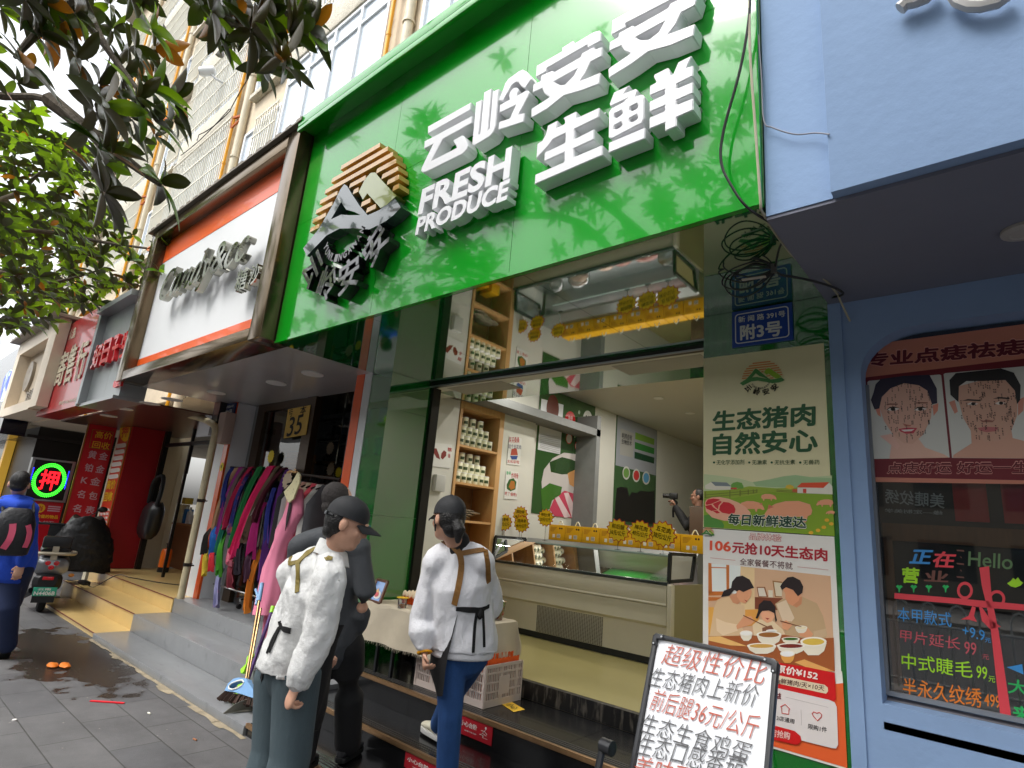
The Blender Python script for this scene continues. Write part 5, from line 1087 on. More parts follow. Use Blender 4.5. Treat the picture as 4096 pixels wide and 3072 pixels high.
b2_('white_top', [(1130, 725), (1455, 808), (1465, 440), (1148, 320)], 0, (150, 154, 162)); b2_('grey_panel', [(1165, 640), (1272, 665), (1280, 470), (1172, 430)], 1, (160, 160, 156))
for k, c in ((0, (110, 150, 60)), (1, (50, 120, 56)), (2, (34, 70, 50))): b2_('green_bar', [(1288-3*k, 515+78*k), (1440, 563+75*k), (1443, 515+75*k), (1290-3*k, 460+78*k)], 1, c)
b2_('cattle', [(1140, 910), (1170, 900), (1225, 905), (1240, 980), (1260, 940), (1300, 950), (1330, 930), (1400, 940), (1445, 930), (1445, 1200), (1120, 1170)], 1, (34, 32, 32))
for cx, cy, c in ((1217, 788, (110, 150, 80)), (1298, 808, (190, 60, 60)), (1377, 828, (90, 150, 190))): b2_('badge', [(cx+p[0], cy+p[1]) for p in ell(0, 0, 30, 54)], 1, (196, 196, 190)); b2_('badge_disc', [(cx+p[0], cy+p[1]) for p in ell(0, 0, 23, 40)], 2, c)
def p2t(t, q, col): a, b2, c2 = [PX(*zi(*p), XS2+.0075) for p in q]; flat_font('lettering', t, M('print_t_%d_%d_%d' % col, col, .4), bp2, quadmap(a, b2, c2, (1, 0, 0)), .02)
p2t('利用自有', ((1180, 508), (1262, 530), (1184, 462)), (40, 40, 42)); p2t('生物技术', ((1178, 552), (1260, 572), (1180, 512)), (40, 40, 42))

# ---- chilled counter
m_enam = M('counter_enamel', (206, 200, 184), .35, var=.03, coat=.3); m_enside = M('counter_side', (150, 142, 108), .5); m_rub = M('black_rubber', (26, 28, 28), .5); m_steel = M('brushed_steel', (160, 162, 162), .3, metal=.9); m_vent = M('vent_hole', (50, 50, 46), .7)
CX0, CX1, CYF = -4.76, -2.52, 5.25
ct = thing('chiller_counter', 'long cream chilled meat counter with a perforated grille and low glass front', 'counter', ((CX0+CX1)/2, 5.7, .5))
b = MB(); b.box(CX0+.03, CX1-.03, CYF+.06, 6.2, .5, .56); b.build('plinth', m_rub, ct)
b = MB(); b.prism([(CX0, CYF+.05, .562), (CX0, CYF+.04, .84), (CX0, CYF-.02, .87), (CX0, CYF-.02, 1.03), (CX0, CYF+.05, 1.033), (CX0, 6.2, 1.033), (CX0, 6.2, .562)], (CX1-CX0-.004, 0, 0)); b.build('lower_body', m_enam, ct)
b = MB(); b.box(CX0, CX1-.005, CYF-.025, CYF+.03, 1.04, 1.215); b.box(CX0, CX1-.005, CYF-.03, CYF+.03, 1.034, 1.055); b.build('front_fascia', m_enam, ct, bevel=.008)
b = MB(); b.box(CX1, CX1+.045, CYF-.035, CYF+.05, .70, 1.23); b.build('corner_post', m_enam, ct, bevel=.018)
b = MB(); b.box(CX1, CX1+.03, CYF+.052, 6.2, .56, 1.22); b.build('side_panel', m_enside, ct)
b = MB(); b.box(CX0, CX1, CYF-.03, CYF+.03, 1.217, 1.245); b.build('rim', M('rim_rubber', (44, 54, 56), .25, coat=.5), ct, bevel=.006)
b = MB()
g0, g1 = PY(1960+497/2.572, 2000+1085/2.572, CYF+.045), PY(1960+1150/2.572, 2000+1440/2.572, CYF+.045)
for i in range(40):
    for j in range(22):
        x = g0.x+(g1.x-g0.x)*i/39; z = g0.z-.255*j/21; b.quad((x-.0075, CYF+.040, z-.0035), (x+.0075, CYF+.040, z-.0035), (x+.0075, CYF+.0385, z+.0035), (x-.0075, CYF+.0385, z+.0035))
b.build('vent_grille', m_vent, ct, fix=False)
b = MB(); b.box(CX0+.03, CX1-.03, CYF+.05, 5.9, 1.04, 1.06); b.box(CX0+.02, CX1, 5.9, 5.92, 1.06, 1.46); b.build('well', m_steel, ct)
b = MB(); b.prism([(CX0, 5.921, 1.46), (CX0, 5.84, 1.40), (CX0, 5.84, 1.43), (CX0, 5.92, 1.515), (CX0, 6.25, 1.515), (CX0, 6.25, 1.06), (CX0, 5.921, 1.06)], (CX1-CX0, 0, 0)); b.build('back_ledge', m_steel, ct)
for x in (CX0, CX1-.02):
    b = MB(); fr_ = [(CYF+.03, 1.25), (CYF+.05, 1.50), (5.86, 1.50), (5.78, 1.26)]
    for i in range(4): (a0, a1), (c0, c1) = fr_[i], fr_[(i+1) % 4]; b.bar((x+.01, a0, a1), (x+.01, c0, c1), .03)
    f_ = b.build('end_frame', m_rub, ct); b = MB(); b.quad((x+.01, CYF+.03, 1.25), (x+.01, CYF+.05, 1.5), (x+.01, 5.86, 1.5), (x+.01, 5.78, 1.26)); b.build('end_glass', m_tglass, ct)
b = MB(); b.quad((CX0+.03, CYF+.03, 1.245), (CX1-.03, CYF+.03, 1.245), (CX1-.03, 5.45, 1.475), (CX0+.03, 5.45, 1.475)); b.build('front_glass', m_tglass, ct)
b = MB(); b.box(CX0+.5, CX1-.03, 5.44, 5.46, 1.472, 1.484); b.build('glass_edge', M('glass_edge', (170, 190, 186), .1), ct)
ld = bpy.data.lights.new('lamp', 'AREA'); ld.shape = 'RECTANGLE'; ld.size = 1.8; ld.size_y = .03; ld.energy = 5; ld.color = (1, .97, .92); lo = bpy.data.objects.new('lamp', ld); C.objects.link(lo); lo.location = (-3.6, 5.86, 1.385); lo.rotation_euler = (R(-25), 0, 0); lo.parent = None
tag(lo, None, None)
m_meat = M('raw_pork', (190, 96, 84), .35, var=.35, vscale=9, dirt=((222, 186, 168), 6, .52), coat=.4); m_meatl = M('pale_pork', (222, 170, 146), .35, var=.25, vscale=9, coat=.4, dirt=((190, 104, 90), 7, .6))
def lump(name, c, r, mat, label, cat, seed=1, grp=None):
    random.seed(seed); b = MB(); b.ball(c, *r, n=20)
    b.v = [tuple(Vector(v)+Vector((0, 0, 1)).lerp(Vector(v)-Vector(c), .8)*.35*noise.noise(Vector(v)*14+Vector((seed, 0, 0)))*min(r)) for v in b.v]
    return b.thing(name, mat, label, cat, grp, smooth=True)
def ctx(px, py, Y, z): p = PY(1960+px/2.572, 2000+py/2.572, Y); return (p.x, Y, z)
lump('meat_cut', ctx(740, 660, 5.5, 1.13), (.13, .1, .07), m_meatl, 'pale pork pieces in the clear plastic bag in the counter', 'meat', 2)
lump('meat_cut', ctx(1030, 700, 5.45, 1.115), (.11, .09, .05), m_meatl, 'pale slab of pork left of the red slab in the counter', 'meat', 3); lump('meat_cut', ctx(1220, 735, 5.43, 1.115), (.13, .1, .055), m_meat, 'long red slab of pork in the middle of the counter', 'meat', 4)
lump('meat_cut', ctx(1520, 750, 5.42, 1.13), (.17, .1, .075), m_meat, 'dark red heap of pork cuts towards the right of the counter', 'meat', 5); lump('meat_cut', ctx(1790, 810, 5.4, 1.09), (.09, .08, .03), m_meatl, 'pale pork pieces under the clear tub at the right of the counter', 'meat', 6)
m_film = thin_glass('clear_film', (236, 240, 242), .45)
lump('plastic_bag', ctx(740, 610, 5.5, 1.16), (.15, .12, .12), m_film, 'tied clear plastic bag of pork in the counter', 'bag', 7); lump('plastic_bag', ctx(490, 590, 5.55, 1.14), (.1, .09, .1), m_film, 'empty crumpled clear bag at the left of the counter', 'bag', 8)
p = ctx(1790, 720, 5.45, 1.07); b = MB(); b.box(p[0]-.11, p[0]+.11, 5.38, 5.56, 1.062, 1.27)
for k in range(7): b.box(p[0]-.1+.03*k, p[0]-.09+.03*k, 5.376, 5.379, 1.08, 1.24)
b.thing('clear_tub', m_film, 'clear ribbed plastic tub standing at the right end of the counter', 'tub')
# yellow cartons on the back ledge
m_cprint = M('carton_print', (170, 120, 24), .6); m_clab = M('carton_label', (230, 226, 214), .6); m_cdk = M('carton_ink', (60, 46, 24), .6); m_chan = M('carton_handle', (214, 220, 214), .4)
cb = thing('yellow_carton', 'x', 'box'); w2 = .122
b = MB(); b.box(-w2, w2, 0, .17, 0, .185); b.build('box', m_ybox, cb, bevel=.003)
b = MB()
for k in range(5): b.box(-.1, .0-.012*k, -.0012, 0.0, .15-.012*k, .155-.012*k)
b.build('print', m_cprint, cb)
b = MB(); b.box(-.06, -.025, -.0016, 0, .03, .07); b.box(.005, .055, -.0016, 0, .03, .075); b.build('barcode_label', m_clab, cb)
b = MB()
for k in range(5): b.box(.01+.009*k, .014+.009*k, -.0022, -.0018, .035, .072)
b.lathe((.045, -.002, .145), [(.011, 0), (.011, .0015)], 10, 'y'); b.lathe((.075, -.002, .145), [(.011, 0), (.011, .0015)], 10, 'y'); b.build('ink_mark', m_cdk, cb)
b = MB(); b.tube([(-.035+.07*t, .085, .186+.05*math.sin(math.pi*t)) for t in [i/10 for i in range(11)]], .006, 6); b.build('handle', m_chan, cb)
ck = kids_of(cb); ordn = ['leftmost', 'second from the left', 'third from the left', 'fourth from the left', 'fifth, behind the 36 tag', 'sixth, behind the 40 tag', 'seventh, between the 40 and 38 tags', 'eighth, behind the 38 tag', 'ninth, right of the 38 tag', 'tenth, half behind the column']
for i in range(10):
    o = cb if i == 0 else copy_tree(cb, None, ck); o.location = (-4.372+.2495*i, 6.0, 1.516); o['label'] = 'yellow printed carton behind the counter, '+ordn[i]; o['group'] = 'yellow cartons in a row behind the counter'
# starburst price tags on clear stands
m_burst = M('burst_yellow', (224, 186, 30), .4); m_bred = M('burst_red', (176, 36, 24), .5)
def burst_pts(n=13, r0=.8, seed=0):
    random.seed(seed); return [((1 if k % 2 == 0 else r0)*math.cos(math.pi*k/n+.1)*random.uniform(.95, 1.05)*1.08, (1 if k % 2 == 0 else r0)*math.sin(math.pi*k/n+.1)*.93) for k in range(2*n)]
def price_tag(px, py, Y, z_, txt1, txt2, label, r=.105, tilt=0):
    p = PY(1960+px/2.572, 2000+py/2.572, Y); t = thing('price_tag', label, 'price tag', (p.x, Y, z_), 'starburst price tags on the counter')
    bp_ = burst_pts(seed=int(px)); c, s = math.cos(tilt), math.sin(tilt)
    P = lambda u, v, k: Vector((p.x+(u*c-v*s)*r, Y-.0015*k, p.z+(u*s+v*c)*r))
    b = MB(); b.prism([P(u*1.09, v*1.09, 0) for u, v in bp_], (0, .002, 0)); b.build('red_edge', m_bred, t); b = MB(); b.poly([P(u, v, 1) for u, v in bp_]); b.build('card', m_burst, t)
    for tx, v0, v1, wd in ((txt1, .12, .52, .62), (txt2, -.42, .02, .74)): flat_font('lettering', tx, m_ink, t, lambda u, v, w, v0=v0, v1=v1, wd=wd: P(-wd+2*wd*u, v0+(v1-v0)*v, 2), .006)
    b = MB(); b.tube([(p.x, Y+.012, p.z-.05), (p.x, Y+.012, z_)], .004, 6); b.box(p.x-.03, p.x+.03, Y, Y+.03, z_, z_+.01); b.build('clip', m_film, t)
    return t
price_tag(150, 230, 5.45, 1.484, '猪里脊', '50元/公斤', 'starburst price tag reading 50, leftmost over the counter'); price_tag(312, 150, 5.56, 1.5, '猪肋排', '46元/公斤', 'bright starburst price tag half hidden behind the 46 tag'); price_tag(325, 245, 5.44, 1.484, '精排骨', '46元/公斤', 'starburst price tag reading 46, second from the left')
price_tag(572, 182, 5.6, 1.5, '带肉大骨', '30元/公斤', 'bright starburst price tag reading 30 beside the first yellow carton')
price_tag(1315, 312, 5.45, 1.484, '前后腿', '36元/公斤', 'starburst price tag reading 36 in front of the yellow cartons', .122, -.1); price_tag(1548, 325, 5.44, 1.484, '梅花肉', '40元/公斤', 'starburst price tag reading 40 between the 36 and 38 tags', .118, -.16); price_tag(1778, 348, 5.45, 1.484, '五花肉', '38元/公斤', 'starburst price tag reading 38, rightmost over the counter', .13, -.2)
p = PY(2802, 2085, 6.4); b = MB(); b.box(p.x-.13, p.x+.1, 6.4, 6.43, 1.52, p.z+.16); b.thing('counter_notice', M('notice_board', (92, 76, 66), .5), 'brown framed notice standing on the ledge by the poster column', 'notice', bevel=.004)

# ================================================================ table outside with eggs
ZT = .915; TX0, TX1, TY0, TY1 = -4.26, -3.06, 3.205, 3.74
m_leg = M('table_leg_metal', (46, 48, 50), .4, metal=.5); m_linen = M('linen_cloth', (196, 184, 162), .9, var=.07, vscale=5, bump=.5, bscale=300)
tb = thing('folding_table', 'narrow folding table under the linen cloth on the black steps', 'table', ((TX0+TX1)/2, 3.47, .38))
b = MB(); b.box(TX0, TX1, TY0, TY1, ZT-.03, ZT-.004); b.build('tabletop', m_leg, tb)
for x in (TX0+.14, TX0+.34, TX1-.1):
    for y in (TY0+.06, TY1-.06): b = MB(); b.box(x-.012, x+.012, y-.012, y+.012, .381, ZT-.031); b.build('leg', m_leg, tb)
def cloth_sheet():
    nx, ny = 90, 60; dl, dr, df, db = .24, .3, .29, .2; W_, D_ = TX1-TX0, TY1-TY0; vs_ = []; fs = []
    for j in range(ny+1):
        t = -df+(D_+df+db)*j/ny
        for i in range(nx+1):
            s = -dl+(W_+dl+dr)*i/nx
            ox = min(max(s, 0), W_); oy = min(max(t, 0), D_); ex, ey = s-ox, t-oy; h = math.hypot(ex, ey)
            fold = .018*math.sin(s*16)*min(1, abs(ey)*6)+.016*math.sin(t*19+1)*min(1, abs(ex)*6)
            out = .012+h*.1+fold
            if h > 1e-6: dx, dy = ex/h, ey/h
            else: dx = dy = 0
            z = ZT-(math.sqrt(max(0, h*h*.985)))
            n_ = .0035*noise.noise(Vector((s*7, t*9, 0)))+.002*noise.noise(Vector((s*19, t*23, 3)))
            vs_.append((TX0+ox+dx*out*(h > 0), TY0+oy+dy*out*(h > 0)+n_*(1 if h > .02 else 0), z+(.001 if h else .0)+n_*(h < .02)))
    for j in range(ny):
        for i in range(nx): a = j*(nx+1)+i; fs.append((a, a+1, a+nx+2, a+nx+1))
    b = MB(); b.add(vs_, fs); random.seed(9)
    for i in range(150):           # frayed fringe along the front hem
        k = int(i*nx/150); a = Vector(vs_[k]).lerp(Vector(vs_[min(k+1, nx)]), random.random()); d = Vector((random.uniform(-.006, .006), random.uniform(-.006, 0), -random.uniform(.01, .028)))
        b.add([a, a+Vector((.0025, 0, 0)), a+d+Vector((.0015, 0, 0)), a+d], [(0, 1, 2, 3)])
    return b
cl = cloth_sheet().thing('tablecloth', m_linen, 'crumpled beige linen cloth with frayed hem draped over the egg table', 'tablecloth', smooth=True, fix=False)
m_orng = M('orange_pulp', (222, 96, 30), .55, var=.12, vscale=20)
def egg_tray(cx, cy, z, nx=6, ny=5, p=.043):
    b = MB(); N = 4; vs_ = []; fs = []; W_ = nx*N; H_ = ny*N
    for j in range(H_+1):
        for i in range(W_+1):
            x, y = i/N, j/N; h = .022*abs(math.cos(math.pi*x)*math.cos(math.pi*y))+.012*(.5+.5*math.cos(2*math.pi*x))*(.5+.5*math.cos(2*math.pi*y))
            vs_.append((cx+(x-nx/2)*p, cy+(y-ny/2)*p, z+h))
    for j in range(H_):
        for i in range(W_): a = j*(W_+1)+i; fs.append((a, a+1, a+W_+2, a+W_+1))
    b.add(vs_, fs); return b
EX, EY = -3.93, 3.50
for k in range(3):
    bb = egg_tray(EX, EY, ZT+.004+.016*k); bb.thing('egg_tray', m_orng, 'orange moulded egg tray, %s of the stack under the eggs' % ['bottom', 'middle', 'top'][k], 'egg tray', 'orange egg trays stacked on the table')
m_egg = M('eggshell', (226, 206, 174), .5, var=.05); eg = MB(); eg.lathe((0, 0, 0), [(.0001, -.024), (.012, -.022), (.019, -.012), (.0215, 0), (.019, .012), (.0125, .024), (.006, .03), (.0001, .032)], 14); e0_ = eg.build('egg', m_egg, None, smooth=True)
rowsn = ['front', 'second', 'third', 'fourth', 'back']; coln = ['first', 'second', 'third', 'fourth', 'fifth', 'sixth']
for j in range(5):
    for i in range(6):
        o = e0_ if i == j == 0 else e0_.copy()
        if not (i == j == 0): C.objects.link(o)
        o.location = (EX+(i-2.5)*.043, EY+(j-2)*.043, ZT+.074+random.uniform(-.002, .002)); o.rotation_euler = (random.uniform(-.12, .12), random.uniform(-.12, .12), 0); s = random.uniform(.95, 1.05); o.scale = (s, s, s)
        tag(o, 'pale egg in the orange tray, %s from the left in the %s row' % (coln[i], rowsn[j]), 'egg', 'eggs in the top orange tray')
fm = PZ(1500, 2408, ZT); m_pfr = M('walnut_frame', (96, 58, 40), .35, coat=.3)
pf = thing('photo_frame', 'brown standing photo frame with a blue food picture at the left of the table', 'picture frame', (fm.x, fm.y+.02, ZT))
fx = Vector((1, -.12, 0)).normalized(); fz = Vector((0, .32, 1)).normalized(); fn_ = fx.cross(fz); f0 = Vector((fm.x-.085, fm.y+.01, ZT+.004)); w_, h_ = .165, .175
PF = lambda u, v, k=0: f0+fx*u*w_+fz*v*h_+fn_*k
b = MB()
for (a, c) in (((0, 0), (1, 0)), ((1, 0), (1, 1)), ((1, 1), (0, 1)), ((0, 1), (0, 0))): b.bar(PF(*a), PF(*c), .02)
b.build('frame', m_pfr, pf); b = MB(); b.quad(PF(.04, .04, .002), PF(.96, .04, .002), PF(.96, .96, .002), PF(.04, .96, .002)); b.build('picture', M('print_sky', (120, 156, 210), .25, coat=.6), pf)
b = MB(); b.poly([PF(.5+.34*math.cos(R(a)), .32+.2*math.sin(R(a)), .004) for a in range(0, 360, 24)]); b.build('plate', paint((226, 220, 214)), pf); b = MB(); b.poly([PF(.45+.22*math.cos(R(a)), .33+.13*math.sin(R(a)), .006) for a in range(0, 360, 30)]); b.build('food', paint((206, 90, 96)), pf); b = MB(); b.poly([PF(*q, .007) for q in ((.2, .45), (.5, .62), (.62, .42))]); b.build('bread', paint((222, 176, 120)), pf)
cpx = PZ(1607, 2432, ZT); cu_ = thing('plastic_cup', 'clear plastic cup with a yellow lid and a broken egg beside the egg trays', 'cup', (cpx.x, cpx.y, ZT))
b = MB(); b.lathe((cpx.x, cpx.y, ZT+.002), [(.034, 0), (.04, .075)], 16); b.build('cup', m_film, cu_, smooth=True); b = MB(); b.lathe((cpx.x, cpx.y, ZT+.077), [(.05, 0), (.05, .004), (.03, .006)], 18); b.build('lid', M('yellow_lid', (222, 176, 40), .4), cu_); b = MB(); b.ball((cpx.x, cpx.y, ZT+.018), .028, .028, .013); b.build('yolk', M('egg_yolk', (232, 140, 20), .2), cu_, smooth=True)
sbp = PZ(1975, 2478, ZT); sb = thing('tomato_basket', 'clear plastic basket of small red tomatoes with a green handle', 'basket', (sbp.x, sbp.y, ZT))
m_tom = M('tomato_red', (164, 40, 44), .25, coat=.5, var=.12); random.seed(12); b = MB()
for k in range(26):
    a = random.uniform(0, 6.28); r_ = .06*math.sqrt(random.random()); b.ball((sbp.x+r_*math.cos(a), sbp.y+r_*math.sin(a), ZT+.025+.028*(k//7)), .021, n=10)
b.build('tomatoes', m_tom, sb, smooth=True); b = MB(); b.lathe((sbp.x, sbp.y, ZT+.002), [(.066, 0), (.086, .13), (.09, .135)], 16); b.build('tub', m_film, sb, smooth=True); b = MB(); b.tube([(sbp.x+.08*math.cos(R(a)), sbp.y-.03*math.sin(R(a)), ZT+.12+.085*math.sin(R(a))) for a in range(0, 181, 12)], .007, 6); b.build('handle', M('green_plastic', (70, 190, 60), .4), sb, smooth=True)
# crate of empty egg trays on the step
m_crate = M('white_crate', (206, 190, 180), .5, var=.05)
crt = thing('crate', 'off white slotted plastic crate full of orange egg trays on the black step', 'crate', (-3.3, 3.5, .38))
KX0, KX1, KY0, KY1, KZ0, KZ1 = -3.66, -2.945, 3.305, 3.70, .3825, .655
b = MB()
def crate_wall(ax, fixed, a0, a1):
    for k in range(13 if ax == 'x' else 8):
        n = 12 if ax == 'x' else 7; t_ = a0+(a1-a0)*k/n; w_ = .012 if k % 3 == 0 else .005
        (b.box(t_-w_, t_+w_, fixed-.006, fixed+.006, KZ0, KZ1) if ax == 'x' else b.box(fixed-.006, fixed+.006, t_-w_, t_+w_, KZ0, KZ1))
        if k < n:
            for m_ in (1, 2):
                q = t_+(a1-a0)/n*m_/3
                (b.box(q-.005, q+.005, fixed-.003, fixed+.003, KZ0, KZ1) if ax == 'x' else b.box(fixed-.003, fixed+.003, q-.005, q+.005, KZ0, KZ1))
    for z0, z1 in ((KZ0, KZ0+.045), (KZ0+.09, KZ0+.1), (KZ0+.15, KZ0+.16), (KZ0+.21, KZ0+.222), (KZ1-.02, KZ1)):
        (b.box(a0-.008, a1+.008, fixed-.0075, fixed+.0075, z0, z1) if ax == 'x' else b.box(fixed-.0075, fixed+.0075, a0-.008, a1+.008, z0, z1))
crate_wall('x', KY0, KX0, KX1); crate_wall('x', KY1, KX0, KX1); crate_wall('y', KX0, KY0, KY1); crate_wall('y', KX1, KY0, KY1); b.box(KX0, KX1, KY0, KY1, KZ0, KZ0+.008)
b.build('basket', m_crate, crt); b = MB(); b.box(KX1+.004, KX1+.0085, KY0+.14, KY0+.26, KZ0+.07, KZ0+.19); b.build('label_plate', m_crate, crt)
for k in range(11):
    x = KX1-.035-.058*k; b = MB(); n = 8
    vs_ = []; fs = []
    for j in range(n*2+1):
        for i in range(5):
            y = KY0+.03+(KY1-KY0-.06)*j/(n*2); z = KZ0+.02+(.285+.02*math.sin(k*2.1))*i/4; vs_.append((x+.013*math.cos(math.pi*j)+.018*(i/4), y, z+.008*math.cos(math.pi*j)*(i == 4)))
    for j in range(n*2):
        for i in range(4): a = j*5+i; fs.append((a, a+1, a+6, a+5))
    b.add(vs_, fs); b.thing('egg_tray', m_orng, 'orange egg tray on edge in the white crate, %s from its right end' % ['first', 'second', 'third', 'fourth', 'fifth', 'sixth', 'seventh', 'eighth', 'ninth', 'tenth', 'eleventh'][k], 'egg tray', 'orange egg trays standing in the crate', fix=False)
# warning stickers
m_rst = M('red_sticker', (168, 28, 40), .4, var=.03); m_yst = M('yellow_sticker', (214, 172, 40), .45)
def riser_sticker(q, Y, label, txt):
    P = [PY(*p, Y) for p in q]; t = thing('step_sticker', label, 'sticker', P[3]); b = MB(); b.box(P[0].x, P[1].x, Y, Y+.003, (P[2].z+P[3].z)/2, (P[0].z+P[1].z)/2); b.build('sheet', m_rst, t)
    x0, x1, z0, z1 = P[0].x, P[1].x, (P[2].z+P[3].z)/2, (P[0].z+P[1].z)/2; w_, h_ = x1-x0, z1-z0
    rect_text('小心台阶', x0+.06*w_, x0+.56*w_, z0+.48*h_, z0+.78*h_, Y-.0008, m_ofw, t, bold=.02); rect_text('MIND THE STEP', x0+.2*w_, x0+.55*w_, z0+.24*h_, z0+.31*h_, Y-.0008, m_ofw, t, bold=.02)
    b = MB(); cx, cz = x0+.78*w_, z0+.5*h_; b.lathe((cx+.01, Y-.001, cz+.3*h_), [(.008, 0), (.008, .0008)], 10, 'y')
    for (a, c) in (((.01, .22), (-.015, -.02)), ((-.015, -.02), (.02, -.08)), ((.005, .12), (-.03, .1)), ((.0, .12), (.025, .0)), ((-.04, -.12), (-.01, -.12)), ((-.01, -.12), (-.01, -.24)), ((-.01, -.24), (.03, -.24)), ((-.015, -.02), (-.03, -.1))): b.bar((cx+a[0]*w_/.3, Y-.0006, cz+a[1]*h_), (cx+c[0]*w_/.3, Y-.0006, cz+c[1]*h_), .006, .0008)
    b.build('slipping_figure', m_ofw, t)
riser_sticker(((1838, 2858), (1971, 2908), (1966, 2983), (1832, 2932)), 3.153, 'red warning sticker with white slipping figure on the upper black step riser', 1)
P = PY(1625, 3012, 2.772); riser_sticker(((1622, 3012), (1800, 3085), (1795, 3150), (1615, 3075)), 2.772, 'red warning sticker on the lower black step riser, cut by the picture edge', 2)
ys = thing('floor_sticker', 'yellow warning sticker lying on the black step beside the crate', 'sticker', (-2.86, 3.5, .3805)); q = [PZ(*p, .3825) for p in ((2000, 2812), (2055, 2848), (2100, 2838), (2045, 2806))]
b = MB(); b.poly(q); b.build('sheet', m_yst, ys); c_ = (q[0]+q[1]+q[2]+q[3])/4; flat_font('lettering', '小心', m_ink, ys, quadmap(c_+(q[0]-c_)*.6+Vector((0, 0, .001)), c_+(q[1]-c_)*.6+Vector((0, 0, .001)), c_+(q[3]-c_)*.6+Vector((0, 0, .001)), (0, 0, 1)), .02)

# ================================================================ whiteboard easel
wdir = Vector((.994, -.109, 0)).normalized(); TLb = Vector((-1.288, 2.558, 1.203)); wdn = Vector((-.109*.38*.0, -.38, -1)).normalized(); wn = wdir.cross(-wdn).normalized()
if wn.y > 0: wn = -wn
def WB(px, py, k=.0):
    r_ = ray(px, py); return CAM+r_*((TLb-CAM).dot(wn)/r_.dot(wn)) + wn*k
ws = thing('whiteboard', 'black framed whiteboard on a stand, handwritten with pork and egg prices', 'whiteboard', (-1.05, 2.2, 0))
wq = lambda x, y: (2380+x/2.803, 2480+y/2.803)
Wd = .545; Hd = 1.02
P0 = lambda u, v, k=0: TLb+wdir*u+wdn*v+wn*k
b = MB(); b.obox(P0(Wd/2, Hd/2, -.012), wdir*(Wd/2-.02), wdn*(Hd/2-.02), wn*.006); b.build('board', M('whiteboard_face', (226, 228, 232), .2, coat=.4, var=.015), ws)
m_wbf = M('black_plastic_frame', (34, 35, 38), .35, coat=.2)
b = MB(); t_ = .018
for c, hx, hy in (((Wd/2, t_/2), Wd/2-.03, t_/2), ((Wd/2, Hd-t_/2), Wd/2-.03, t_/2), ((t_/2, Hd/2), t_/2, Hd/2-.03), ((Wd-t_/2, Hd/2), t_/2, Hd/2-.03)): b.obox(P0(*c, -.004), wdir*hx, wdn*hy, wn*.014)
b.build('frame', m_wbf, ws, bevel=.004)
for u in (0, 1):
    for v in (0, 1):
        b = MB(); pts = [(0, .012), (.012, 0), (.05, 0), (.05, .02), (.02, .022), (.022, .05), (0, .05)]
        b.prism([P0(u*Wd+(1-2*u)*a, v*Hd+(1-2*v)*c, .013) for a, c in pts], -wn*.034); b.build('corner', m_wbf, ws, bevel=.002)
        for a, c in ((.045, .011), (.011, .045)): pp = P0(u*Wd+(1-2*u)*a, v*Hd+(1-2*v)*c, .0145); b = MB(); b.tube([pp-wn*.002, pp+wn*.003], .004, 8); b.build('screw', m_alu, ws)
m_mr = M('red_brown_marker', (178, 92, 76), .6); m_mk = M('grey_black_marker', (92, 92, 94), .6)
def wtext(t, q, mat): a, b2, c2 = [WB(*wq(*p), .0) for p in q]; flat_font('handwriting', t, mat, ws, quadmap(a+wn*.0, b2, c2, wn), -.006, 0, .12)
for t, q, m_ in (('超级性价比', ((735, 490), (1890, 735), (800, 262)), m_mr), ('生态猪肉上新价', ((592, 735), (1800, 985), (660, 520)), m_mk), ('前后腿36元/公斤', ((605, 1000), (1800, 1350), (680, 765)), m_mr), ('生态生食鸡蛋', ((498, 1255), (1720, 1640), (560, 1035)), m_mk), ('生态口感番茄', ((455, 1500), (1640, 1800), (520, 1265)), m_mk), ('美味可口', ((395, 1760), (1300, 1980), (470, 1510)), m_mr)): wtext(t, q, m_)
kp = WB(2435, 2990, 0); b = MB(); b.tube([kp-wdir*.035, kp+wdir*.02], .03, 12); b.tube([kp-wdir*.03+Vector((0, 0, -.0)), kp-wdir*.03+wdn*.3], .016, 8); b.build('hinge_knob', m_wbf, ws, smooth=True)
b = MB()
for u in (.03, Wd-.03): bt = P0(u, Hd, 0); b.bar(bt, (bt.x, bt.y-.03, 0.0), .025); top = P0(u, .35, -.02); b.bar(top, (top.x, top.y+.22, .0 if top.y+.22 < 2.39 else .08), .025)
b.build('leg', m_wbf, ws)

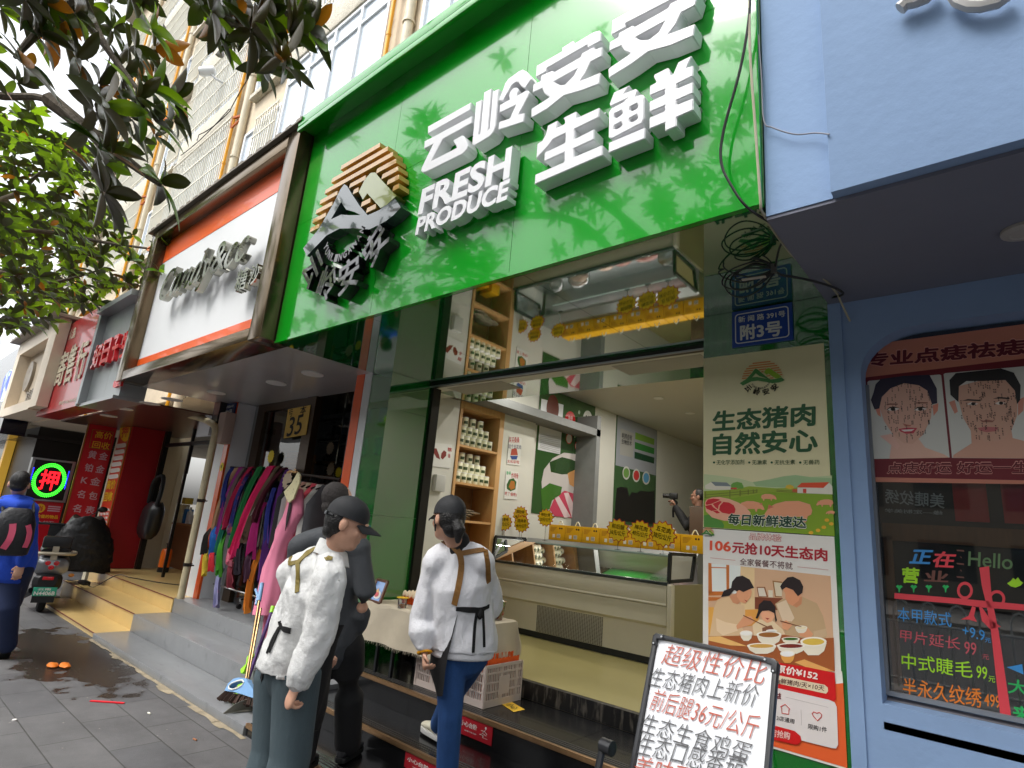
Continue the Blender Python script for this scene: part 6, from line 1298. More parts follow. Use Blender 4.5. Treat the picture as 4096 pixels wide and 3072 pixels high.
# ================================================================ cables on the green column
m_cab = M('black_cable', (20, 21, 22), .45); m_wcab = M('pale_cable', (170, 164, 140), .5)
zw = lambda x, y: (2680+x/2.911, 840+y/2.911)
knot = PY(*zw(1210, 680), 2.6)
def curve(pts, n=6):
    P = [Vector(p) for p in pts]; out = []
    for i in range(len(P)-1):
        p0, p1, p2, p3 = P[max(i-1, 0)], P[i], P[i+1], P[min(i+2, len(P)-1)]
        for k in range(n):
            t = k/n; out.append(.5*((2*p1)+(-p0+p2)*t+(2*p0-5*p1+4*p2-p3)*t*t+(-p0+3*p1-3*p2+p3)*t**3))
    return out+[P[-1]]
cw = thing('cable_coil', 'coil of thin black cable hanging above the blue number plate', 'cable', (knot.x, knot.y, knot.z-.1))
loops = [[(1210, 660), (1120, 600), (860, 520), (700, 560), (620, 640), (700, 720), (960, 780), (1210, 690)], [(1210, 665), (1050, 600), (780, 620), (600, 700), (570, 730), (640, 790), (880, 840), (1210, 700)], [(1210, 650), (1000, 600), (720, 690), (610, 820), (650, 900), (840, 930), (1050, 860), (1215, 710)], [(1210, 660), (960, 640), (760, 740), (700, 850), (760, 920), (960, 890), (1210, 710)], [(1210, 680), (900, 680), (700, 760), (640, 880), (720, 990), (880, 1010), (1080, 900), (1220, 720)], [(1210, 660), (1040, 580), (800, 540), (640, 540), (615, 520), (700, 505), (900, 500), (1100, 540), (1210, 650)], [(1215, 690), (1000, 620), (830, 700), (760, 790), (900, 820), (1100, 770), (1215, 700)]]
random.seed(8)
for lp in loops:
    dy = random.uniform(-.04, .04); b = MB(); b.tube(curve([PY(*zw(*p), 2.6+dy*math.sin(math.pi*i/(len(lp)-1))) for i, p in enumerate(lp)]), .0038, 6); b.build('loop', m_cab, cw, smooth=True)
b = MB(); b.tube([knot+Vector((0, 0, .02)), knot+Vector((0, 0, -.025))], .014, 8); b.build('tape', M('grey_tape', (90, 88, 84), .6), cw)
b = MB(); b.bar(PY(*zw(840, 815), 2.56), PY(*zw(1115, 775), 2.56), .016, .006); b.build('cable_tag', M('cable_tag', (190, 180, 170), .5), cw)
def wire(name, label, pts, r, mat, Ys): b = MB(); b.tube(curve([PY(*p, y) for p, y in zip(pts, Ys)]), r, 6); return b.thing(name, mat, label, 'cable', smooth=True)
wire('cable', 'black cable sagging down the green sign and along under the blue overhang', [(3000, -60), (2995, 80), (2960, 280), (2895, 520), (2885, 650), (2930, 750), (2990, 830), (3080, 890), (3125, 920)], .006, m_cab, [2.1, 2.1, 2.1, 2.1, 2.1, 2.1, 2.12, 2.24, 2.34])
wire('cable', 'black cable from the coil out over the blue pier and back', [zw(1225, 710), zw(1300, 755), zw(1500, 790), zw(1700, 835), zw(1900, 900), zw(2010, 960), zw(1980, 1000), zw(1820, 1030)], .006, m_cab, [2.6, 2.65, 2.72, 2.8, 2.9, 2.95, 3.04, 3.17])
wire('cable', 'black cable hanging from the overhang hook to the tied coil', [(3125, 920), (3130, 960), (3115, 1000), (3100, 1070)], .005, m_cab, [2.34, 2.42, 2.5, 2.6])
wire('cable', 'thin pale cable down the right edge of the green sign to the blue pier', [(2998, -60), (3000, 200), (3022, 520), (3042, 800), (3050, 850), (3120, 960), (3200, 1050), (3290, 1110), (3345, 1170), (3362, 1205), (3400, 1285)], .0055, m_wcab, [2.1, 2.1, 2.1, 2.1, 2.16, 2.4, 2.65, 2.85, 3.0, 3.1, 3.17])
wire('cable', 'thin pale wire across the blue wall strip', [(3033, 140), (3045, 300), (3055, 480), (3090, 510), (3180, 537), (3260, 532), (3318, 537)], .003, M('thin_wire', (140, 140, 150), .5), [2.16, 2.16, 2.16, 2.16, 2.16, 2.16, 2.13])
# ================================================================ clothes rack and its goods
def PL(px, py, p0, n): r_ = ray(px, py); return CAM + r_*((p0-CAM).dot(n)/r_.dot(n))
zr = lambda x, y: (780+x/2.593, 1840+y/2.593)
m_chrome = M('chrome_tube', (190, 188, 184), .15, metal=1); m_dkm = M('dark_metal_tube', (52, 44, 38), .35, metal=.6); m_wheel = M('castor_rubber', (26, 26, 27), .6)
def cloth_mat(name, c, var=.12): return M(name, c, .85, var=var, vscale=7)
YRK = 3.46
ra, rb_ = PY(905, 1868, YRK), PY(1168, 1888, YRK)
rk = thing('clothes_rack', 'wheeled clothes rack hung with bright scarves on the grey step', 'rack', ((ra.x+rb_.x)/2, YRK, .42))
b = MB(); b.tube([ra, rb_], .016, 8); b.build('rail', m_dkm, rk, smooth=True)
for (px, py) in ((803, 2393), (953, 2437)):
    w_ = PZ(px, py, .42); b = MB(); b.tube([(w_.x, w_.y, .52), (w_.x, w_.y+.22, .52)], .018, 8); b.tube([(w_.x, w_.y+.1, .53), (w_.x, w_.y+.1, 2.02)], .014, 8); b.build('leg', m_dkm if px < 900 else m_chrome, rk, smooth=True)
    b = MB(); b.tube([(w_.x-.015, w_.y, .452), (w_.x+.015, w_.y, .452)], .03, 12); b.build('castor', m_wheel, rk, smooth=True)
lo_ = PZ(803, 2393, .42); b = MB(); b.tube([(lo_.x, lo_.y+.1, .6), (-6.6, lo_.y+.1, .6)], .012, 8); b.build('lower_rail', m_chrome, rk, smooth=True)
def scarf(label, col, top, bot, wt, wb_, yt=3.44, yb=3.2, seed=0, mat=None, ragged=.05):
    t0, b0 = PY(*zr(*top), yt), PY(*zr(*bot), yb); sc_ = lambda w, p: w/2.593/FPX*(p-CAM).dot(FW)
    w0, w1 = sc_(wt, t0)*1.25, sc_(wb_, b0)*1.25; random.seed(seed); ph = random.uniform(0, 6); nx, ny = 14, 26; vs_ = []
    back = [t0+Vector((0, .05, -.16)), t0+Vector((0, .03, .012))] if yt > 3.4 else []
    path = back+[t0+(b0-t0)*(j/ny)+Vector((0, -.035*math.sin(math.pi*j/ny), .02*math.sin(math.pi*j/ny))) for j in range(ny+1)]
    n = len(path)
    for j, c in enumerate(path):
        t = j/(n-1); w = w0+(w1-w0)*t
        for i in range(nx+1):
            s = i/nx-.5; dz = -ragged*abs(math.sin(s*5+ph))*t**6*2 if t > .7 else 0
            vs_.append(c+Vector((s*w+.01*noise.noise(Vector((s*3+ph, t*5, seed))), (.012+.022*t)*math.sin(s*(15+4*math.sin(ph))+ph+t*1.4)-.02*math.cos(s*3), dz)))
    fs = [(j*(nx+1)+i, j*(nx+1)+i+1, (j+1)*(nx+1)+i+1, (j+1)*(nx+1)+i) for j in range(n-1) for i in range(nx)]
    b = MB(); b.add(vs_, fs); return b.thing('scarf', mat or cloth_mat('cloth_%d_%d_%d' % col, col), label, 'scarf', 'bright scarves on the rack', smooth=True, fix=False)
m_pat = lambda n, c, d, s=9: M(n, c, .85, var=.15, vscale=5, dirt=(d, s, .55))
SC = [('navy scarf at the left end of the rack', (30, 44, 120), (395, 82), (320, 420), 70, 60, None), ('narrow beige scarf beside the navy one at the left of the rack', (196, 160, 120), (440, 86), (215, 690), 34, 46, None),
 ('purple and magenta scarf third from the left on the rack', (140, 40, 120), (482, 78), (255, 760), 60, 80, None), ('grey brown scarf between purple and crimson ones', (120, 100, 100), (515, 92), (335, 560), 44, 50, None),
 ('crimson scarf left of the navy patterned one', (176, 30, 74), (585, 80), (330, 640), 60, 70, None), ('dark teal scarf hanging in front of the crimson one', (20, 110, 90), (520, 190), (262, 880), 50, 95, None),
 ('navy patterned scarf with orange ends near the left', (36, 40, 110), (580, 110), (395, 690), 60, 62, ((200, 90, 50), 8)), ('bright green scarf in the middle of the rack', (20, 110, 52), (685, 76), (395, 850), 100, 80, None),
 ('wide hot pink scarf in the middle of the rack', (205, 28, 92), (795, 68), (410, 940), 120, 130, None), ('brown striped scarf right of the hot pink one', (104, 86, 68), (872, 70), (530, 770), 60, 80, ((60, 48, 40), 14)),
 ('dark maroon scarf right of the brown striped one', (84, 24, 40), (928, 86), (640, 560), 56, 50, None), ('deep purple scarf at the right end of the rack', (92, 36, 120), (968, 108), (830, 800), 70, 90, None)]
for i, (l, c, t, bb, w0, w1, pt) in enumerate(SC): scarf(l, c, t, bb, w0, w1, 3.44, 3.3-.012*i, i, m_pat('cloth_pattern_%d' % i, c, *pt) if pt else None)
SC2 = [('thin white scarf edge hanging in front of the brown striped scarf', (190, 186, 182), (728, 392), (552, 780), 16, 22), ('magenta scarf with dark blots hanging low in the middle', (170, 30, 110), (735, 440), (600, 930), 70, 150), ('blue floral scarf between magenta and purple', (40, 50, 130), (835, 290), (770, 840), 60, 80),
 ('purple scarf tail hanging lowest at the right', (84, 34, 110), (850, 440), (715, 1190), 80, 90), ('grass green scarf tail below the teal scarf', (70, 150, 40), (335, 740), (275, 1120), 60, 80), ('lemon yellow scarf tail at the lower left', (216, 190, 60), (175, 900), (125, 1120), 30, 60),
 ('scarlet scarf tail at the lower left', (206, 40, 54), (245, 920), (195, 1070), 60, 70), ('pale pink scarf tail under the hot pink scarf', (226, 130, 150), (440, 860), (380, 1010), 50, 60), ('rainbow scarf tail hanging to the floor at the left', (150, 150, 190), (300, 1120), (250, 1440), 70, 60), ('orange scarf tail hanging to the floor', (214, 130, 40), (690, 930), (560, 1490), 50, 70),
 ('black sheer scarf tail in the lower middle', (40, 32, 42), (520, 800), (470, 1100), 80, 90), ('dark plum scarf tail behind the magenta one', (60, 28, 50), (640, 900), (560, 1180), 90, 110), ('blue crumpled scarf tail at the left', (30, 100, 180), (240, 690), (205, 900), 50, 60), ('wine red scarf tail low behind the rack legs', (110, 30, 44), (420, 1060), (400, 1240), 90, 100), ('black and gold scarf corner at the far left', (40, 36, 30), (205, 690), (115, 900), 60, 70)]
for i, (l, c, t, bb, w0, w1) in enumerate(SC2): scarf(l, c, t, bb, w0, w1, 3.3, 3.24-.01*(i % 4), 40+i, m_pat('cloth_rainbow', c, (200, 110, 150), 6) if 'rainbow' in l else m_pat('cloth_blot', c, (60, 26, 50), 5) if 'blots' in l else None)
# starburst stickers
def burst(px, py, Y, r, m_, label, txt=None, name='price_burst'):
    p = PY(px, py, Y); pts = [(p.x+r*(1 if k % 2 == 0 else .78)*math.cos(math.pi*k/13), Y, p.z+r*(1 if k % 2 == 0 else .78)*math.sin(math.pi*k/13)) for k in range(26)]
    t = thing(name, label, 'price tag', p); b = MB(); b.prism(pts, (0, .004, 0)); b.build('card', m_, t)
    if txt: rect_text(txt, p.x-r*.3, p.x+r*.3, p.z-r*.35, p.z+r*.35, Y-.002, m_ink, t, bold=.012)
m_yb = M('neon_yellow_card', (232, 206, 40), .5); m_bb = M('burst_back', (172, 152, 128), .6)
burst(*zr(275, 70), 3.33, .062, m_yb, 'small yellow starburst tag on the orange strip of the white pier', '特'); burst(*zr(955, 212), 3.2, .105, m_bb, 'large beige starburst card, back outwards, by the floral collar'); burst(*zc4(838, 788), 3.56, .085, m_yb, 'yellow starburst tag on the clothes shop glass under the yellow sheet')
burst(*zc4(1540, 690), 4.1, .09, m_bb, 'beige starburst card hung on the wire shelf, upper'); burst(*zc4(1545, 935), 4.1, .09, m_bb, 'beige starburst card hung on the wire shelf, lower'); burst(*zc4(1640, 975), 4.1, .07, m_yb, 'yellow starburst tag at the foot of the wire shelf')
# pink dress with a floral collar
m_pink = M('pink_tulle', (222, 130, 158), .8, var=.1, vscale=5, stretch=(4, 4, .7)); m_flor = M('floral_cotton', (216, 208, 166), .8, dirt=((110, 66, 60), 40, .62), var=.05)
YDR = 3.05
dr = thing('pink_dress', 'long pink tulle dress with a floral collar hung beside the scarves', 'dress', PY(*zr(860, 1500), YDR))
rows = [((1040, 330), (1100, 300)), ((985, 440), (1110, 440)), ((935, 590), (1105, 560)), ((872, 720), (1020, 740)), ((880, 830), (960, 860)), ((830, 980), (930, 980)), ((765, 1120), (915, 1120)), ((735, 1300), (905, 1290)), ((705, 1480), (880, 1480)), ((690, 1595), (865, 1605))]
rings = []
for j, (l, r_) in enumerate(rows):
    A_, B2 = PY(*zr(*l), YDR), PY(*zr(*r_), YDR); c = (A_+B2)/2; hw = (B2-A_).length/2; ring = []
    for k in range(40):
        a = 2*math.pi*k/40; f = 1+.05*(j/9)*math.sin(a*9+j*.3)
        ring.append(c+(B2-A_).normalized()*hw*f*math.cos(a)+Vector((0, (.05+.1*j/9)*f*math.sin(a), 0)))
    rings.append(ring)
b = MB(); b.loft(rings); b.build('gown', m_pink, dr, smooth=True)
b = MB(); fl = [PY(*zr(*p), YDR-.09) for p in ((1065, 125), (1088, 160), (1080, 240), (1020, 400), (972, 445), (945, 400), (920, 330), (1000, 240))]; b.prism(fl, (0, .015, 0)); b.build('collar', m_flor, dr)
b = MB(); b.prism([PY(*zr(*p), YDR-.075) for p in ((975, 445), (1002, 440), (985, 560), (935, 735), (945, 600))], (0, .004, 0)); b.build('dark_slit', M('dark_lining', (34, 26, 28), .8), dr)
b = MB(); b.tube([PY(*zr(*p), YDR) for p in ((965, 130), (985, 118), (1060, 125))], .012, 6); b.tube(curve([PY(*zr(*p), YDR) for p in ((1040, 120), (1045, 100), (1030, 95))], 3), .005, 6); b.build('hanger', m_wood, dr)
b = MB()
for dx in (-.04, .03): c0 = PY(*zr(760, 1590), YDR); b.tube([(c0.x+dx, YDR, c0.z), (c0.x+dx-.01, YDR+.02, c0.z-.22)], .02, 8)
b.build('sash', m_pink, dr, smooth=True)
# second rail with garments on hangers
ga, gb = PY(*zr(1090, 150), 3.3), PY(*zr(1440, 200), 3.3)
r2 = thing('hanging_rail', 'dark clothes rail with garments on black hangers right of the pink dress', 'rack', ((ga.x+gb.x)/2, 3.3, .42)); b = MB(); b.tube([ga, gb+Vector((.12, 0, 0))], .015, 8); b.build('rail', m_dkm, r2, smooth=True)
b = MB(); b.tube([gb+Vector((.1, 0, 0)), (gb.x+.1, 3.3, .43)], .015, 8); b.build('post', m_dkm, r2, smooth=True)
gcols = [('black', (34, 32, 34)), ('grey', (150, 146, 146)), ('dusty pink', (196, 150, 136)), ('cream', (196, 188, 162)), ('coral', (214, 80, 96)), ('white', (206, 202, 196)), ('dark grey', (70, 70, 74))]
for i, (cn, c) in enumerate(gcols):
    x = ga.x+(gb.x-ga.x)*(.08+.145*i); z = ga.z+(gb.z-ga.z)*(.08+.145*i); t = thing('garment', cn+' garment on a black hanger on the dark rail', 'garment', (x, 3.3, 1.1), 'garments on the dark rail')
    b = MB(); b.tube(curve([(x, 3.3, z+.02), (x+.015, 3.3, z+.01), (x, 3.3, z-.05)], 3), .004, 6); b.tube([(x, 3.14, z-.12), (x, 3.3, z-.05), (x, 3.46, z-.12)], .009, 6); b.build('hanger', m_black, t)
    b = MB(); rg = []
    for j in range(8):
        zz = z-.07-.1*j; hw = .03+.02*min(j, 3); dp = .1+.07*min(j, 2); rg.append([(x+hw*math.cos(2*math.pi*k/20)*(1+.15*math.sin(k*3)), 3.3+dp*math.sin(2*math.pi*k/20), zz) for k in range(20)])
    b.loft(rg); b.build('cloth', cloth_mat('cloth_%d_%d_%d' % c, c), t, smooth=True)
# wire shelf with shoes inside the clothes shop
wl, wr_ = PY(*zc4(1400, 325), 4.15), PY(*zc4(1690, 395), 4.15); w3 = Vector((0, .4, 0))
wsf = thing('wire_shelf', 'chrome wire shelf rack with dark shoes inside the clothes shop', 'shelf', ((wl.x+wr_.x)/2, 4.3, .42))
for p in (wl, wr_, wl+w3, wr_+w3): b = MB(); b.tube([(p.x, p.y, .43), (p.x, p.y, wl.z)], .014, 8); b.tube([(p.x, p.y, wl.z), (p.x, p.y, wl.z+.03)], .018, 8); b.build('post', m_chrome, wsf, smooth=True)
SHZ = [wl.z-.05, PY(*zc4(1350, 600), 4.15).z, PY(*zc4(1310, 860), 4.15).z, PY(*zc4(1290, 1020), 4.15).z]
for z in SHZ:
    b = MB()
    for p, q in ((wl, wr_), (wl+w3, wr_+w3), (wl, wl+w3), (wr_, wr_+w3)): b.bar((p.x, p.y, z), (q.x, q.y, z), .012, .03)
    for k in range(1, 12): x = wl.x+(wr_.x-wl.x)*k/12; b.bar((x, 4.15, z), (x, 4.55, z), .004)
    b.build('wire_tray', m_chrome, wsf)
m_shoe = M('black_shoe', (28, 28, 30), .5); m_sole = M('white_sole', (206, 204, 200), .5)
for i, (u, k) in enumerate(((.25, 1), (.65, 1), (.3, 2), (.7, 2), (.45, 3))):
    x = wl.x+(wr_.x-wl.x)*u; z = SHZ[k]+.008; t = thing('shoe', 'black shoe with white sole on the wire shelf, '+['upper left', 'upper right', 'middle left', 'middle right', 'lowest'][i], 'shoe', (x, 4.3, z), 'shoes on the wire shelf')
    b = MB(); b.box(x-.13, x+.13, 4.24, 4.33, z, z+.02); b.build('sole', m_sole, t, bevel=.008); b = MB(); b.ball((x+.04, 4.285, z+.05), .09, .042, .035); b.ball((x-.06, 4.285, z+.07), .06, .04, .06); b.build('upper', m_shoe, t, smooth=True)
b = MB(); p = PY(*zc4(1480, 330), 4.9); b.box(p.x-.25, p.x+.3, 4.9, 4.93, 1.2, p.z+.2); b.thing('dark_curtain', M('navy_curtain', (20, 20, 30), .9), 'dark navy cloth hanging behind the wire shelf', 'curtain', bevel=.004)
b = MB(); p = PY(*zc4(1130, 850), 3.9)
for k in range(5): b.box(p.x-.16+.01*(k % 2), p.x+.16-.012*(k % 3), 3.85, 4.1, p.z-.18+.06*k, p.z-.125+.06*k)
b.thing('folded_clothes', M('folded_tan_cloth', (150, 116, 84), .85, var=.25, vscale=4, stretch=(1, 1, 8)), 'pile of tan and grey folded clothes behind the brown door post', 'clothes')
# ---- drain pipe on the white pier
m_pvc = M('old_white_pipe', (196, 184, 150), .5, var=.12, vscale=5, dirt=((130, 112, 74), 3, .66))
dp = [PY(*q, 3.2) for q in ((700, 1648), (800, 1672), (855, 1700), (862, 1730), (700, 2375))]; dpt = thing('drain_pipe', 'old cream plastic drain pipe bending down beside the white pier', 'pipe', (dp[-1].x, 3.2, .42))
b = MB(); b.tube(curve(dp[:4], 4)+[Vector((dp[3].x, 3.2, .42))], .045, 12); b.build('pipe', m_pvc, dpt, smooth=True)
for q in (PY(775, 2000, 3.2), PY(720, 2250, 3.2)): b = MB(); b.tube([(dp[3].x, 3.2, q.z-.02), (dp[3].x, 3.2, q.z+.02)], .052, 12); b.box(dp[3].x+.04, dp[3].x+.12, 3.2, 3.23, q.z-.008, q.z+.008); b.build('clamp', m_dkm, dpt)
# ---- broom, dustpan, mop and step ladder leaning on the grey steps
zq = lambda x, y: (840+x/2.765, 2280+y/2.765)
bp0 = PZ(*zq(350, 1560), .066); bn = Vector((0, -1, .42)).normalized()
BR = lambda x, y, k=0.: PL(*zq(x, y), bp0, bn)+bn*k
m_bblue = M('broom_blue', (118, 158, 200), .45); m_brist = M('brown_bristle', (62, 44, 36), .9, var=.3, vscale=60, stretch=(6, 1, .3)); m_hand = M('metal_handle', (150, 122, 84), .3, metal=.7); m_pan = M('dustpan_grey', (120, 118, 108), .4, metal=.4)
brm = thing('broom', 'pale blue broom with brown bristles and a golden handle leaning on the grey steps', 'broom', bp0)
hd = [(195, 1345), (230, 1270), (290, 1215), (350, 1200), (440, 1212), (450, 1250), (490, 1300), (530, 1370), (552, 1440), (400, 1390), (300, 1360)]; hl = [(250, 1325), (245, 1300), (280, 1265), (340, 1240), (395, 1232), (412, 1255), (390, 1290), (340, 1320), (285, 1335)]
filled('head', [[BR(*p, .03) for p in hd], [BR(*p, .03) for p in hl]], -bn*.05, m_bblue, brm); b = MB(); P = [BR(*p, .034) for p in hl]; b.tube(P+[P[0]], .006, 6); b.build('hole_rim', M('rim_white', (220, 220, 214), .5), brm)
b = MB(); random.seed(2)
for k in range(46):
    t = k/45; a = Vector((190+360*t, 1350+85*t, 0)); e = Vector((108+450*t+random.uniform(-4, 4), 1440+95*t+random.uniform(-6, 6), 0)); b.bar(BR(a.x, a.y, .02*math.sin(k)), BR(e.x, e.y, .02*math.sin(k)+.01), .012, .022)
b.build('bristles', m_brist, brm)
b = MB(); b.tube([BR(400, 1205, 0), BR(545, 335, 0)], .012, 10); b.build('handle', m_hand, brm, smooth=True); b = MB(); b.tube([BR(540, 345, 0), BR(575, 150, 0)], .02, 10); b.tube([BR(508, 385, 0), BR(528, 290, 0), BR(505, 215, 0)], .012, 8); b.build('grip', m_bblue, brm, smooth=True)
dpn = thing('dustpan', 'grey metal dustpan with a long rod under the blue broom', 'dustpan', PZ(*zq(350, 1570), .066))
P = [PZ(*zq(*p), .07) for p in ((145, 1592), (560, 1552))]; d_ = P[1]-P[0]; bk = Vector((0, .3, 0)); b = MB(); b.prism([P[0], P[1], P[1]+bk, P[0]+bk], (0, 0, .006)); b.prism([P[0]+Vector((0, 0, .007)), P[0]+bk+Vector((0, 0, .007)), P[0]+bk+Vector((0, 0, .11)), P[0]+Vector((0, .08, .06))], (.006, 0, 0)); b.prism([P[0]+bk+Vector((.007, 0, .007)), P[1]+bk+Vector((0, 0, .007)), P[1]+bk+Vector((0, 0, .11)), P[0]+bk+Vector((.007, 0, .11))], (0, .006, 0)); b.build('pan', m_pan, dpn)
b = MB(); b.tube([BR(360, 1200, -.05), BR(515, 400, -.05)], .009, 8); b.build('rod', m_hand, dpn, smooth=True)
mop = thing('mop', 'purple and lime green squeeze mop leaning behind the broom', 'mop', PZ(*zq(210, 1340), .066)); m_pur = M('mop_purple', (82, 48, 110), .4); m_lime = M('mop_lime', (150, 215, 40), .4)
b = MB(); b.tube([BR(285, 1165, -.12), BR(560, 420, -.12)], .016, 10); b.build('pole', m_pur, mop, smooth=True)
filled('lever', [[BR(*p, -.09) for p in ((380, 880), (345, 880), (310, 930), (300, 1000), (238, 1060), (240, 1105), (270, 1095), (310, 1000), (325, 950), (380, 910))]], -bn*.03, m_lime, mop); filled('mop_head', [[BR(*p, -.08) for p in ((262, 1162), (302, 1165), (305, 1215), (320, 1300), (300, 1330), (200, 1340), (170, 1340), (185, 1290), (215, 1255), (225, 1190))]], -bn*.06, m_lime, mop); b = MB(); b.tube([BR(560, 420, -.12), BR(580, 350, -.12)], .02, 8); b.build('cap', m_lime, mop)
lad = thing('step_ladder', 'small black folding step ladder standing behind the man in white', 'ladder', PZ(*zq(520, 1360), .066)); b = MB()
for (a, c) in (((620, 480), (480, 820)), ((480, 820), (445, 1100)), ((760, 620), (700, 1250))): b.bar(BR(*a, -.22), BR(*c, -.22), .045, .03)
b.build('rail', m_black, lad)
for q in (((490, 735), (640, 760)), ((470, 850), (640, 880)), ((460, 960), (640, 950)), ((440, 1050), (640, 1110))): a, c = BR(*q[0], -.22), BR(*q[1], -.22); b = MB(); b.prism([a, c, c+Vector((0, .14, 0)), a+Vector((0, .14, 0))], (0, 0, -.025)); b.build('tread', m_dkgrey, lad, bevel=.004)
b = MB(); b.bar(BR(600, 700, -.3), BR(740, 690, -.3), .03); b.bar(BR(700, 560, -.3), BR(690, 720, -.3), .02); b.build('brass_bar', M('brass_bar', (150, 120, 70), .4, metal=.6), lad)

# ================================================================ things by the red shop
m_blkbag = M('black_strap', (22, 22, 24), .6)
ex = PZ(650, 2288, .42); fe = thing('fire_extinguisher', 'orange fire extinguisher with a black base on the tan shop floor', 'fire extinguisher', (ex.x, ex.y, .42)); eh = .44
b = MB(); b.lathe((ex.x, ex.y, .50), [(.085, 0), (.085, .24), (.07, .29), (.03, .31)], 18); b.build('cylinder', M('extinguisher_orange', (235, 110, 20), .3, coat=.5), fe, smooth=True); b = MB(); b.lathe((ex.x, ex.y, .42), [(.088, 0), (.088, .08)], 18); b.build('base', m_black, fe, smooth=True); b = MB(); b.tube([(ex.x, ex.y, .8), (ex.x, ex.y, .87)], .02, 8); b.bar((ex.x-.07, ex.y, .87), (ex.x+.05, ex.y, .885), .02); b.tube(curve([(ex.x+.02, ex.y, .84), (ex.x+.11, ex.y-.02, .78), (ex.x+.1, ex.y-.02, .6)]), .01, 6); b.build('valve', m_black, fe)
hb = PY(605, 2075, 3.72); random.seed(6); hbt = thing('hanging_bag', 'black patterned bag hanging at the door frame right of the red wall', 'bag', (hb.x, hb.y, hb.z-.36)); b = MB(); cs_, sn_ = math.cos(.22), math.sin(.22)
bb_ = []
for t in range(9):
    z = -.34+.62*t/8; w_ = .3*(1-abs(2*t/8-1)**6*.35); dd = .13*(1-abs(2*t/8-1)**4*.5); bb_.append([(hb.x+(w_*abs(math.cos(a))**.5*(1 if math.cos(a) > 0 else -1))*cs_+z*sn_, hb.y+dd*math.sin(a), hb.z+z*cs_+.02*noise.noise(Vector((a, z*5, 1)))) for a in [2*math.pi*k/28 for k in range(28)]])
b.loft(bb_); b.build('bag_body', M('black_floral_bag', (26, 26, 28), .45, dirt=((196, 196, 196), 13, .7), var=.1, coat=.3), hbt, smooth=True)
b = MB(); b.tube(curve([(hb.x-.14, hb.y-.05, hb.z+.26), (hb.x-.02, hb.y-.08, hb.z+.62), (hb.x+.1, hb.y, hb.z+.72), (hb.x+.26, hb.y-.03, hb.z+.5), (hb.x+.26, hb.y-.05, hb.z+.22)]), .035, 8); b.build('strap', m_blkbag, hbt, smooth=True)
if 0: b.thing('hanging_bag', M('black_floral_bag', (26, 26, 28), .45, dirt=((196, 196, 196), 13, .68), var=.1, coat=.3), 'black patterned bag hanging at the door frame right of the red wall', 'bag', smooth=True)
dk = PY(700, 2200, 4.4); dsk = thing('counter_desk', 'brown wooden desk side in the dark shop behind the cream drain pipe', 'desk', (dk.x, 4.6, .42)); b = MB(); b.box(dk.x-.35, dk.x+.7, 4.4, 4.9, .42, PY(690, 2095, 4.4).z); b.build('cabinet', M('brown_laminate', (136, 84, 44), .5, var=.12, stretch=(1, 1, 6)), dsk); dz = PY(690, 2095, 4.4).z; b = MB(); b.box(dk.x-.38, dk.x+.72, 4.38, 4.92, dz, dz+.03); b.build('top', M('desk_top', (150, 98, 54), .4), dsk)
random.seed(14)
for i, (dx, w_, h_, c, n_) in enumerate(((-.28, .12, .34, (206, 196, 160), 'cream boxes stack'), (-.14, .08, .3, (226, 226, 220), 'white bottle'), (-.04, .08, .26, (40, 110, 170), 'blue and white carton'), (.06, .1, .3, (200, 200, 196), 'pale lotion bottle'), (.17, .09, .22, (214, 212, 206), 'short white tub'), (-.2, .16, .12, (196, 170, 60), 'yellow carton on top'))):
    z0 = dz+.031+(.345 if i == 5 else 0); b = MB(); x = dk.x+dx
    if 'bottle' in n_ or 'tub' in n_: b.lathe((x, 4.5, z0), [(w_/2, 0), (w_/2, h_*.7), (w_/5, h_*.78), (w_/5, h_)], 12)
    else: b.box(x-w_/2, x+w_/2, 4.44, 4.58, z0, z0+h_)
    b.thing('bottle' if ('bottle' in n_ or 'tub' in n_) else 'carton', M('goods_%d' % i, c, .5, var=.15, vscale=12), n_+' on the brown desk in the dark shop', 'bottle' if ('bottle' in n_ or 'tub' in n_) else 'box', smooth='bottle' in n_)
b = MB(); p = PY(718, 1965, 4.6); b.box(p.x-.13, p.x+.13, 4.6, 4.605, p.z-.16, p.z+.16); b.thing('paper_notice', M('white_notice', (206, 204, 200), .6), 'square white notice above the goods on the brown desk', 'notice', bevel=.001)
q = [PY(*p, 4.4) for p in ((665, 1865), (690, 1868), (708, 1764), (683, 1768))]; st_ = thing('blue_poster', 'narrow blue poster hanging in the dark shop doorway', 'poster', q[0]); b = MB(); b.prism(q, (0, .004, 0)); b.build('sheet', M('blue_print', (50, 130, 190), .5), st_)
b = MB(); c_ = (q[0]+q[1]+q[2]+q[3])/4; b.ball((c_.x, 4.398, c_.z), .05, .002, .1); b.ball((c_.x+.02, 4.397, c_.z+.2), .04, .002, .07); b.build('picture', M('print_pink', (190, 110, 150), .5), st_)
b = MB(); p = PY(745, 1800, 4.9); rg = []
for j in range(7): zz = p.z+.45-.16*j; hw = .1+.2*min(j, 2)/2; rg.append([(p.x+hw*math.cos(2*math.pi*k/18), 4.9+.08*math.sin(2*math.pi*k/18), zz) for k in range(18)])
b.loft(rg); b.thing('hanging_shirt', M('grey_shirt', (84, 80, 84), .9, var=.08), 'dark grey shirt hanging inside the dark shop', 'shirt', smooth=True)
ad = PZ(335, 2338, .25); adt = thing('power_adapter', 'black power adapter brick with its cord lying on the tan steps', 'adapter', (ad.x, ad.y, .25)); b = MB(); b.box(ad.x-.14, ad.x+.14, ad.y-.05, ad.y+.05, .252, .305); b.build('brick', m_black, adt, bevel=.012)
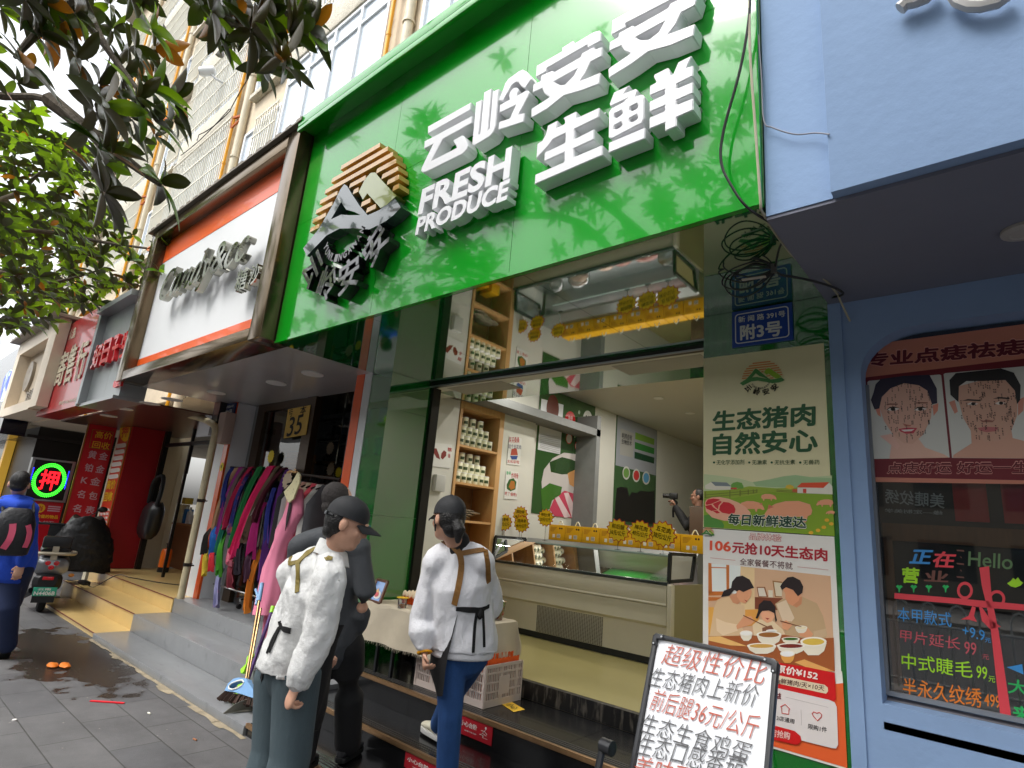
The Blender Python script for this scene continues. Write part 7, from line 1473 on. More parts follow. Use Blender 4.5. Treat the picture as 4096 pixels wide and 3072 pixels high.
b = MB(); b.tube(curve([(ad.x+.13, ad.y, .28), (ad.x+.35, ad.y+.05, .26), (ad.x+.5, ad.y+.26, .44), (ad.x+.75, ad.y+.4, .428), (-9.3, 3.6, .428), (-8.9, 4.2, .428)]), .008, 6); b.tube(curve([(ad.x-.13, ad.y, .27), (ad.x-.3, ad.y-.02, .258), (ad.x-.5, ad.y-.1, .258)]), .008, 6); b.build('cord', m_dkm, adt, smooth=True)
# litter on the pavement
m_peel = M('orange_peel', (236, 130, 40), .6, var=.15); 
for i, (px, py, w_) in enumerate(((208, 2668, .075), (258, 2670, .085))):
    p = PZ(px, py, 0); b = MB(); b.ball((p.x, p.y, .012), w_, .045, .02, 12); b.v = [tuple(Vector(v)+Vector((0, 0, .02*abs(noise.noise(Vector(v)*20))))) for v in b.v]; b.thing('orange_peel', m_peel, 'curled orange peel on the wet pavement, the %s of two' % ('left hand' if i == 0 else 'right hand'), 'litter', smooth=True)
a, c = PZ(362, 2803, .006), PZ(497, 2812, .006); b = MB(); b.bar(a, c, .022, .006); b.thing('red_strip', M('red_plastic', (226, 40, 54), .4), 'flat red plastic strip lying on the dark pavement', 'litter')
for i, (px, py, l, c) in enumerate(((595, 2853, 'white cigarette end on the pavement between the strip and the steps', (220, 216, 200)), (778, 2958, 'brown cigarette butt on the pavement near the grey step end', (150, 100, 70)), (58, 2879, 'round white bottle cap on the pavement at the left', (220, 214, 210)))):
    p = PZ(px, py, .006); b = MB(); b.tube([p+Vector((-.018, 0, 0)), p+Vector((.018, .006, 0))], .006, 8) if i < 2 else b.lathe((p.x, p.y, .001), [(.014, 0), (.014, .008)], 12); b.thing('cigarette_end' if i < 2 else 'litter_disc', M('litter_%d' % i, c, .7), l, 'litter')
random.seed(31); b = MB()
for k in range(60):
    x, y = random.uniform(-9, -3.6), random.uniform(1.1, 2.33); s = random.uniform(.003, .008); b.poly([(x+s*math.cos(a)*random.uniform(.6, 1.2), y+s*math.sin(a)*random.uniform(.6, 1.2), .003) for a in (0, 1.3, 2.5, 3.8, 5.1)])
b.thing('grit', M('grit', (150, 146, 140), .9), None, None, kind='stuff', fix=False)

# ================================================================ electric scooter
sg = PZ(157, 2445, 0); hd_ = math.atan2(*(ray(175, 2250).y, ray(175, 2250).x))-math.pi/2
sco = thing('scooter', 'silver and black electric scooter with a green plate and black quilted cover', 'scooter', sg, rz=hd_); BASE[sco.name] = Vector()
m_sil = M('scooter_silver', (126, 128, 132), .3, metal=.5, coat=.6); m_blkp = M('scooter_black', (22, 22, 24), .4); m_tyre = M('tyre', (18, 18, 19), .8); m_redl = M('tail_red', (190, 20, 30), .2, coat=.6)
for y, nm in ((0, 'wheel'), (1.25, 'wheel')):
    b = MB(); pr_ = [(.235, -.05), (.26, -.03), (.265, 0), (.26, .03), (.235, .05), (.16, .045), (.16, -.045)]; b.lathe((0, y, .265), [(r_, h) for r_, h in pr_]+[pr_[0]], 28, 'x'); w_ = b.build('wheel', m_tyre, sco, smooth=True); b = MB(); b.lathe((0, y, .265), [(.03, -.06), (.155, -.035), (.155, .035), (.03, .06)], 20, 'x'); b.build('rim', m_alu, w_, smooth=True)
def ringxz(y, hw, z0, z1, n=20, p=.6): return [(hw*abs(math.cos(a))**p*(1 if math.cos(a) > 0 else -1), y, (z0+z1)/2+(z1-z0)/2*abs(math.sin(a))**p*(1 if math.sin(a) > 0 else -1)) for a in [2*math.pi*k/n for k in range(n)]]
b = MB(); b.loft([ringxz(-.32, .12, .55, .68), ringxz(-.28, .19, .5, .71), ringxz(-.1, .2, .48, .74), ringxz(.3, .19, .42, .76), ringxz(.62, .13, .38, .7)]); b.build('rear_body', m_sil, sco, smooth=True)
b = MB(); b.loft([ringxz(-.36, .1, .36, .5), ringxz(-.3, .16, .3, .52), ringxz(-.05, .16, .32, .5), ringxz(.5, .17, .24, .45), ringxz(1.0, .15, .24, .36)]); b.box(-.12, .12, -.36, -.34, .16, .26); b.build('lower_body', m_blkp, sco, smooth=True)
b = MB(); b.box(-.06, .06, -.385, -.362, .445, .485); b.build('tail_light', m_redl, sco, bevel=.006)
b = MB(); b.box(-.125, .125, -.385, -.378, .245, .355); pl_ = b.build('number_plate', M('plate_green', (40, 150, 120), .4), sco, bevel=.004)
flat_font('lettering', 'N4406B', m_ofw, pl_, quadmap((-.11, -.3866, .255), (.11, -.3866, .255), (-.11, -.3866, .305), (0, -1, 0)), .03); flat_font('lettering', '云南', m_ofw, pl_, quadmap((-.08, -.3866, .315), (.06, -.3866, .315), (-.08, -.3866, .345), (0, -1, 0)), .02)
b = MB(); b.tube(curve([(-.2, .2, .76), (-.23, -.1, .78), (-.2, -.36, .78), (0, -.4, .78), (.2, -.36, .78), (.23, -.1, .78), (.2, .2, .76)]), .022, 8); b.box(-.035, .035, -.4, -.36, .7, .87); b.build('grab_rail', M('rail_beige', (170, 160, 140), .35, metal=.5), sco, smooth=True)
b = MB(); b.box(-.16, .16, -.36, -.28, .845, 1.0); b.build('backrest', m_blkp, sco, bevel=.03)
b = MB(); b.loft([ringxz(-.26, .15, .74, .84), ringxz(.1, .17, .74, .86), ringxz(.6, .14, .74, .85)]); b.build('seat', m_blkp, sco, smooth=True)
b = MB(); b.poly([(-.085, -.335, .69), (.085, -.335, .69), (0, -.345, .565)]); b.build('emblem', m_alu, sco); b = MB()
for t in ((-.045, .655), (.045, .655), (0, .6)): b.ball((t[0], -.344, t[1]), .032, .006, .03)
b.build('emblem_inset', m_redl, sco)
b = MB(); b.tube([(0, 1.2, .3), (0, 1.05, 1.05)], .05, 10); b.tube([(-.33, 1.0, 1.1), (.33, 1.0, 1.1)], .018, 8); b.box(-.14, .14, 1.02, 1.12, .45, 1.1); b.build('front_column', m_blkp, sco)
for s in (1,):
    b = MB(); b.tube([(s*.24, 1.0, 1.1), (s*.32, 1.0, 1.25), (s*.42, 1.0, 1.33)], .008, 6); b.build('mirror_stalk', m_blkp, sco); b = MB(); b.ball((s*.47, 1.0, 1.36), .07, .02, .045); b.build('mirror', m_blkp, sco, smooth=True)
for s in (-1, 1): b = MB(); b.ball((s*.24, -.28, .5), .035, .03, .025); b.build('indicator', M('amber', (190, 120, 40), .3), sco, smooth=True)
b = MB(); b.tube([(-.14, -.05, .265), (-.2, .0, .22), (-.2, .35, .2)], .05, 8); b.build('motor_arm', m_dkgrey, sco, smooth=True)
random.seed(3); b = MB(); rows = []
for j in range(15):
    t = j/14; z = 1.23-.8*t; hw = .28+.34*math.sin(min(1, t*1.25)*math.pi*.55); rr = []
    for k in range(36):
        a = 2*math.pi*k/36; q = 1+.035*math.sin(7*a+2*j)+.03*math.sin(j*2.4); rr.append((.30+.72*hw*q*math.cos(a)*(.9 if math.cos(a) < 0 else 1.02), 1.0+.24*q*math.sin(a), z+.03*math.sin(a*3)))
    rows.append(rr)
b.loft(rows); b.build('quilted_cover', M('black_quilt', (20, 20, 22), .55, bump=.8, bscale=14, coat=.15), sco, smooth=True)
# ================================================================ people
from mathutils.bvhtree import BVHTree
def capsule(b, pts, rs, flat=None, n=16):
    """tapered limb with round ends; flat = (direction, factor) squeezes the section along that direction"""
    P = [Vector(p) for p in pts]; rings = []
    def frame(t):
        ref = flat[0] if flat else (Vector((0, 0, 1)) if abs(t.z) < .9 else Vector((1, 0, 0)))
        a = (ref-t*ref.dot(t)).normalized(); return a, t.cross(a)
    k = flat[1] if flat else 1
    def ring(c, r, t):
        a, bb = frame(t); return [c+a*(r*k*math.cos(2*math.pi*i/n))+bb*(r*math.sin(2*math.pi*i/n)) for i in range(n)]
    t0 = (P[1]-P[0]).normalized(); t1 = (P[-1]-P[-2]).normalized()
    for q in (85, 60, 30): rings.append(ring(P[0]-t0*rs[0]*math.sin(R(q)), rs[0]*math.cos(R(q)), t0))
    for i, p in enumerate(P): rings.append(ring(p, rs[i], (P[min(i+1, len(P)-1)]-P[max(i-1, 0)]).normalized()))
    for q in (30, 60, 85): rings.append(ring(P[-1]+t1*rs[-1]*math.sin(R(q)), rs[-1]*math.cos(R(q)), t1))
    b.loft(rings)
def organic(b, voxel, smooth=4):
    me = bpy.data.meshes.new('t'); me.from_pydata(b.v, [], b.f)
    bm = bmesh.new(); bm.from_mesh(me); bmesh.ops.recalc_face_normals(bm, faces=bm.faces); bm.to_mesh(me); bm.free()
    o = bpy.data.objects.new('t', me); C.objects.link(o); m = o.modifiers.new('r', 'REMESH'); m.mode = 'VOXEL'; m.voxel_size = voxel
    if smooth: s = o.modifiers.new('s', 'SMOOTH'); s.iterations = smooth; s.factor = .5
    dg = bpy.context.evaluated_depsgraph_get(); r = bpy.data.meshes.new_from_object(o.evaluated_get(dg))
    bpy.data.objects.remove(o); bpy.data.meshes.remove(me)
    r.polygons.foreach_set('use_smooth', [True]*len(r.polygons)); return r
def wrinkle(me, amp, scale=14, axis=(1, 1, .45), seed=0, zr_=None):
    for v in me.vertices:
        c = v.co; q = Vector((c.x*axis[0]*scale+seed, c.y*axis[1]*scale, c.z*axis[2]*scale))
        n_ = noise.noise(q)+.5*noise.noise(q*2.1)+.35*noise.ridged_multi_fractal(q*.6, 1, 2, 3, 1, 1)-.4
        v.co = c+v.normal*amp*n_
    me.update()
def put(name, me, mat, par):
    me.name = name; me.materials.clear(); me.materials.append(mat); return link_mesh(name, me, par)
m_skin = M('skin', (206, 158, 132), .5, var=.06, vscale=9); m_hair = M('black_hair', (22, 20, 20), .45, bump=.5, bscale=120, var=.2, vscale=60); m_eye = M('eye_dark', (40, 30, 28), .2)
def head_parts(b, h, f, u):
    r = f.cross(u).normalized(); L = lambda x, y, z: h+r*x+f*y+u*z; rot = Matrix((r, f, u)).transposed()
    b.ball(L(0, -.012, .032), .076, .096, .098, 20, rot); b.ball(L(0, .022, -.03), .063, .074, .086, 18, rot); b.ball(L(0, .045, -.082), .046, .046, .036, 14, rot)
    capsule(b, [L(0, .088, .012), L(0, .104, -.022)], [.0085, .0135], n=8); b.ball(L(0, .09, .028), .05, .016, .014, 12, rot); b.ball(L(0, .083, -.058), .024, .014, .011, 10, rot)
    for s in (-1, 1):
        b.ball(L(s*.077, -.012, -.005), .012, .022, .033, 12, rot); b.ball(L(s*.04, .062, -.022), .024, .024, .024, 10, rot)
    return L, rot
def hand_parts(b, w, d, pn, curl=55, s=1.0, thumb=1):
    """w wrist, d along the forearm, pn palm normal"""
    d = d.normalized(); pn = (pn-d*pn.dot(d)).normalized(); sd = d.cross(pn)
    capsule(b, [w, w+d*.035*s], [.026*s, .03*s], (pn, .6), 10); capsule(b, [w+d*.035*s, w+d*.085*s], [.036*s, .04*s], (pn, .42), 12)
    for i, (off, ln) in enumerate(((-.03, .07), (-.01, .08), (.01, .076), (.029, .06))):
        p = w+d*.088*s+sd*off*s; ang = R(curl*(.45+.12*i)); dirv = d; pts = [p]; rr = [.0098*s]
        for k, seg in enumerate((.45, .32, .23)):
            a = R(curl)*(.55+.45*k)+.05*i; dirv = d*math.cos(a)+pn*math.sin(a); p = p+dirv*ln*seg*s*1.0; pts.append(p); rr.append((.0095-.001*k)*s)
        capsule(b, pts, rr, n=8)
    p = w+d*.035*s-sd*thumb*.03*s; capsule(b, [p, p+(d*.7-sd*thumb*.6+pn*.4).normalized()*.035*s, p+(d*.7-sd*thumb*.6+pn*.4).normalized()*.035*s+(d*.8+pn*.55+sd*thumb*.1).normalized()*.03*s], [.013*s, .011*s, .0095*s], n=8)
def leg_pts(h, k, a): return [h, h.lerp(k, .5), k, k.lerp(a, .45), a]
def person(label, J, f, hf, skin=m_skin, curl=60, hu=None):
    """continuous body from joints; returns the root and the head frame"""
    root = thing('person', label, 'person', (J['pelvis'].x, J['pelvis'].y, J['ground'])); b = MB(); s = f.cross(Vector((0, 0, 1))).normalized()
    L, rot = head_parts(b, J['head'], hf, hu or Vector((0, 0, 1)))
    capsule(b, [J['head']-hf*.015+Vector((0, 0, -.05)), J['neck'], J['chest']+(J['neck']-J['chest'])*.5], [.054, .058, .08], n=16)
    sh = (J['rs']+J['ls'])/2
    capsule(b, [J['pelvis'], J['pelvis'].lerp(J['chest'], .4), J['chest'], sh], [.108, .1, .115, .08], (f, .72), 20); capsule(b, [J['ls'], sh, J['rs']], [.045, .055, .045], n=12)
    for a, e, w in (('rs', 're', 'rw'), ('ls', 'le', 'lw')):
        capsule(b, [J[a], J[a].lerp(J[e], .5), J[e], J[e].lerp(J[w], .35), J[w]], [.044, .042, .036, .036, .026])
        hand_parts(b, J[w], J[w]-J[e], J.get(w+'n', f), J.get('curl', curl), J.get('hs', 1), 1 if a == 'rs' else -1)
    for h, k, a in (('rh', 'rk', 'ra'), ('lh', 'lk', 'la')): capsule(b, leg_pts(J[h], J[k], J[a]), [.07, .06, .048, .046, .036])
    put('body', organic(b, .0055, 5), skin, root)
    b = MB(); r = hf.cross(hu or Vector((0, 0, 1))).normalized()
    for q in (-1, 1): b.ball(L(q*.032, .079, .008), .011, .008, .006, 8, rot)
    b.build('eyes', m_eye, root, smooth=True)
    return root, L, rot
def torso_cloth(J, f, grow, hem, sleeve, cuff, flare=0, voxel=.011, collar=True, sleeves=('r', 'l'), puff=0):
    b = MB(); sh = (J['rs']+J['ls'])/2; up = (J['chest']-J['pelvis']).normalized(); s = f.cross(Vector((0, 0, 1))).normalized()
    hemc = J['pelvis']+(J['pelvis']-J['chest']).normalized()*hem; hemc.x, hemc.y = J['pelvis'].x*.7+hemc.x*.3, J['pelvis'].y*.7+hemc.y*.3
    capsule(b, [hemc, J['pelvis'], J['pelvis'].lerp(J['chest'], .45), J['chest'], sh+up*.0], [.15+grow+flare, .155+grow+flare, .15+grow+flare*.4, .158+grow, .115+grow*.7], (f, .76), 28)
    capsule(b, [J['ls'], J['ls'].lerp(J['neck'], .55), J['neck']-Vector((0, 0, .03)), J['rs'].lerp(J['neck'], .55), J['rs']], [.068+grow*.8, .068+grow*.5, .07+grow*.3, .068+grow*.5, .068+grow*.8], n=16)
    for a, e, w in ((('rs', 're', 'rw'),) if 'r' in sleeves else ())+((('ls', 'le', 'lw'),) if 'l' in sleeves else ()):
        capsule(b, [J[a], J[a].lerp(J[e], .5), J[e], J[e].lerp(J[w], .5), J[e].lerp(J[w], .86), J[e].lerp(J[w], .97)], [sleeve*1.08, sleeve, sleeve*(.95+puff), sleeve*(.92+puff*1.6), cuff*1.25, cuff], n=18)
    return organic(b, voxel, 5), hemc
def cut_below(me, co, no):
    bm = bmesh.new(); bm.from_mesh(me); r = bmesh.ops.bisect_plane(bm, geom=bm.verts[:]+bm.edges[:]+bm.faces[:], plane_co=co, plane_no=no, clear_inner=True)
    es = [e for e in bm.edges if e.is_boundary]
    ex = bmesh.ops.extrude_edge_only(bm, edges=es); vs_ = [g for g in ex['geom'] if isinstance(g, bmesh.types.BMVert)]; c = sum((v.co for v in vs_), Vector())/max(1, len(vs_))
    for v in vs_: v.co = v.co+(c-v.co)*.1+Vector(no)*.02
    bm.to_mesh(me); bm.free(); return me
def trousers(J, f, r_th, r_kn, r_an, voxel=.011, lenf=1.0):
    b = MB(); capsule(b, [J['pelvis']+Vector((0, 0, .07)), J['pelvis'], (J['rh']+J['lh'])/2], [.135, .15, .135], (f, .8), 22)
    for h, k, a in (('rh', 'rk', 'ra'), ('lh', 'lk', 'la')): P = leg_pts(J[h], J[k], J[a]); P[-1] = P[-1].lerp(P[-2], .12*lenf); capsule(b, P, [r_th, r_th*.9, r_kn, (r_kn+r_an)/2, r_an], n=18)
    return organic(b, voxel, 4)
def shoe(par, a, d, mat, sole, name='shoe', up=.0):
    d = d.normalized(); b = MB(); rg = []
    s = d.cross(Vector((0, 0, 1))).normalized(); z0 = a.z-.07
    for t, w, h in ((-.09, .018, .03), (-.075, .034, .07), (-.02, .04, .085), (.06, .044, .06), (.12, .044, .048), (.165, .036, .036), (.19, .016, .022)):
        c = Vector((a.x, a.y, z0+.022))+d*t; rg.append([c+s*w*math.cos(2*math.pi*k/16)+Vector((0, 0, h*.5+h*.5*math.sin(2*math.pi*k/16))) for k in range(16)])
    b.loft(rg); o = b.build(name, mat, par, smooth=True); b = MB(); pl = []
    for t, w in ((-.095, .02), (-.08, .038), (0, .044), (.09, .049), (.15, .044), (.19, .02)): pl.append((t, w))
    c0 = Vector((a.x, a.y, z0)); pts = [c0+d*t+s*w for t, w in pl]+[c0+d*t-s*w for t, w in reversed(pl)]; b.prism(pts, (0, 0, .03)); b.build('sole', sole, o, bevel=.005)
def cap_hat(par, L, rot, mat, tilt=0, under=True):
    b = MB(); n = 28; rows = []
    for i in range(9):
        th = R(8+82*i/8); rows.append([L(.087*math.sin(th)*math.cos(2*math.pi*k/n), -.012+.108*math.sin(th)*math.sin(2*math.pi*k/n), .046+.092*math.cos(th)*(1.02)) for k in range(n)])
    rows.append([L(.0885*math.cos(2*math.pi*k/n), -.012+.1095*math.sin(2*math.pi*k/n), .03) for k in range(n)])
    b.loft(rows); o = b.build('cap', mat, par, smooth=True)
    b = MB(); top = []; bot = []; m_ = 14
    for j in range(7):
        t = j/6; rowt = []
        for i in range(m_+1):
            s = -1+2*i/m_; y = .072*(1-t)+(.185-.03*s*s)*t if False else (.098-.05*s*s)+(.082-.04*s*s)*t; z = .034-.02*t-.018*s*s-.004*t*t; rowt.append(L(.078*s*(1-.06*t), y, z))
        top.append(rowt)
    vs_ = [p for r_ in top for p in r_]; W_ = m_+1; up_ = (L(0, 0, 1)-L(0, 0, 0))*.005; N = len(vs_)
    b.add(vs_+[v-up_ for v in vs_], [(j*W_+i, j*W_+i+1, (j+1)*W_+i+1, (j+1)*W_+i) for j in range(6) for i in range(m_)]+[(N+j*W_+i, N+(j+1)*W_+i, N+(j+1)*W_+i+1, N+j*W_+i+1) for j in range(6) for i in range(m_)]+[(6*W_+i, 6*W_+i+1, N+6*W_+i+1, N+6*W_+i) for i in range(m_)])
    b.build('peak', mat, o, smooth=True); b = MB(); b.ball(L(0, -.012, .139), .008, .008, .005, 8); b.build('button', mat, o); return o
def bvh_of(*obs):
    v = []; fs = []
    for o in obs:
        k = len(v); base = BASE.get(o.name, Vector()); v += [x.co+base for x in o.data.vertices]; fs += [tuple(i+k for i in p.vertices) for p in o.data.polygons]
    return BVHTree.FromPolygons(v, fs)
def on_cloth(bv, px, py, off=.004):
    d = ray(px, py).normalized(); h = bv.ray_cast(CAM, d)
    if h[0] is None: q = bv.find_nearest(CAM+d*3); return q[0]+q[1]*off, q[1]
    n_ = h[1] if h[1].dot(d) < 0 else -h[1]; return h[0]+n_*off, n_
def ribbon(par, bv, px, width, mat, name='strap', thick=.003, n=6):
    pts = []
    for i in range(len(px)-1):
        for k in range(n): t = k/n; pts.append((px[i][0]*(1-t)+px[i+1][0]*t, px[i][1]*(1-t)+px[i+1][1]*t))
    pts.append(px[-1]); S = [on_cloth(bv, *p) for p in pts]; vs_ = []
    P = [s[0] for s in S]
    for _ in range(3): P = [P[0]]+[(P[i-1]+P[i]*2+P[i+1])/4 for i in range(1, len(P)-1)]+[P[-1]]
    for i, p in enumerate(P):
        t = (P[min(i+1, len(P)-1)]-P[max(i-1, 0)]).normalized(); n_ = S[i][1]; sd = t.cross(n_).normalized()
        vs_ += [p+sd*width/2+n_*thick, p-sd*width/2+n_*thick, p-sd*width/2-n_*thick, p+sd*width/2-n_*thick]
    b = MB(); b.add(vs_, [(4*i+k, 4*i+(k+1) % 4, 4*i+4+(k+1) % 4, 4*i+4+k) for i in range(len(P)-1) for k in range(4)]); return b.build(name, mat, par)
V = Vector
m_wjac = M('white_jacket_cotton', (222, 222, 220), .85, var=.04, vscale=8, bump=.25, bscale=70); m_sweat = M('white_sweatshirt', (226, 226, 230), .9, var=.03, vscale=8, bump=.2, bscale=120); m_bcap = M('black_cap', (34, 35, 38), .7, bump=.2, bscale=200); m_apron = M('black_apron', (18, 18, 20), .8, bump=.15, bscale=150); m_olive = M('olive_strap', (128, 112, 52), .6); m_tan = M('tan_strap', (126, 88, 40), .6); m_jean_g = M('grey_denim', (74, 88, 94), .85, var=.22, vscale=5, bump=.2, bscale=200, stretch=(1, 1, .4)); m_jean_b = M('blue_denim', (44, 84, 142), .85, var=.3, vscale=5, bump=.2, bscale=200, stretch=(1, 1, .45)); m_gjac = M('grey_jacket', (66, 69, 73), .7, var=.06, vscale=4, bump=.15, bscale=60); m_btr = M('black_trousers', (24, 24, 26), .8, var=.1); m_wshoe = M('cream_sneaker', (214, 208, 186), .6); m_bshoe = M('dark_shoe', (40, 40, 42), .5)
def std_legs(J, f, gz, spread=.0):
    for q in 'rl':
        h = J[q+'h']
        if q+'a' not in J: J[q+'a'] = V((h.x, h.y, gz+.085))
        if q+'k' not in J: J[q+'k'] = h.lerp(J[q+'a'], .5)+f*.03

# ---- man in the white jacket
f = V((.28, .96, 0)).normalized(); J = dict(ground=0.0, pelvis=PD(1150, 2640, 2.93), chest=PD(1250, 2345, 2.93), neck=PD(1320, 2215, 2.92), head=PD(1388, 2098, 2.9), rs=PD(1318, 2310, 2.80), ls=PD(1175, 2292, 3.06), re=PD(1268, 2555, 2.74), rw=PD(1192, 2728, 2.70), le=PD(1215, 2500, 3.2), lw=PD(1270, 2600, 3.12), rh=PD(1190, 2690, 2.87), lh=PD(1112, 2700, 3.0))
J['rwn'] = V((.2, 1, .2)); std_legs(J, f, 0); J['hs'] = 1.0
hf = (f*.9+V((.32, -.1, -.28))).normalized(); hu = (V((0, 0, 1))-hf*hf.z).normalized()
pa, L, rot = person('man in white jacket and black cap with an olive strapped black apron, leaning forward', J, f, hf, hu=hu, curl=92)
me, hemc = torso_cloth(J, f, .018, .12, .08, .05, .012, .0095); cut_below(me, J['pelvis']-V((0, 0, .055)), V((.05, .16, 1)).normalized()); wrinkle(me, .017, 9, (1, 1, .45), 3); wrinkle(me, .006, 26, (1, 1, .6), 8)
jk_ = put('jacket', me, m_wjac, pa)
cu = MB(); dv = (J['rw']-J['re']).normalized(); capsule(cu, [J['rw']-dv*.05, J['rw']-dv*.005], [.053, .05]); put('cuff', organic(cu, .006, 2), m_wjac, pa)
b = MB(); nk = J['neck']; bk = -f
for rr, zz, sl in ((.085, -.02, 0), (.082, .012, 0), (.078, .035, 0)): pass
rg = [[nk+V((0, 0, z))+f*(.012)+(f*math.sin(a)*r_*.95+f.cross(V((0, 0, 1)))*math.cos(a)*r_)+V((0, 0, -.035*math.sin(a))) for a in [2*math.pi*k/28 for k in range(28)]] for r_, z in ((.098, -.03), (.086, .012), (.076, .04), (.07, .04), (.078, .005), (.088, -.03))]
b.loft(rg, cap=False); b.build('collar', m_wjac, jk_, smooth=True)
bj = bvh_of(jk_)
ribbon(pa, bj, [(1165, 2230), (1158, 2255), (1180, 2252), (1205, 2246)], .022, m_olive); ribbon(pa, bj, [(1195, 2248), (1240, 2205), (1290, 2183), (1335, 2188), (1348, 2200)], .026, m_olive); ribbon(pa, bj, [(1192, 2252), (1194, 2300), (1190, 2370)], .022, m_olive)
ribbon(pa, bj, [(1112, 2495), (1135, 2515), (1165, 2522)], .022, m_apron, 'waist_tie'); ribbon(pa, bj, [(1118, 2510), (1092, 2555), (1070, 2612)], .012, m_apron, 'tie_tail'); ribbon(pa, bj, [(1120, 2512), (1100, 2560), (1078, 2608)], .012, m_apron, 'tie_tail')
b = MB(); b.bar(PD(1065, 2615, 2.9), PD(1035, 2765, 2.9), .02, .004); b.build('tie_tail', m_apron, pa)
for (x, y) in ((1180, 2500),): pass
put('trousers', trousers(J, f, .118, .098, .105, .01), m_jean_g, pa); wrinkle(bpy.data.objects[pa.children[-1].name].data, .016, 7, (1, 1, .45), 5)
# apron hanging in front of the legs
b = MB(); ap = []
for (xl, xr, y, dl, dr) in ((1295, 1362, 2500, 2.85, 3.02), (1262, 1340, 2560, 2.82, 3.04), (1240, 1325, 2640, 2.8, 3.05), (1212, 1312, 2740, 2.78, 3.06), (1185, 1300, 2830, 2.78, 3.05), (1165, 1285, 2890, 2.8, 3.04), (1157, 1265, 2925, 2.82, 3.03)):
    a, c = PD(xl, y, dl), PD(xr, y, dr); row = []
    for k in range(13): t = k/12; row.append(a.lerp(c, t)+f*.05*math.sin(math.pi*t)+f*.008*math.sin(t*13+y*.01))
    ap.append(row)
vs_ = [p for r_ in ap for p in r_]+[p-f*.006 for r_ in ap for p in r_]; N = len(ap)*13
b.add(vs_, [(j*13+i, j*13+i+1, (j+1)*13+i+1, (j+1)*13+i) for j in range(len(ap)-1) for i in range(12)]+[(N+j*13+i, N+(j+1)*13+i, N+(j+1)*13+i+1, N+j*13+i+1) for j in range(len(ap)-1) for i in range(12)]); b.build('apron', m_apron, pa, smooth=True)
b = MB(); b.ball(L(0, -.047, .012), .0805, .072, .088, 20, rot); b.ball(L(0, -.068, -.045), .058, .036, .05, 16, rot); put('hair', organic(b, .006, 3), m_hair, pa)
ch = cap_hat(pa, L, rot, m_bcap); b = MB(); b.tube([L(.088*math.cos(R(a)), -.012+.109*math.sin(R(a)), .02+.0*a) for a in range(215, 326, 10)], .008, 6); b.build('strap_band', m_bcap, ch); b = MB(); b.obox(L(.045, -.112, .02), (L(.02, -.005, 0)-L(0, 0, 0)), (L(0, 0, .01)-L(0, 0, 0)), (L(0, .004, 0)-L(0, 0, 0))); b.build('buckle', m_alu, ch)
for q in 'rl': shoe(pa, J[q+'a'], f, m_wshoe, m_sole)

# ---- woman in the white sweatshirt
f = V((-.74, .67, 0)).normalized(); D0 = 3.38
J = dict(ground=.076, pelvis=PD(1855, 2560, D0), chest=PD(1842, 2330, D0), neck=PD(1832, 2190, D0), head=PD(1792, 2078, D0-.02), rs=PD(1925, 2250, D0), ls=PD(1742, 2255, D0), le=PD(1696, 2470, D0), lw=PD(1698, 2600, D0-.1), re=PD(1962, 2420, D0+.12), rw=PD(1905, 2440, D0+.38), rh=PD(1895, 2620, D0+.02), lh=PD(1806, 2625, D0-.02))
J['la'] = V((PD(1795, 3050, 3.3).x, PD(1795, 3050, 3.3).y, .16)); J['lk'] = PD(1800, 2860, 3.28)
sp_ = PZ(1790, 2930, .30); J['ra'] = V((-3.05, 3.0, .30)); J['rk'] = J['rh'].lerp(J['ra'], .5)+f*.06
J['lwn'] = V((.5, .4, 0)); J['hs'] = .86
hf = (V((-.80, -.05, -.05))).normalized(); hf = (hf+V((-.1, .3, 0))).normalized()
pb, L, rot = person('woman in white sweatshirt, black cap and black apron with tan straps, facing the egg table', J, f, hf, curl=85)
me, hemc = torso_cloth(J, f, .024, .12, .076, .04, .02, .0095, puff=.16); hz = J['pelvis']-V((0, 0, .045)); cut_below(me, hz, V((0, 0, 1))); hemc = hz; wrinkle(me, .015, 7, (1, 1, .3), 13); wrinkle(me, .005, 22, (1, 1, .5), 5)
sw_ = put('sweatshirt', me, m_sweat, pb); bj = bvh_of(sw_)
ribbon(pb, bj, [(1775, 2168), (1812, 2185), (1840, 2215), (1846, 2260), (1838, 2330), (1818, 2420)], .034, m_tan, n=5); ribbon(pb, bj, [(1842, 2214), (1890, 2206), (1938, 2200)], .03, m_tan); ribbon(pb, bj, [(1940, 2200), (1951, 2260), (1953, 2330)], .03, m_tan)
ribbon(pb, bj, [(1825, 2435), (1880, 2438), (1922, 2440), (1955, 2425)], .024, m_apron, 'waist_tie'); ribbon(pb, bj, [(1908, 2440), (1898, 2500), (1892, 2610)], .016, m_apron, 'tie_tail'); ribbon(pb, bj, [(1930, 2442), (1934, 2520), (1936, 2588)], .014, m_apron, 'tie_tail')
kp_, kn_ = on_cloth(bj, 1916, 2455, .012); b = MB(); b.ball(kp_, .016, .016, .03, 10); b.build('bow', m_apron, pb, smooth=True)
hm = MB(); rg_ = [[hemc+f.cross(V((0, 0, 1)))*w_*math.cos(a)+f*w_*.78*math.sin(a)+V((0, 0, z_)) for a in [2*math.pi*k/32 for k in range(32)]] for w_, z_ in ((.172, .02), (.186, .01), (.184, -.03), (.178, -.045), (.165, -.045))]; hm.loft(rg_); put('hem_band', organic(hm, .01, 2), m_sweat, pb)
put('jeans', trousers(J, f, .092, .07, .062, .009), m_jean_b, pb); wrinkle(bpy.data.objects[pb.children[-1].name].data, .010, 9, (.6, .6, 2.0), 15)
b = MB(); ap = []
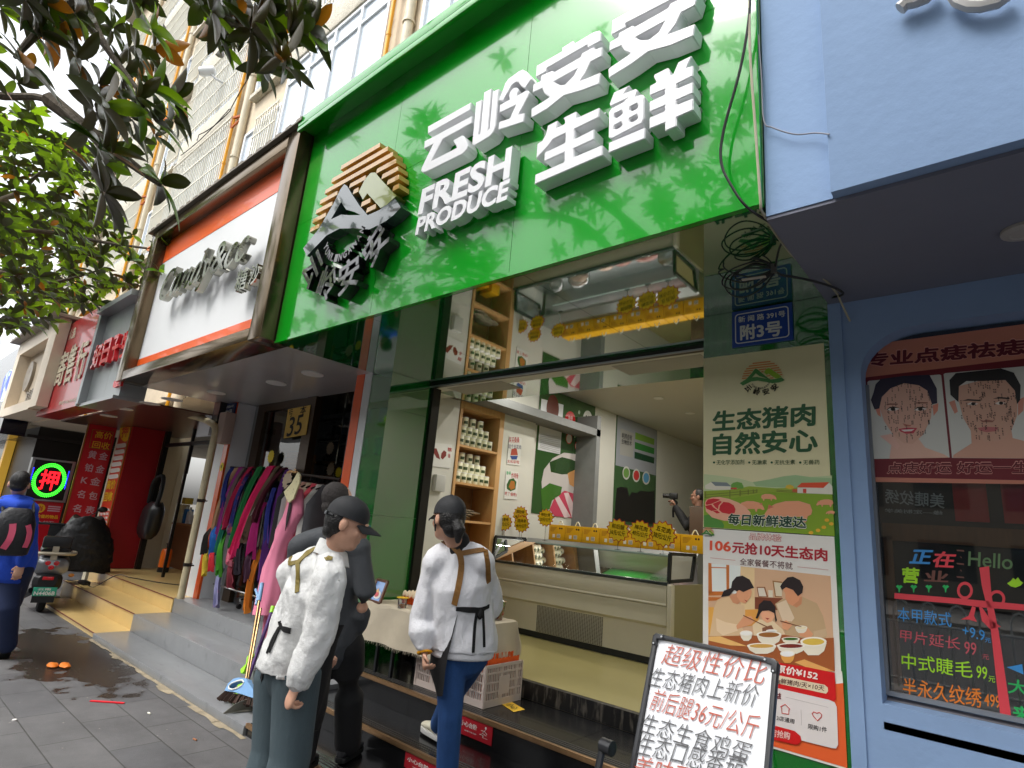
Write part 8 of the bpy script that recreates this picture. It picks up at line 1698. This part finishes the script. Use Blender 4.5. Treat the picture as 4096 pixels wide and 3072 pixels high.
for (xl, xr, y, dl, dr) in ((1782, 1838, 2412, 3.42, 3.26), (1772, 1830, 2460, 3.43, 3.24), (1742, 1812, 2540, 3.44, 3.23), (1722, 1792, 2620, 3.42, 3.2), (1718, 1782, 2680, 3.4, 3.19), (1738, 1776, 2740, 3.38, 3.18), (1756, 1770, 2785, 3.36, 3.18)):
    a, c = PD(xl, y, dl), PD(xr, y, dr); ap.append([a.lerp(c, k/8)-RT*.02*math.sin(math.pi*k/8) for k in range(9)])
vs_ = [p for r_ in ap for p in r_]+[p+f*.006 for r_ in ap for p in r_]; N = len(ap)*9
b.add(vs_, [(j*9+i, j*9+i+1, (j+1)*9+i+1, (j+1)*9+i) for j in range(len(ap)-1) for i in range(8)]+[(N+j*9+i, N+(j+1)*9+i, N+(j+1)*9+i+1, N+j*9+i+1) for j in range(len(ap)-1) for i in range(8)]); b.build('apron', m_apron, pb, smooth=True)
b = MB(); b.ball(L(0, -.045, .012), .082, .075, .092, 20, rot); b.ball(L(0, -.064, -.045), .064, .046, .06, 16, rot); capsule(b, [L(.075, .012, .0), L(.07, .01, -.07)], [.012, .006], n=8); capsule(b, [L(-.075, .012, .0), L(-.07, .01, -.07)], [.012, .006], n=8); capsule(b, [L(0, -.1, -.02), L(0, -.135, -.06), L(0, -.13, -.12)], [.032, .036, .016]); put('hair', organic(b, .006, 3), m_hair, pb)
cap_hat(pb, L, rot, m_bcap); b = MB(); capsule(b, [J['neck']+V((0, 0, -.03)), J['neck']+V((0, 0, .035))], [.074, .066]); put('black_collar', organic(b, .008, 2), m_apron, pb)
b = MB(); wv = J['lw']; dv = (J['lw']-J['le']).normalized(); a1 = dv.cross(V((0, 0, 1))).normalized() if abs(dv.z) < .95 else dv.cross(V((1, 0, 0))).normalized(); a2 = dv.cross(a1)
for k in range(18): b.ball(wv+dv*.012+(a1*math.cos(2*math.pi*k/18)+a2*math.sin(2*math.pi*k/18))*.036, .0085, n=8)
b.build('bracelet', M('amber_beads', (214, 150, 20), .25, coat=.5), pb, smooth=True)
shoe(pb, J['ra'], V((-.95, .2, 0)), m_wshoe, m_sole); shoe(pb, J['la'], f, m_wshoe, m_sole)

# ---- man in grey behind them
f = V((-.45, .89, 0)).normalized(); D0 = 3.62
J = dict(ground=.076, pelvis=PD(1330, 2520, D0), chest=PD(1325, 2290, D0), neck=PD(1330, 2130, D0), head=PD(1355, 2018, D0), rs=PD(1432, 2195, D0-.02), ls=PD(1205, 2190, D0+.02), re=PD(1462, 2370, D0-.08), rw=PD(1428, 2525, D0+.02), le=PD(1165, 2380, D0), lw=PD(1180, 2560, D0+.05), rh=PD(1385, 2580, D0), lh=PD(1270, 2580, D0))
J['ra'] = V((PZ(1390, 2985, .16).x, PZ(1390, 2985, .16).y, .16)); std_legs(J, f, .076)
hf = (V((.25, .95, -.15))).normalized()
pc, L, rot = person('man in dark grey jacket and black trousers standing behind the man in white', J, f, hf)
me, hemc = torso_cloth(J, f, .02, .06, .07, .045, .0, .011); wrinkle(me, .008, 9, (1, 1, .5), 23); put('jacket', me, m_gjac, pc)
put('trousers', trousers(J, f, .115, .092, .085, .011), m_btr, pc)
b = MB(); b.ball(L(0, -.02, .036), .0795, .0965, .098, 20, rot); b.ball(L(0, -.055, -.03), .066, .05, .05, 16, rot); put('hair', organic(b, .006, 3), M('short_hair', (46, 40, 38), .7, bump=.6, bscale=150, var=.2, vscale=60), pc)
for q in 'rl': shoe(pc, J[q+'a'], f, m_bshoe, m_rub)

# ---- man walking off in the blue hoodie with a backpack
f = V((-.98, .18, 0)).normalized(); D0 = 5.6
J = dict(ground=0, pelvis=PD(62, 2250, D0), chest=PD(62, 2085, D0), neck=PD(70, 2000, D0), head=PD(78, 1938, D0), rs=PD(118, 2040, D0), ls=PD(8, 2040, D0), re=PD(122, 2150, D0), rw=PD(85, 2255, D0-.1), le=PD(-12, 2150, D0), lw=PD(-8, 2250, D0), rh=PD(85, 2280, D0), lh=PD(35, 2280, D0))
J['la'] = PD(28, 2590, 5.55); J['lk'] = PD(35, 2430, 5.5); J['ra'] = V((J['rh'].x-.45, J['rh'].y+.08, .09)); J['rk'] = J['rh'].lerp(J['ra'], .5)+f*.12; J['rwn'] = f
pd_, L, rot = person('man in a bright blue hoodie walking away with a backpack', J, f, (f+V((.1, .1, 0))).normalized(), curl=45)
m_hood = M('blue_hoodie', (38, 80, 200), .85, var=.08, vscale=6, bump=.2, bscale=60)
me, hemc = torso_cloth(J, f, .02, .06, .07, .045, .0, .012); wrinkle(me, .008, 9, (1, 1, .5), 33); hd1 = put('hoodie', me, m_hood, pd_)
b = MB(); capsule(b, [J['neck']-f*.09+V((.0, -.1, -.05)), J['neck']-f*.13+V((0, 0, -.07)), J['neck']-f*.09+V((0, .1, -.05))], [.06, .075, .06]); capsule(b, [J['neck']+V((0, -.09, -.01)), J['neck']-f*.07, J['neck']+V((0, .09, -.01))], [.05, .06, .05]); put('hood', organic(b, .012, 4), m_hood, pd_)
b = MB(); b.ball(L(0, -.02, .038), .079, .0965, .097, 20, rot); b.ball(L(0, -.055, -.02), .066, .05, .05, 16, rot); put('hair', organic(b, .007, 3), m_hair, pd_)
put('jeans', trousers(J, f, .105, .085, .08, .012), M('dark_denim', (30, 42, 74), .85, var=.2, vscale=5), pd_)
shoe(pd_, J['la'], V((-.5, 0, -.6)), M('red_white_shoe', (200, 190, 190), .6), m_rub); shoe(pd_, J['ra'], f, m_bshoe, m_rub)
bc = PD(55, 2115, 5.38); bk_ = thing('backpack', 'black backpack with two pink stripes on the back of the man in blue', 'backpack', (bc.x, bc.y, PD(55, 2210, 5.38).z))
b = MB(); sd_ = f.cross(V((0, 0, 1))).normalized(); rg = []
for z, w, d in ((-.24, .12, .04), (-.225, .15, .085), (-.1, .165, .11), (.05, .155, .1), (.15, .12, .075), (.19, .08, .04)): rg.append([bc+V((0, 0, z))+sd_*w*abs(math.cos(a))**.7*(1 if math.cos(a) > 0 else -1)-f*d*abs(math.sin(a))**.7*(1 if math.sin(a) > 0 else -1) for a in [2*math.pi*k/24 for k in range(24)]])
b.loft(rg); bag_ = b.build('sack', M('black_nylon', (24, 24, 28), .5, bump=.3, bscale=30), bk_, smooth=True); bj = bvh_of(bag_); m_pk = M('pink_trim', (220, 90, 120), .5)
ribbon(bk_, bj, [(52, 2095), (50, 2125), (38, 2160), (12, 2195)], .05, m_pk, 'pink_stripe'); ribbon(bk_, bj, [(112, 2100), (118, 2130), (110, 2165), (98, 2190)], .04, m_pk, 'pink_stripe')
b = MB()
for q in (-.11, .11): b.tube(curve([bc+sd_*q+V((0, 0, .15))+f*.03, J['neck']+sd_*q*1.1+V((0, 0, .0))-f*.02, J['chest']+sd_*q*1.3+f*.14, bc+sd_*q*1.2+f*.06+V((0, 0, -.18))]), .014, 6)
b.build('shoulder_straps', m_blkp, bk_, smooth=True)

# ---- person filming deep inside the shop
f = V((-.95, -.3, 0)).normalized(); YV = 8.6
hp_ = PY(2792, 1990, YV); J = dict(ground=.5, head=hp_, neck=hp_+V((0, 0, -.17)), chest=hp_+V((0, .0, -.4)), pelvis=hp_+V((0, 0, -.7)))
s_ = f.cross(V((0, 0, 1))).normalized(); J['rs'] = J['chest']+s_*.17+V((0, 0, .16)); J['ls'] = J['chest']-s_*.17+V((0, 0, .16)); J['re'] = J['rs']+f*.12+V((0, 0, -.24)); J['le'] = J['ls']+f*.14+V((0, 0, -.22)); J['rw'] = hp_+f*.3+s_*.06+V((0, 0, -.2)); J['lw'] = hp_+f*.32-s_*.05+V((0, 0, -.16)); J['rh'] = J['pelvis']+s_*.09; J['lh'] = J['pelvis']-s_*.09; std_legs(J, f, .5)
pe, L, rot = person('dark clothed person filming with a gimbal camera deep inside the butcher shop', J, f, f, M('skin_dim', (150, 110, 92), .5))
me, hemc = torso_cloth(J, f, .015, .06, .066, .045, .0, .014); put('black_shirt', me, m_btr, pe); put('trousers', trousers(J, f, .11, .09, .08, .014), m_btr, pe)
b = MB(); b.ball(L(0, -.02, .036), .08, .097, .098, 18, rot); put('hair', organic(b, .008, 3), m_hair, pe)
gc = thing('video_camera', 'black video camera on a gimbal held up by the person inside the shop', 'camera', hp_+f*.34+V((0, 0, -.2)))
c_ = hp_+f*.36; b = MB(); b.obox(c_, f*.06, s_*.05, V((0, 0, .045))); b.build('camera_body', m_black, gc, bevel=.008); b = MB(); b.tube([c_+f*.06, c_+f*.16], .035, 12); b.build('lens', m_black, gc); b = MB(); b.tube(curve([c_+V((0, 0, -.05)), c_-f*.05+V((0, 0, -.1)), c_+V((0, 0, -.18)), c_+V((0, 0, -.32))]), .016, 8); b.build('gimbal', m_black, gc, smooth=True)
# ================================================================ trees
def leaf_material(name, top, under, trans, rough=.28):
    m = bpy.data.materials.new(name); m.use_nodes = True; n = m.node_tree; b = n.nodes['Principled BSDF']; out = n.nodes['Material Output']; L_ = n.links.new
    g = n.nodes.new('ShaderNodeNewGeometry'); mx = n.nodes.new('ShaderNodeMix'); mx.data_type = 'RGBA'; mx.inputs[6].default_value = lin(top); mx.inputs[7].default_value = lin(under); L_(g.outputs['Backfacing'], mx.inputs[0])
    at = n.nodes.new('ShaderNodeAttribute'); at.attribute_name = 'tint'; h = n.nodes.new('ShaderNodeHueSaturation'); L_(mx.outputs[2], h.inputs['Color'])
    mr = n.nodes.new('ShaderNodeMapRange'); mr.inputs[3].default_value = .6; mr.inputs[4].default_value = 1.5; L_(at.outputs['Fac'], mr.inputs[0]); L_(mr.outputs[0], h.inputs['Value'])
    hr = n.nodes.new('ShaderNodeMapRange'); hr.inputs[3].default_value = .485; hr.inputs[4].default_value = .515; L_(at.outputs['Fac'], hr.inputs[0]); L_(hr.outputs[0], h.inputs['Hue'])
    L_(h.outputs[0], b.inputs['Base Color']); b.inputs['Roughness'].default_value = rough; b.inputs['Coat Weight'].default_value = .25; b.inputs['Coat Roughness'].default_value = .12
    t = n.nodes.new('ShaderNodeBsdfTranslucent'); t.inputs[0].default_value = lin(trans[0]); ms = n.nodes.new('ShaderNodeMixShader'); ms.inputs[0].default_value = trans[1]; L_(b.outputs[0], ms.inputs[1]); L_(t.outputs[0], ms.inputs[2]); L_(ms.outputs[0], out.inputs[0])
    return m
m_leafd = leaf_material('magnolia_leaf', (34, 58, 26), (70, 58, 34), ((70, 100, 14), .16)); m_leafy = leaf_material('young_magnolia_leaf', (66, 110, 30), (96, 120, 44), ((140, 180, 24), .42)); m_leafo = leaf_material('faded_magnolia_leaf', (170, 112, 36), (140, 92, 36), ((190, 120, 20), .3)); m_bark = M('bark', (86, 76, 62), .9, var=.3, vscale=12, bump=.6, bscale=30, stretch=(1, 1, .4))
def rosette(vs_, fs, mi, tint, c, ax, n, ln, seed, seg=5, young=.2, old=.03, droop=.0):
    rnd = random.Random(seed); ax = ax.normalized(); a0 = ax.cross(Vector((.3, .9, .1))).normalized(); b0 = ax.cross(a0); dark = rnd.random()
    for k in range(n):
        th = 2.4*k+rnd.uniform(-.3, .3); el = R(rnd.uniform(-12, 55)-droop); d = (a0*math.cos(th)+b0*math.sin(th))*math.cos(el)+ax*math.sin(el); l = ln*rnd.uniform(.7, 1.12); wd = l*rnd.uniform(.17, .23); side = d.cross(ax); side = side.normalized() if side.length > .01 else a0; nn = side.cross(d).normalized()
        u = rnd.random(); m_ = 2 if u < old else (1 if u < old+young else 0); k0 = len(vs_); bend = rnd.uniform(.02, .3); tw = rnd.uniform(-.5, .5); tv = min(1, max(0, rnd.gauss(.35+.3*dark, .2)))
        for j in range(seg+1):
            t = j/seg; w = wd*(math.sin(math.pi*min(1, t*.92+.08))**.75)*(1 if j < seg else .05); p = c+d*l*(t*.98+.06)-nn*(bend*l*t*t)-Vector((0, 0, .1*l*t*t)); s2 = (side*math.cos(tw*t)+nn*math.sin(tw*t))
            vs_ += [p-s2*w+nn*w*.28, p, p+s2*w+nn*w*.28]
        for j in range(seg):
            for q in (0, 1): fs.append((k0+3*j+q, k0+3*j+q+1, k0+3*j+q+4, k0+3*j+q+3)); mi.append(m_); tint.append(tv)
def crown(name, par, spots, smooth=True):
    vs_, fs, mi, tint = [], [], [], []
    for s in spots: rosette(vs_, fs, mi, tint, *s[0], **s[1])
    me = bpy.data.meshes.new(name); me.from_pydata([tuple(v) for v in vs_], [], fs)
    for m in (m_leafd, m_leafy, m_leafo): me.materials.append(m)
    me.polygons.foreach_set('material_index', mi); me.polygons.foreach_set('use_smooth', [True]*len(fs))
    a = me.attributes.new('tint', 'FLOAT', 'FACE'); a.data.foreach_set('value', tint); me.update(); return link_mesh(name, me, par)
def project(p):
    v = p-CAM; z = v.dot(FW)
    if z < .1: return None
    return 2048+FPX*v.dot(RT)/z, 1536-FPX*v.dot(UP)/z
def inside(x, y, pl):
    r_ = False
    for i in range(len(pl)):
        (a, b), (c, d) = pl[i], pl[i-1]
        if (b > y) != (d > y) and x < (c-a)*(y-b)/(d-b)+a: r_ = not r_
    return r_
NEAR_A = [(-200, -200), (530, -200), (540, 60), (470, 60), (560, 180), (640, 120), (600, 330), (690, 380), (730, 420), (690, 500), (640, 560), (740, 690), (650, 780), (560, 700), (420, 880), (330, 760), (250, 620), (200, 560), (240, 480), (330, 440), (260, 330), (130, 250), (120, 350), (60, 380), (-200, 400)]
NEAR_B = [(680, -200), (1240, -200), (1190, 30), (1250, 150), (1200, 170), (1180, 280), (1120, 320), (1040, 290), (960, 230), (880, 190), (790, 30), (700, 60)]
MID = [(-300, 430), (120, 420), (230, 540), (330, 560), (400, 700), (420, 800), (480, 900), (560, 960), (660, 960), (730, 1030), (690, 1060), (640, 1100), (560, 1150), (430, 1230), (330, 1290), (220, 1330), (100, 1370), (-300, 1400)]
def pick(poly, n, d0, d1, rnd):
    xs, ys = [p[0] for p in poly], [p[1] for p in poly]; out = []
    while len(out) < n:
        x, y = rnd.uniform(min(xs), max(xs)), rnd.uniform(min(ys), max(ys))
        if inside(x, y, poly): out.append(PD(x, y, rnd.uniform(d0, d1)))
    return out
def near_frame(p, m=110):
    q = project(p)
    return q is not None and -m < q[0] < 4096+m and -m < q[1] < 3072+m
def limb(b, pts, r0, r1): P = curve(pts, 5); b.tube(P, [r0+(r1-r0)*i/(len(P)-1) for i in range(len(P))], 8)
def tree(label, base, top, spots, limbs, r0=.16, flower=None):
    t = thing('magnolia_tree', label, 'tree', base, 'street magnolia trees'); b = MB(); bs = Vector(base)
    P = curve([bs, bs+Vector((.03, .02, 1.2)), bs+Vector((-.04, .05, 2.4)), Vector(top)], 5); b.tube(P, [r0*(1-.45*i/(len(P)-1)) for i in range(len(P))], 10)
    for l in limbs: limb(b, [Vector(q) for q in l], r0*.42, .012)
    b.build('trunk', m_bark, t, smooth=True); crown('crown', t, spots); return t
rnd = random.Random(5); UPV = Vector((0, 0, 1))
def outw(p, c): d = (p-Vector(c)); d.z = abs(d.z)*.4+.35*d.length; return d.normalized()
# the tree beside the camera whose boughs hang into the upper left of the view
T1 = Vector((-2.3, -1.25, 0)); C1 = (-2.4, -1.0, 5.6); sp1 = []
for p in pick(NEAR_A, 50, 3.3, 4.8, rnd)+pick(NEAR_B, 22, 3.4, 4.6, rnd): sp1.append(((p, (outw(p, C1)*.4+Vector((.2, .5, .35))).normalized(), rnd.randint(7, 10), rnd.uniform(.19, .26), rnd.randint(0, 10**6)), dict(seg=6, young=.1, old=.06)))
for (x, y, d, yg) in ((600, 360, 3.4, .5), (545, 395, 3.3, .25), (410, 600, 3.5, .1), (640, 735, 3.6, .4), (600, 120, 3.9, .85), (140, 130, 3.6, .05), (300, 60, 3.7, .05), (90, 260, 3.4, .05), (520, 470, 3.5, .15), (610, 480, 3.7, .2), (1040, 70, 3.7, .05), (1150, 130, 3.6, .1), (1190, 60, 3.9, .5), (1100, 240, 3.5, .06), (920, 60, 3.7, .05), (800, 20, 3.8, .1)):
    p = PD(x, y, d); sp1.append(((p, Vector((.25, .45, .5)), 10, .24, rnd.randint(0, 10**6)), dict(seg=7, young=yg, old=.07)))
n_ = 0
while n_ < 260:
    p = Vector(C1)+Vector((rnd.gauss(0, 1.7), rnd.gauss(-.4, 1.1), rnd.gauss(.3, 1.0)))
    if near_frame(p, 160) or p.z < 3.3: continue
    sp1.append(((p, outw(p, C1), rnd.randint(6, 9), .2, rnd.randint(0, 10**6)), dict(seg=3, young=.2))); n_ += 1
tp1 = T1+Vector((0, .1, 4.2))
lm1 = [[tp1+Vector((0, 0, -1.0)), (tp1+PD(350, -150, 3.9))/2+Vector((0, 0, .3)), PD(330, 0, 3.9), PD(420, 180, 3.8), PD(560, 370, 3.5)], [PD(330, 0, 3.9), PD(180, 100, 3.8), PD(60, 230, 3.6)], [tp1, (tp1+PD(120, 300, 4.2))/2, PD(-100, 330, 4.2), PD(200, 400, 4.0), PD(400, 590, 3.6)], [PD(200, 400, 4.0), PD(480, 620, 3.8), PD(640, 740, 3.6)], [tp1, (tp1+PD(800, -250, 4.2))/2+Vector((0, 0, .3)), PD(820, -120, 4.0), PD(900, 70, 3.8), PD(1100, 160, 3.6)], [PD(900, 70, 3.8), PD(1050, 60, 3.8), PD(1190, 50, 3.9)], [tp1, tp1+Vector((-.8, -.9, 1.2)), tp1+Vector((-1.4, -1.4, 2.2))], [tp1, tp1+Vector((.9, -.8, 1.3)), tp1+Vector((1.6, -1.3, 2.0))]]
tree('magnolia tree whose large dark leaves hang across the top left corner', T1, tp1, sp1, lm1, .13)
# second tree: bright foliage in the middle of the left edge
T2 = Vector((-9.2, -1.3, 0)); C2 = (-9.0, .0, 5.0); sp2 = []
for p in pick(MID, 330, 7.2, 10.8, rnd):
    q = p.z; sp2.append(((p, (outw(p, C2)+Vector((.2, -.3, .5))).normalized(), rnd.randint(7, 10), rnd.uniform(.18, .25), rnd.randint(0, 10**6)), dict(seg=3, young=.42, old=.02)))
n_ = 0
while n_ < 120:
    p = Vector(C2)+Vector((rnd.gauss(0, 1.6), rnd.gauss(-1.2, 1.0), rnd.gauss(1.0, 1.1)))
    if near_frame(p, 60) or p.z < 3: continue
    sp2.append(((p, outw(p, C2), 8, .2, rnd.randint(0, 10**6)), dict(seg=3, young=.4))); n_ += 1
tp2 = T2+Vector((.1, .3, 3.6)); lm2 = [[tp2, (tp2+PD(150, 980, 8.6))/2+Vector((0, 0, .3)), PD(200, 930, 8.6), PD(420, 970, 8.4), PD(640, 1000, 8.0)], [tp2, PD(60, 1100, 9.2), PD(200, 1130, 9.0), PD(400, 1080, 8.8)], [tp2, PD(0, 800, 9.4), PD(150, 700, 9.2), PD(260, 620, 9.0)], [tp2, tp2+Vector((-.9, -.6, 1.5))], [tp2, tp2+Vector((.6, -1, 1.7))]]
t2 = tree('magnolia tree with bright green foliage and one rusty flower before the bronze framed sign', T2, tp2, sp2, lm2, .13)
fp_ = PD(612, 1000, 7.9); b = MB()
for k in range(7): a = 2*math.pi*k/7; b.ball(fp_+Vector((.045*math.cos(a), .045*math.sin(a), .02*math.sin(2*a))), .05, .05, .014, 10, Matrix.Rotation(.9, 3, Vector((-math.sin(a), math.cos(a), 0))))
b.build('withered_flower', M('rust_petal', (206, 120, 56), .6, var=.2), t2, smooth=True)
# third tree farther down the street, and one to the right of the camera seen only in the glossy sign
T3 = Vector((-16.5, -1.4, 0)); C3 = (-16, .2, 5.5); sp3 = []
FAR = [(-100, 820), (300, 860), (420, 1000), (430, 1130), (300, 1240), (-100, 1330)]
for p in pick(FAR, 150, 13, 18, rnd): sp3.append(((p, outw(p, C3), 8, .26, rnd.randint(0, 10**6)), dict(seg=2, young=.3)))
tp3 = T3+Vector((0, .3, 3.4)); tree('magnolia tree farther down the street, behind the bright one', T3, tp3, sp3, [[tp3, PD(100, 1050, 15), PD(300, 1000, 15)]], .14)
T0 = Vector((2.6, -1.3, 0)); C0 = (2.0, -1.4, 5.5); sp0 = []; n_ = 0
while n_ < 330:
    p = Vector(C0)+Vector((rnd.gauss(-.4, 2.0), rnd.gauss(-.5, 1.1), rnd.gauss(.2, 1.1)))
    if near_frame(p, 160) or p.z < 3.2: continue
    sp0.append(((p, outw(p, C0), 8, .2, rnd.randint(0, 10**6)), dict(seg=3, young=.2))); n_ += 1
tree('magnolia tree at the kerb mirrored in the green sign', T0, T0+Vector((0, .1, 4)), sp0, [[T0+Vector((0, .1, 4)), T0+Vector((-1.2, .3, 5))], [T0+Vector((0, .1, 4)), T0+Vector((1.0, -.6, 5.2))]], .13)
# ---------------------------------------------------------------- across the road: what the glass and gloss reflect
m_ob = M('grey_facade', (120, 116, 108), .8, var=.12, vscale=.6); m_ow = M('dark_window', (44, 50, 56), .1, coat=.5)
ob = thing('opposite_building', 'long grey building across the road, mirrored in the shop glass', 'building', (-6, -26, 0)); b = MB(); b.box(-60, 50, -36, -26, 0, 13); b.build('wall', m_ob, ob)
b = MB()
for i in range(34):
    for j in range(4): x = -58+3.2*i; z = 1.0+3.1*j; b.quad((x, -25.98, z), (x+2.0, -25.98, z), (x+2.0, -25.98, z+1.7), (x, -25.98, z+1.7))
b.build('windows', m_ow, ob)
rl = thing('road_railing', 'white hooped railing along the kerb, mirrored in the dark shop window', 'railing', (2, -3.0, 0)); b = MB(); m_rl = M('white_railing', (214, 216, 216), .4)
for i in range(40):
    x = -5+.3*i; P = [(x, -3, .05), (x, -3, 1.0), (x+.04, -3, 1.1), (x+.09, -3, 1.13), (x+.14, -3, 1.1), (x+.18, -3, 1.0), (x+.18, -3, .05)]; b.tube(P, .014, 6)
b.tube([(-5, -3, .85), (7, -3, .85)], .018, 6); b.tube([(-5, -3, .15), (7, -3, .15)], .018, 6)
for x in (-5, -2, 1, 4, 7): b.tube([(x, -3, 0), (x, -3, 1.2)], .04, 8)
b.build('rails', m_rl, rl, smooth=True)
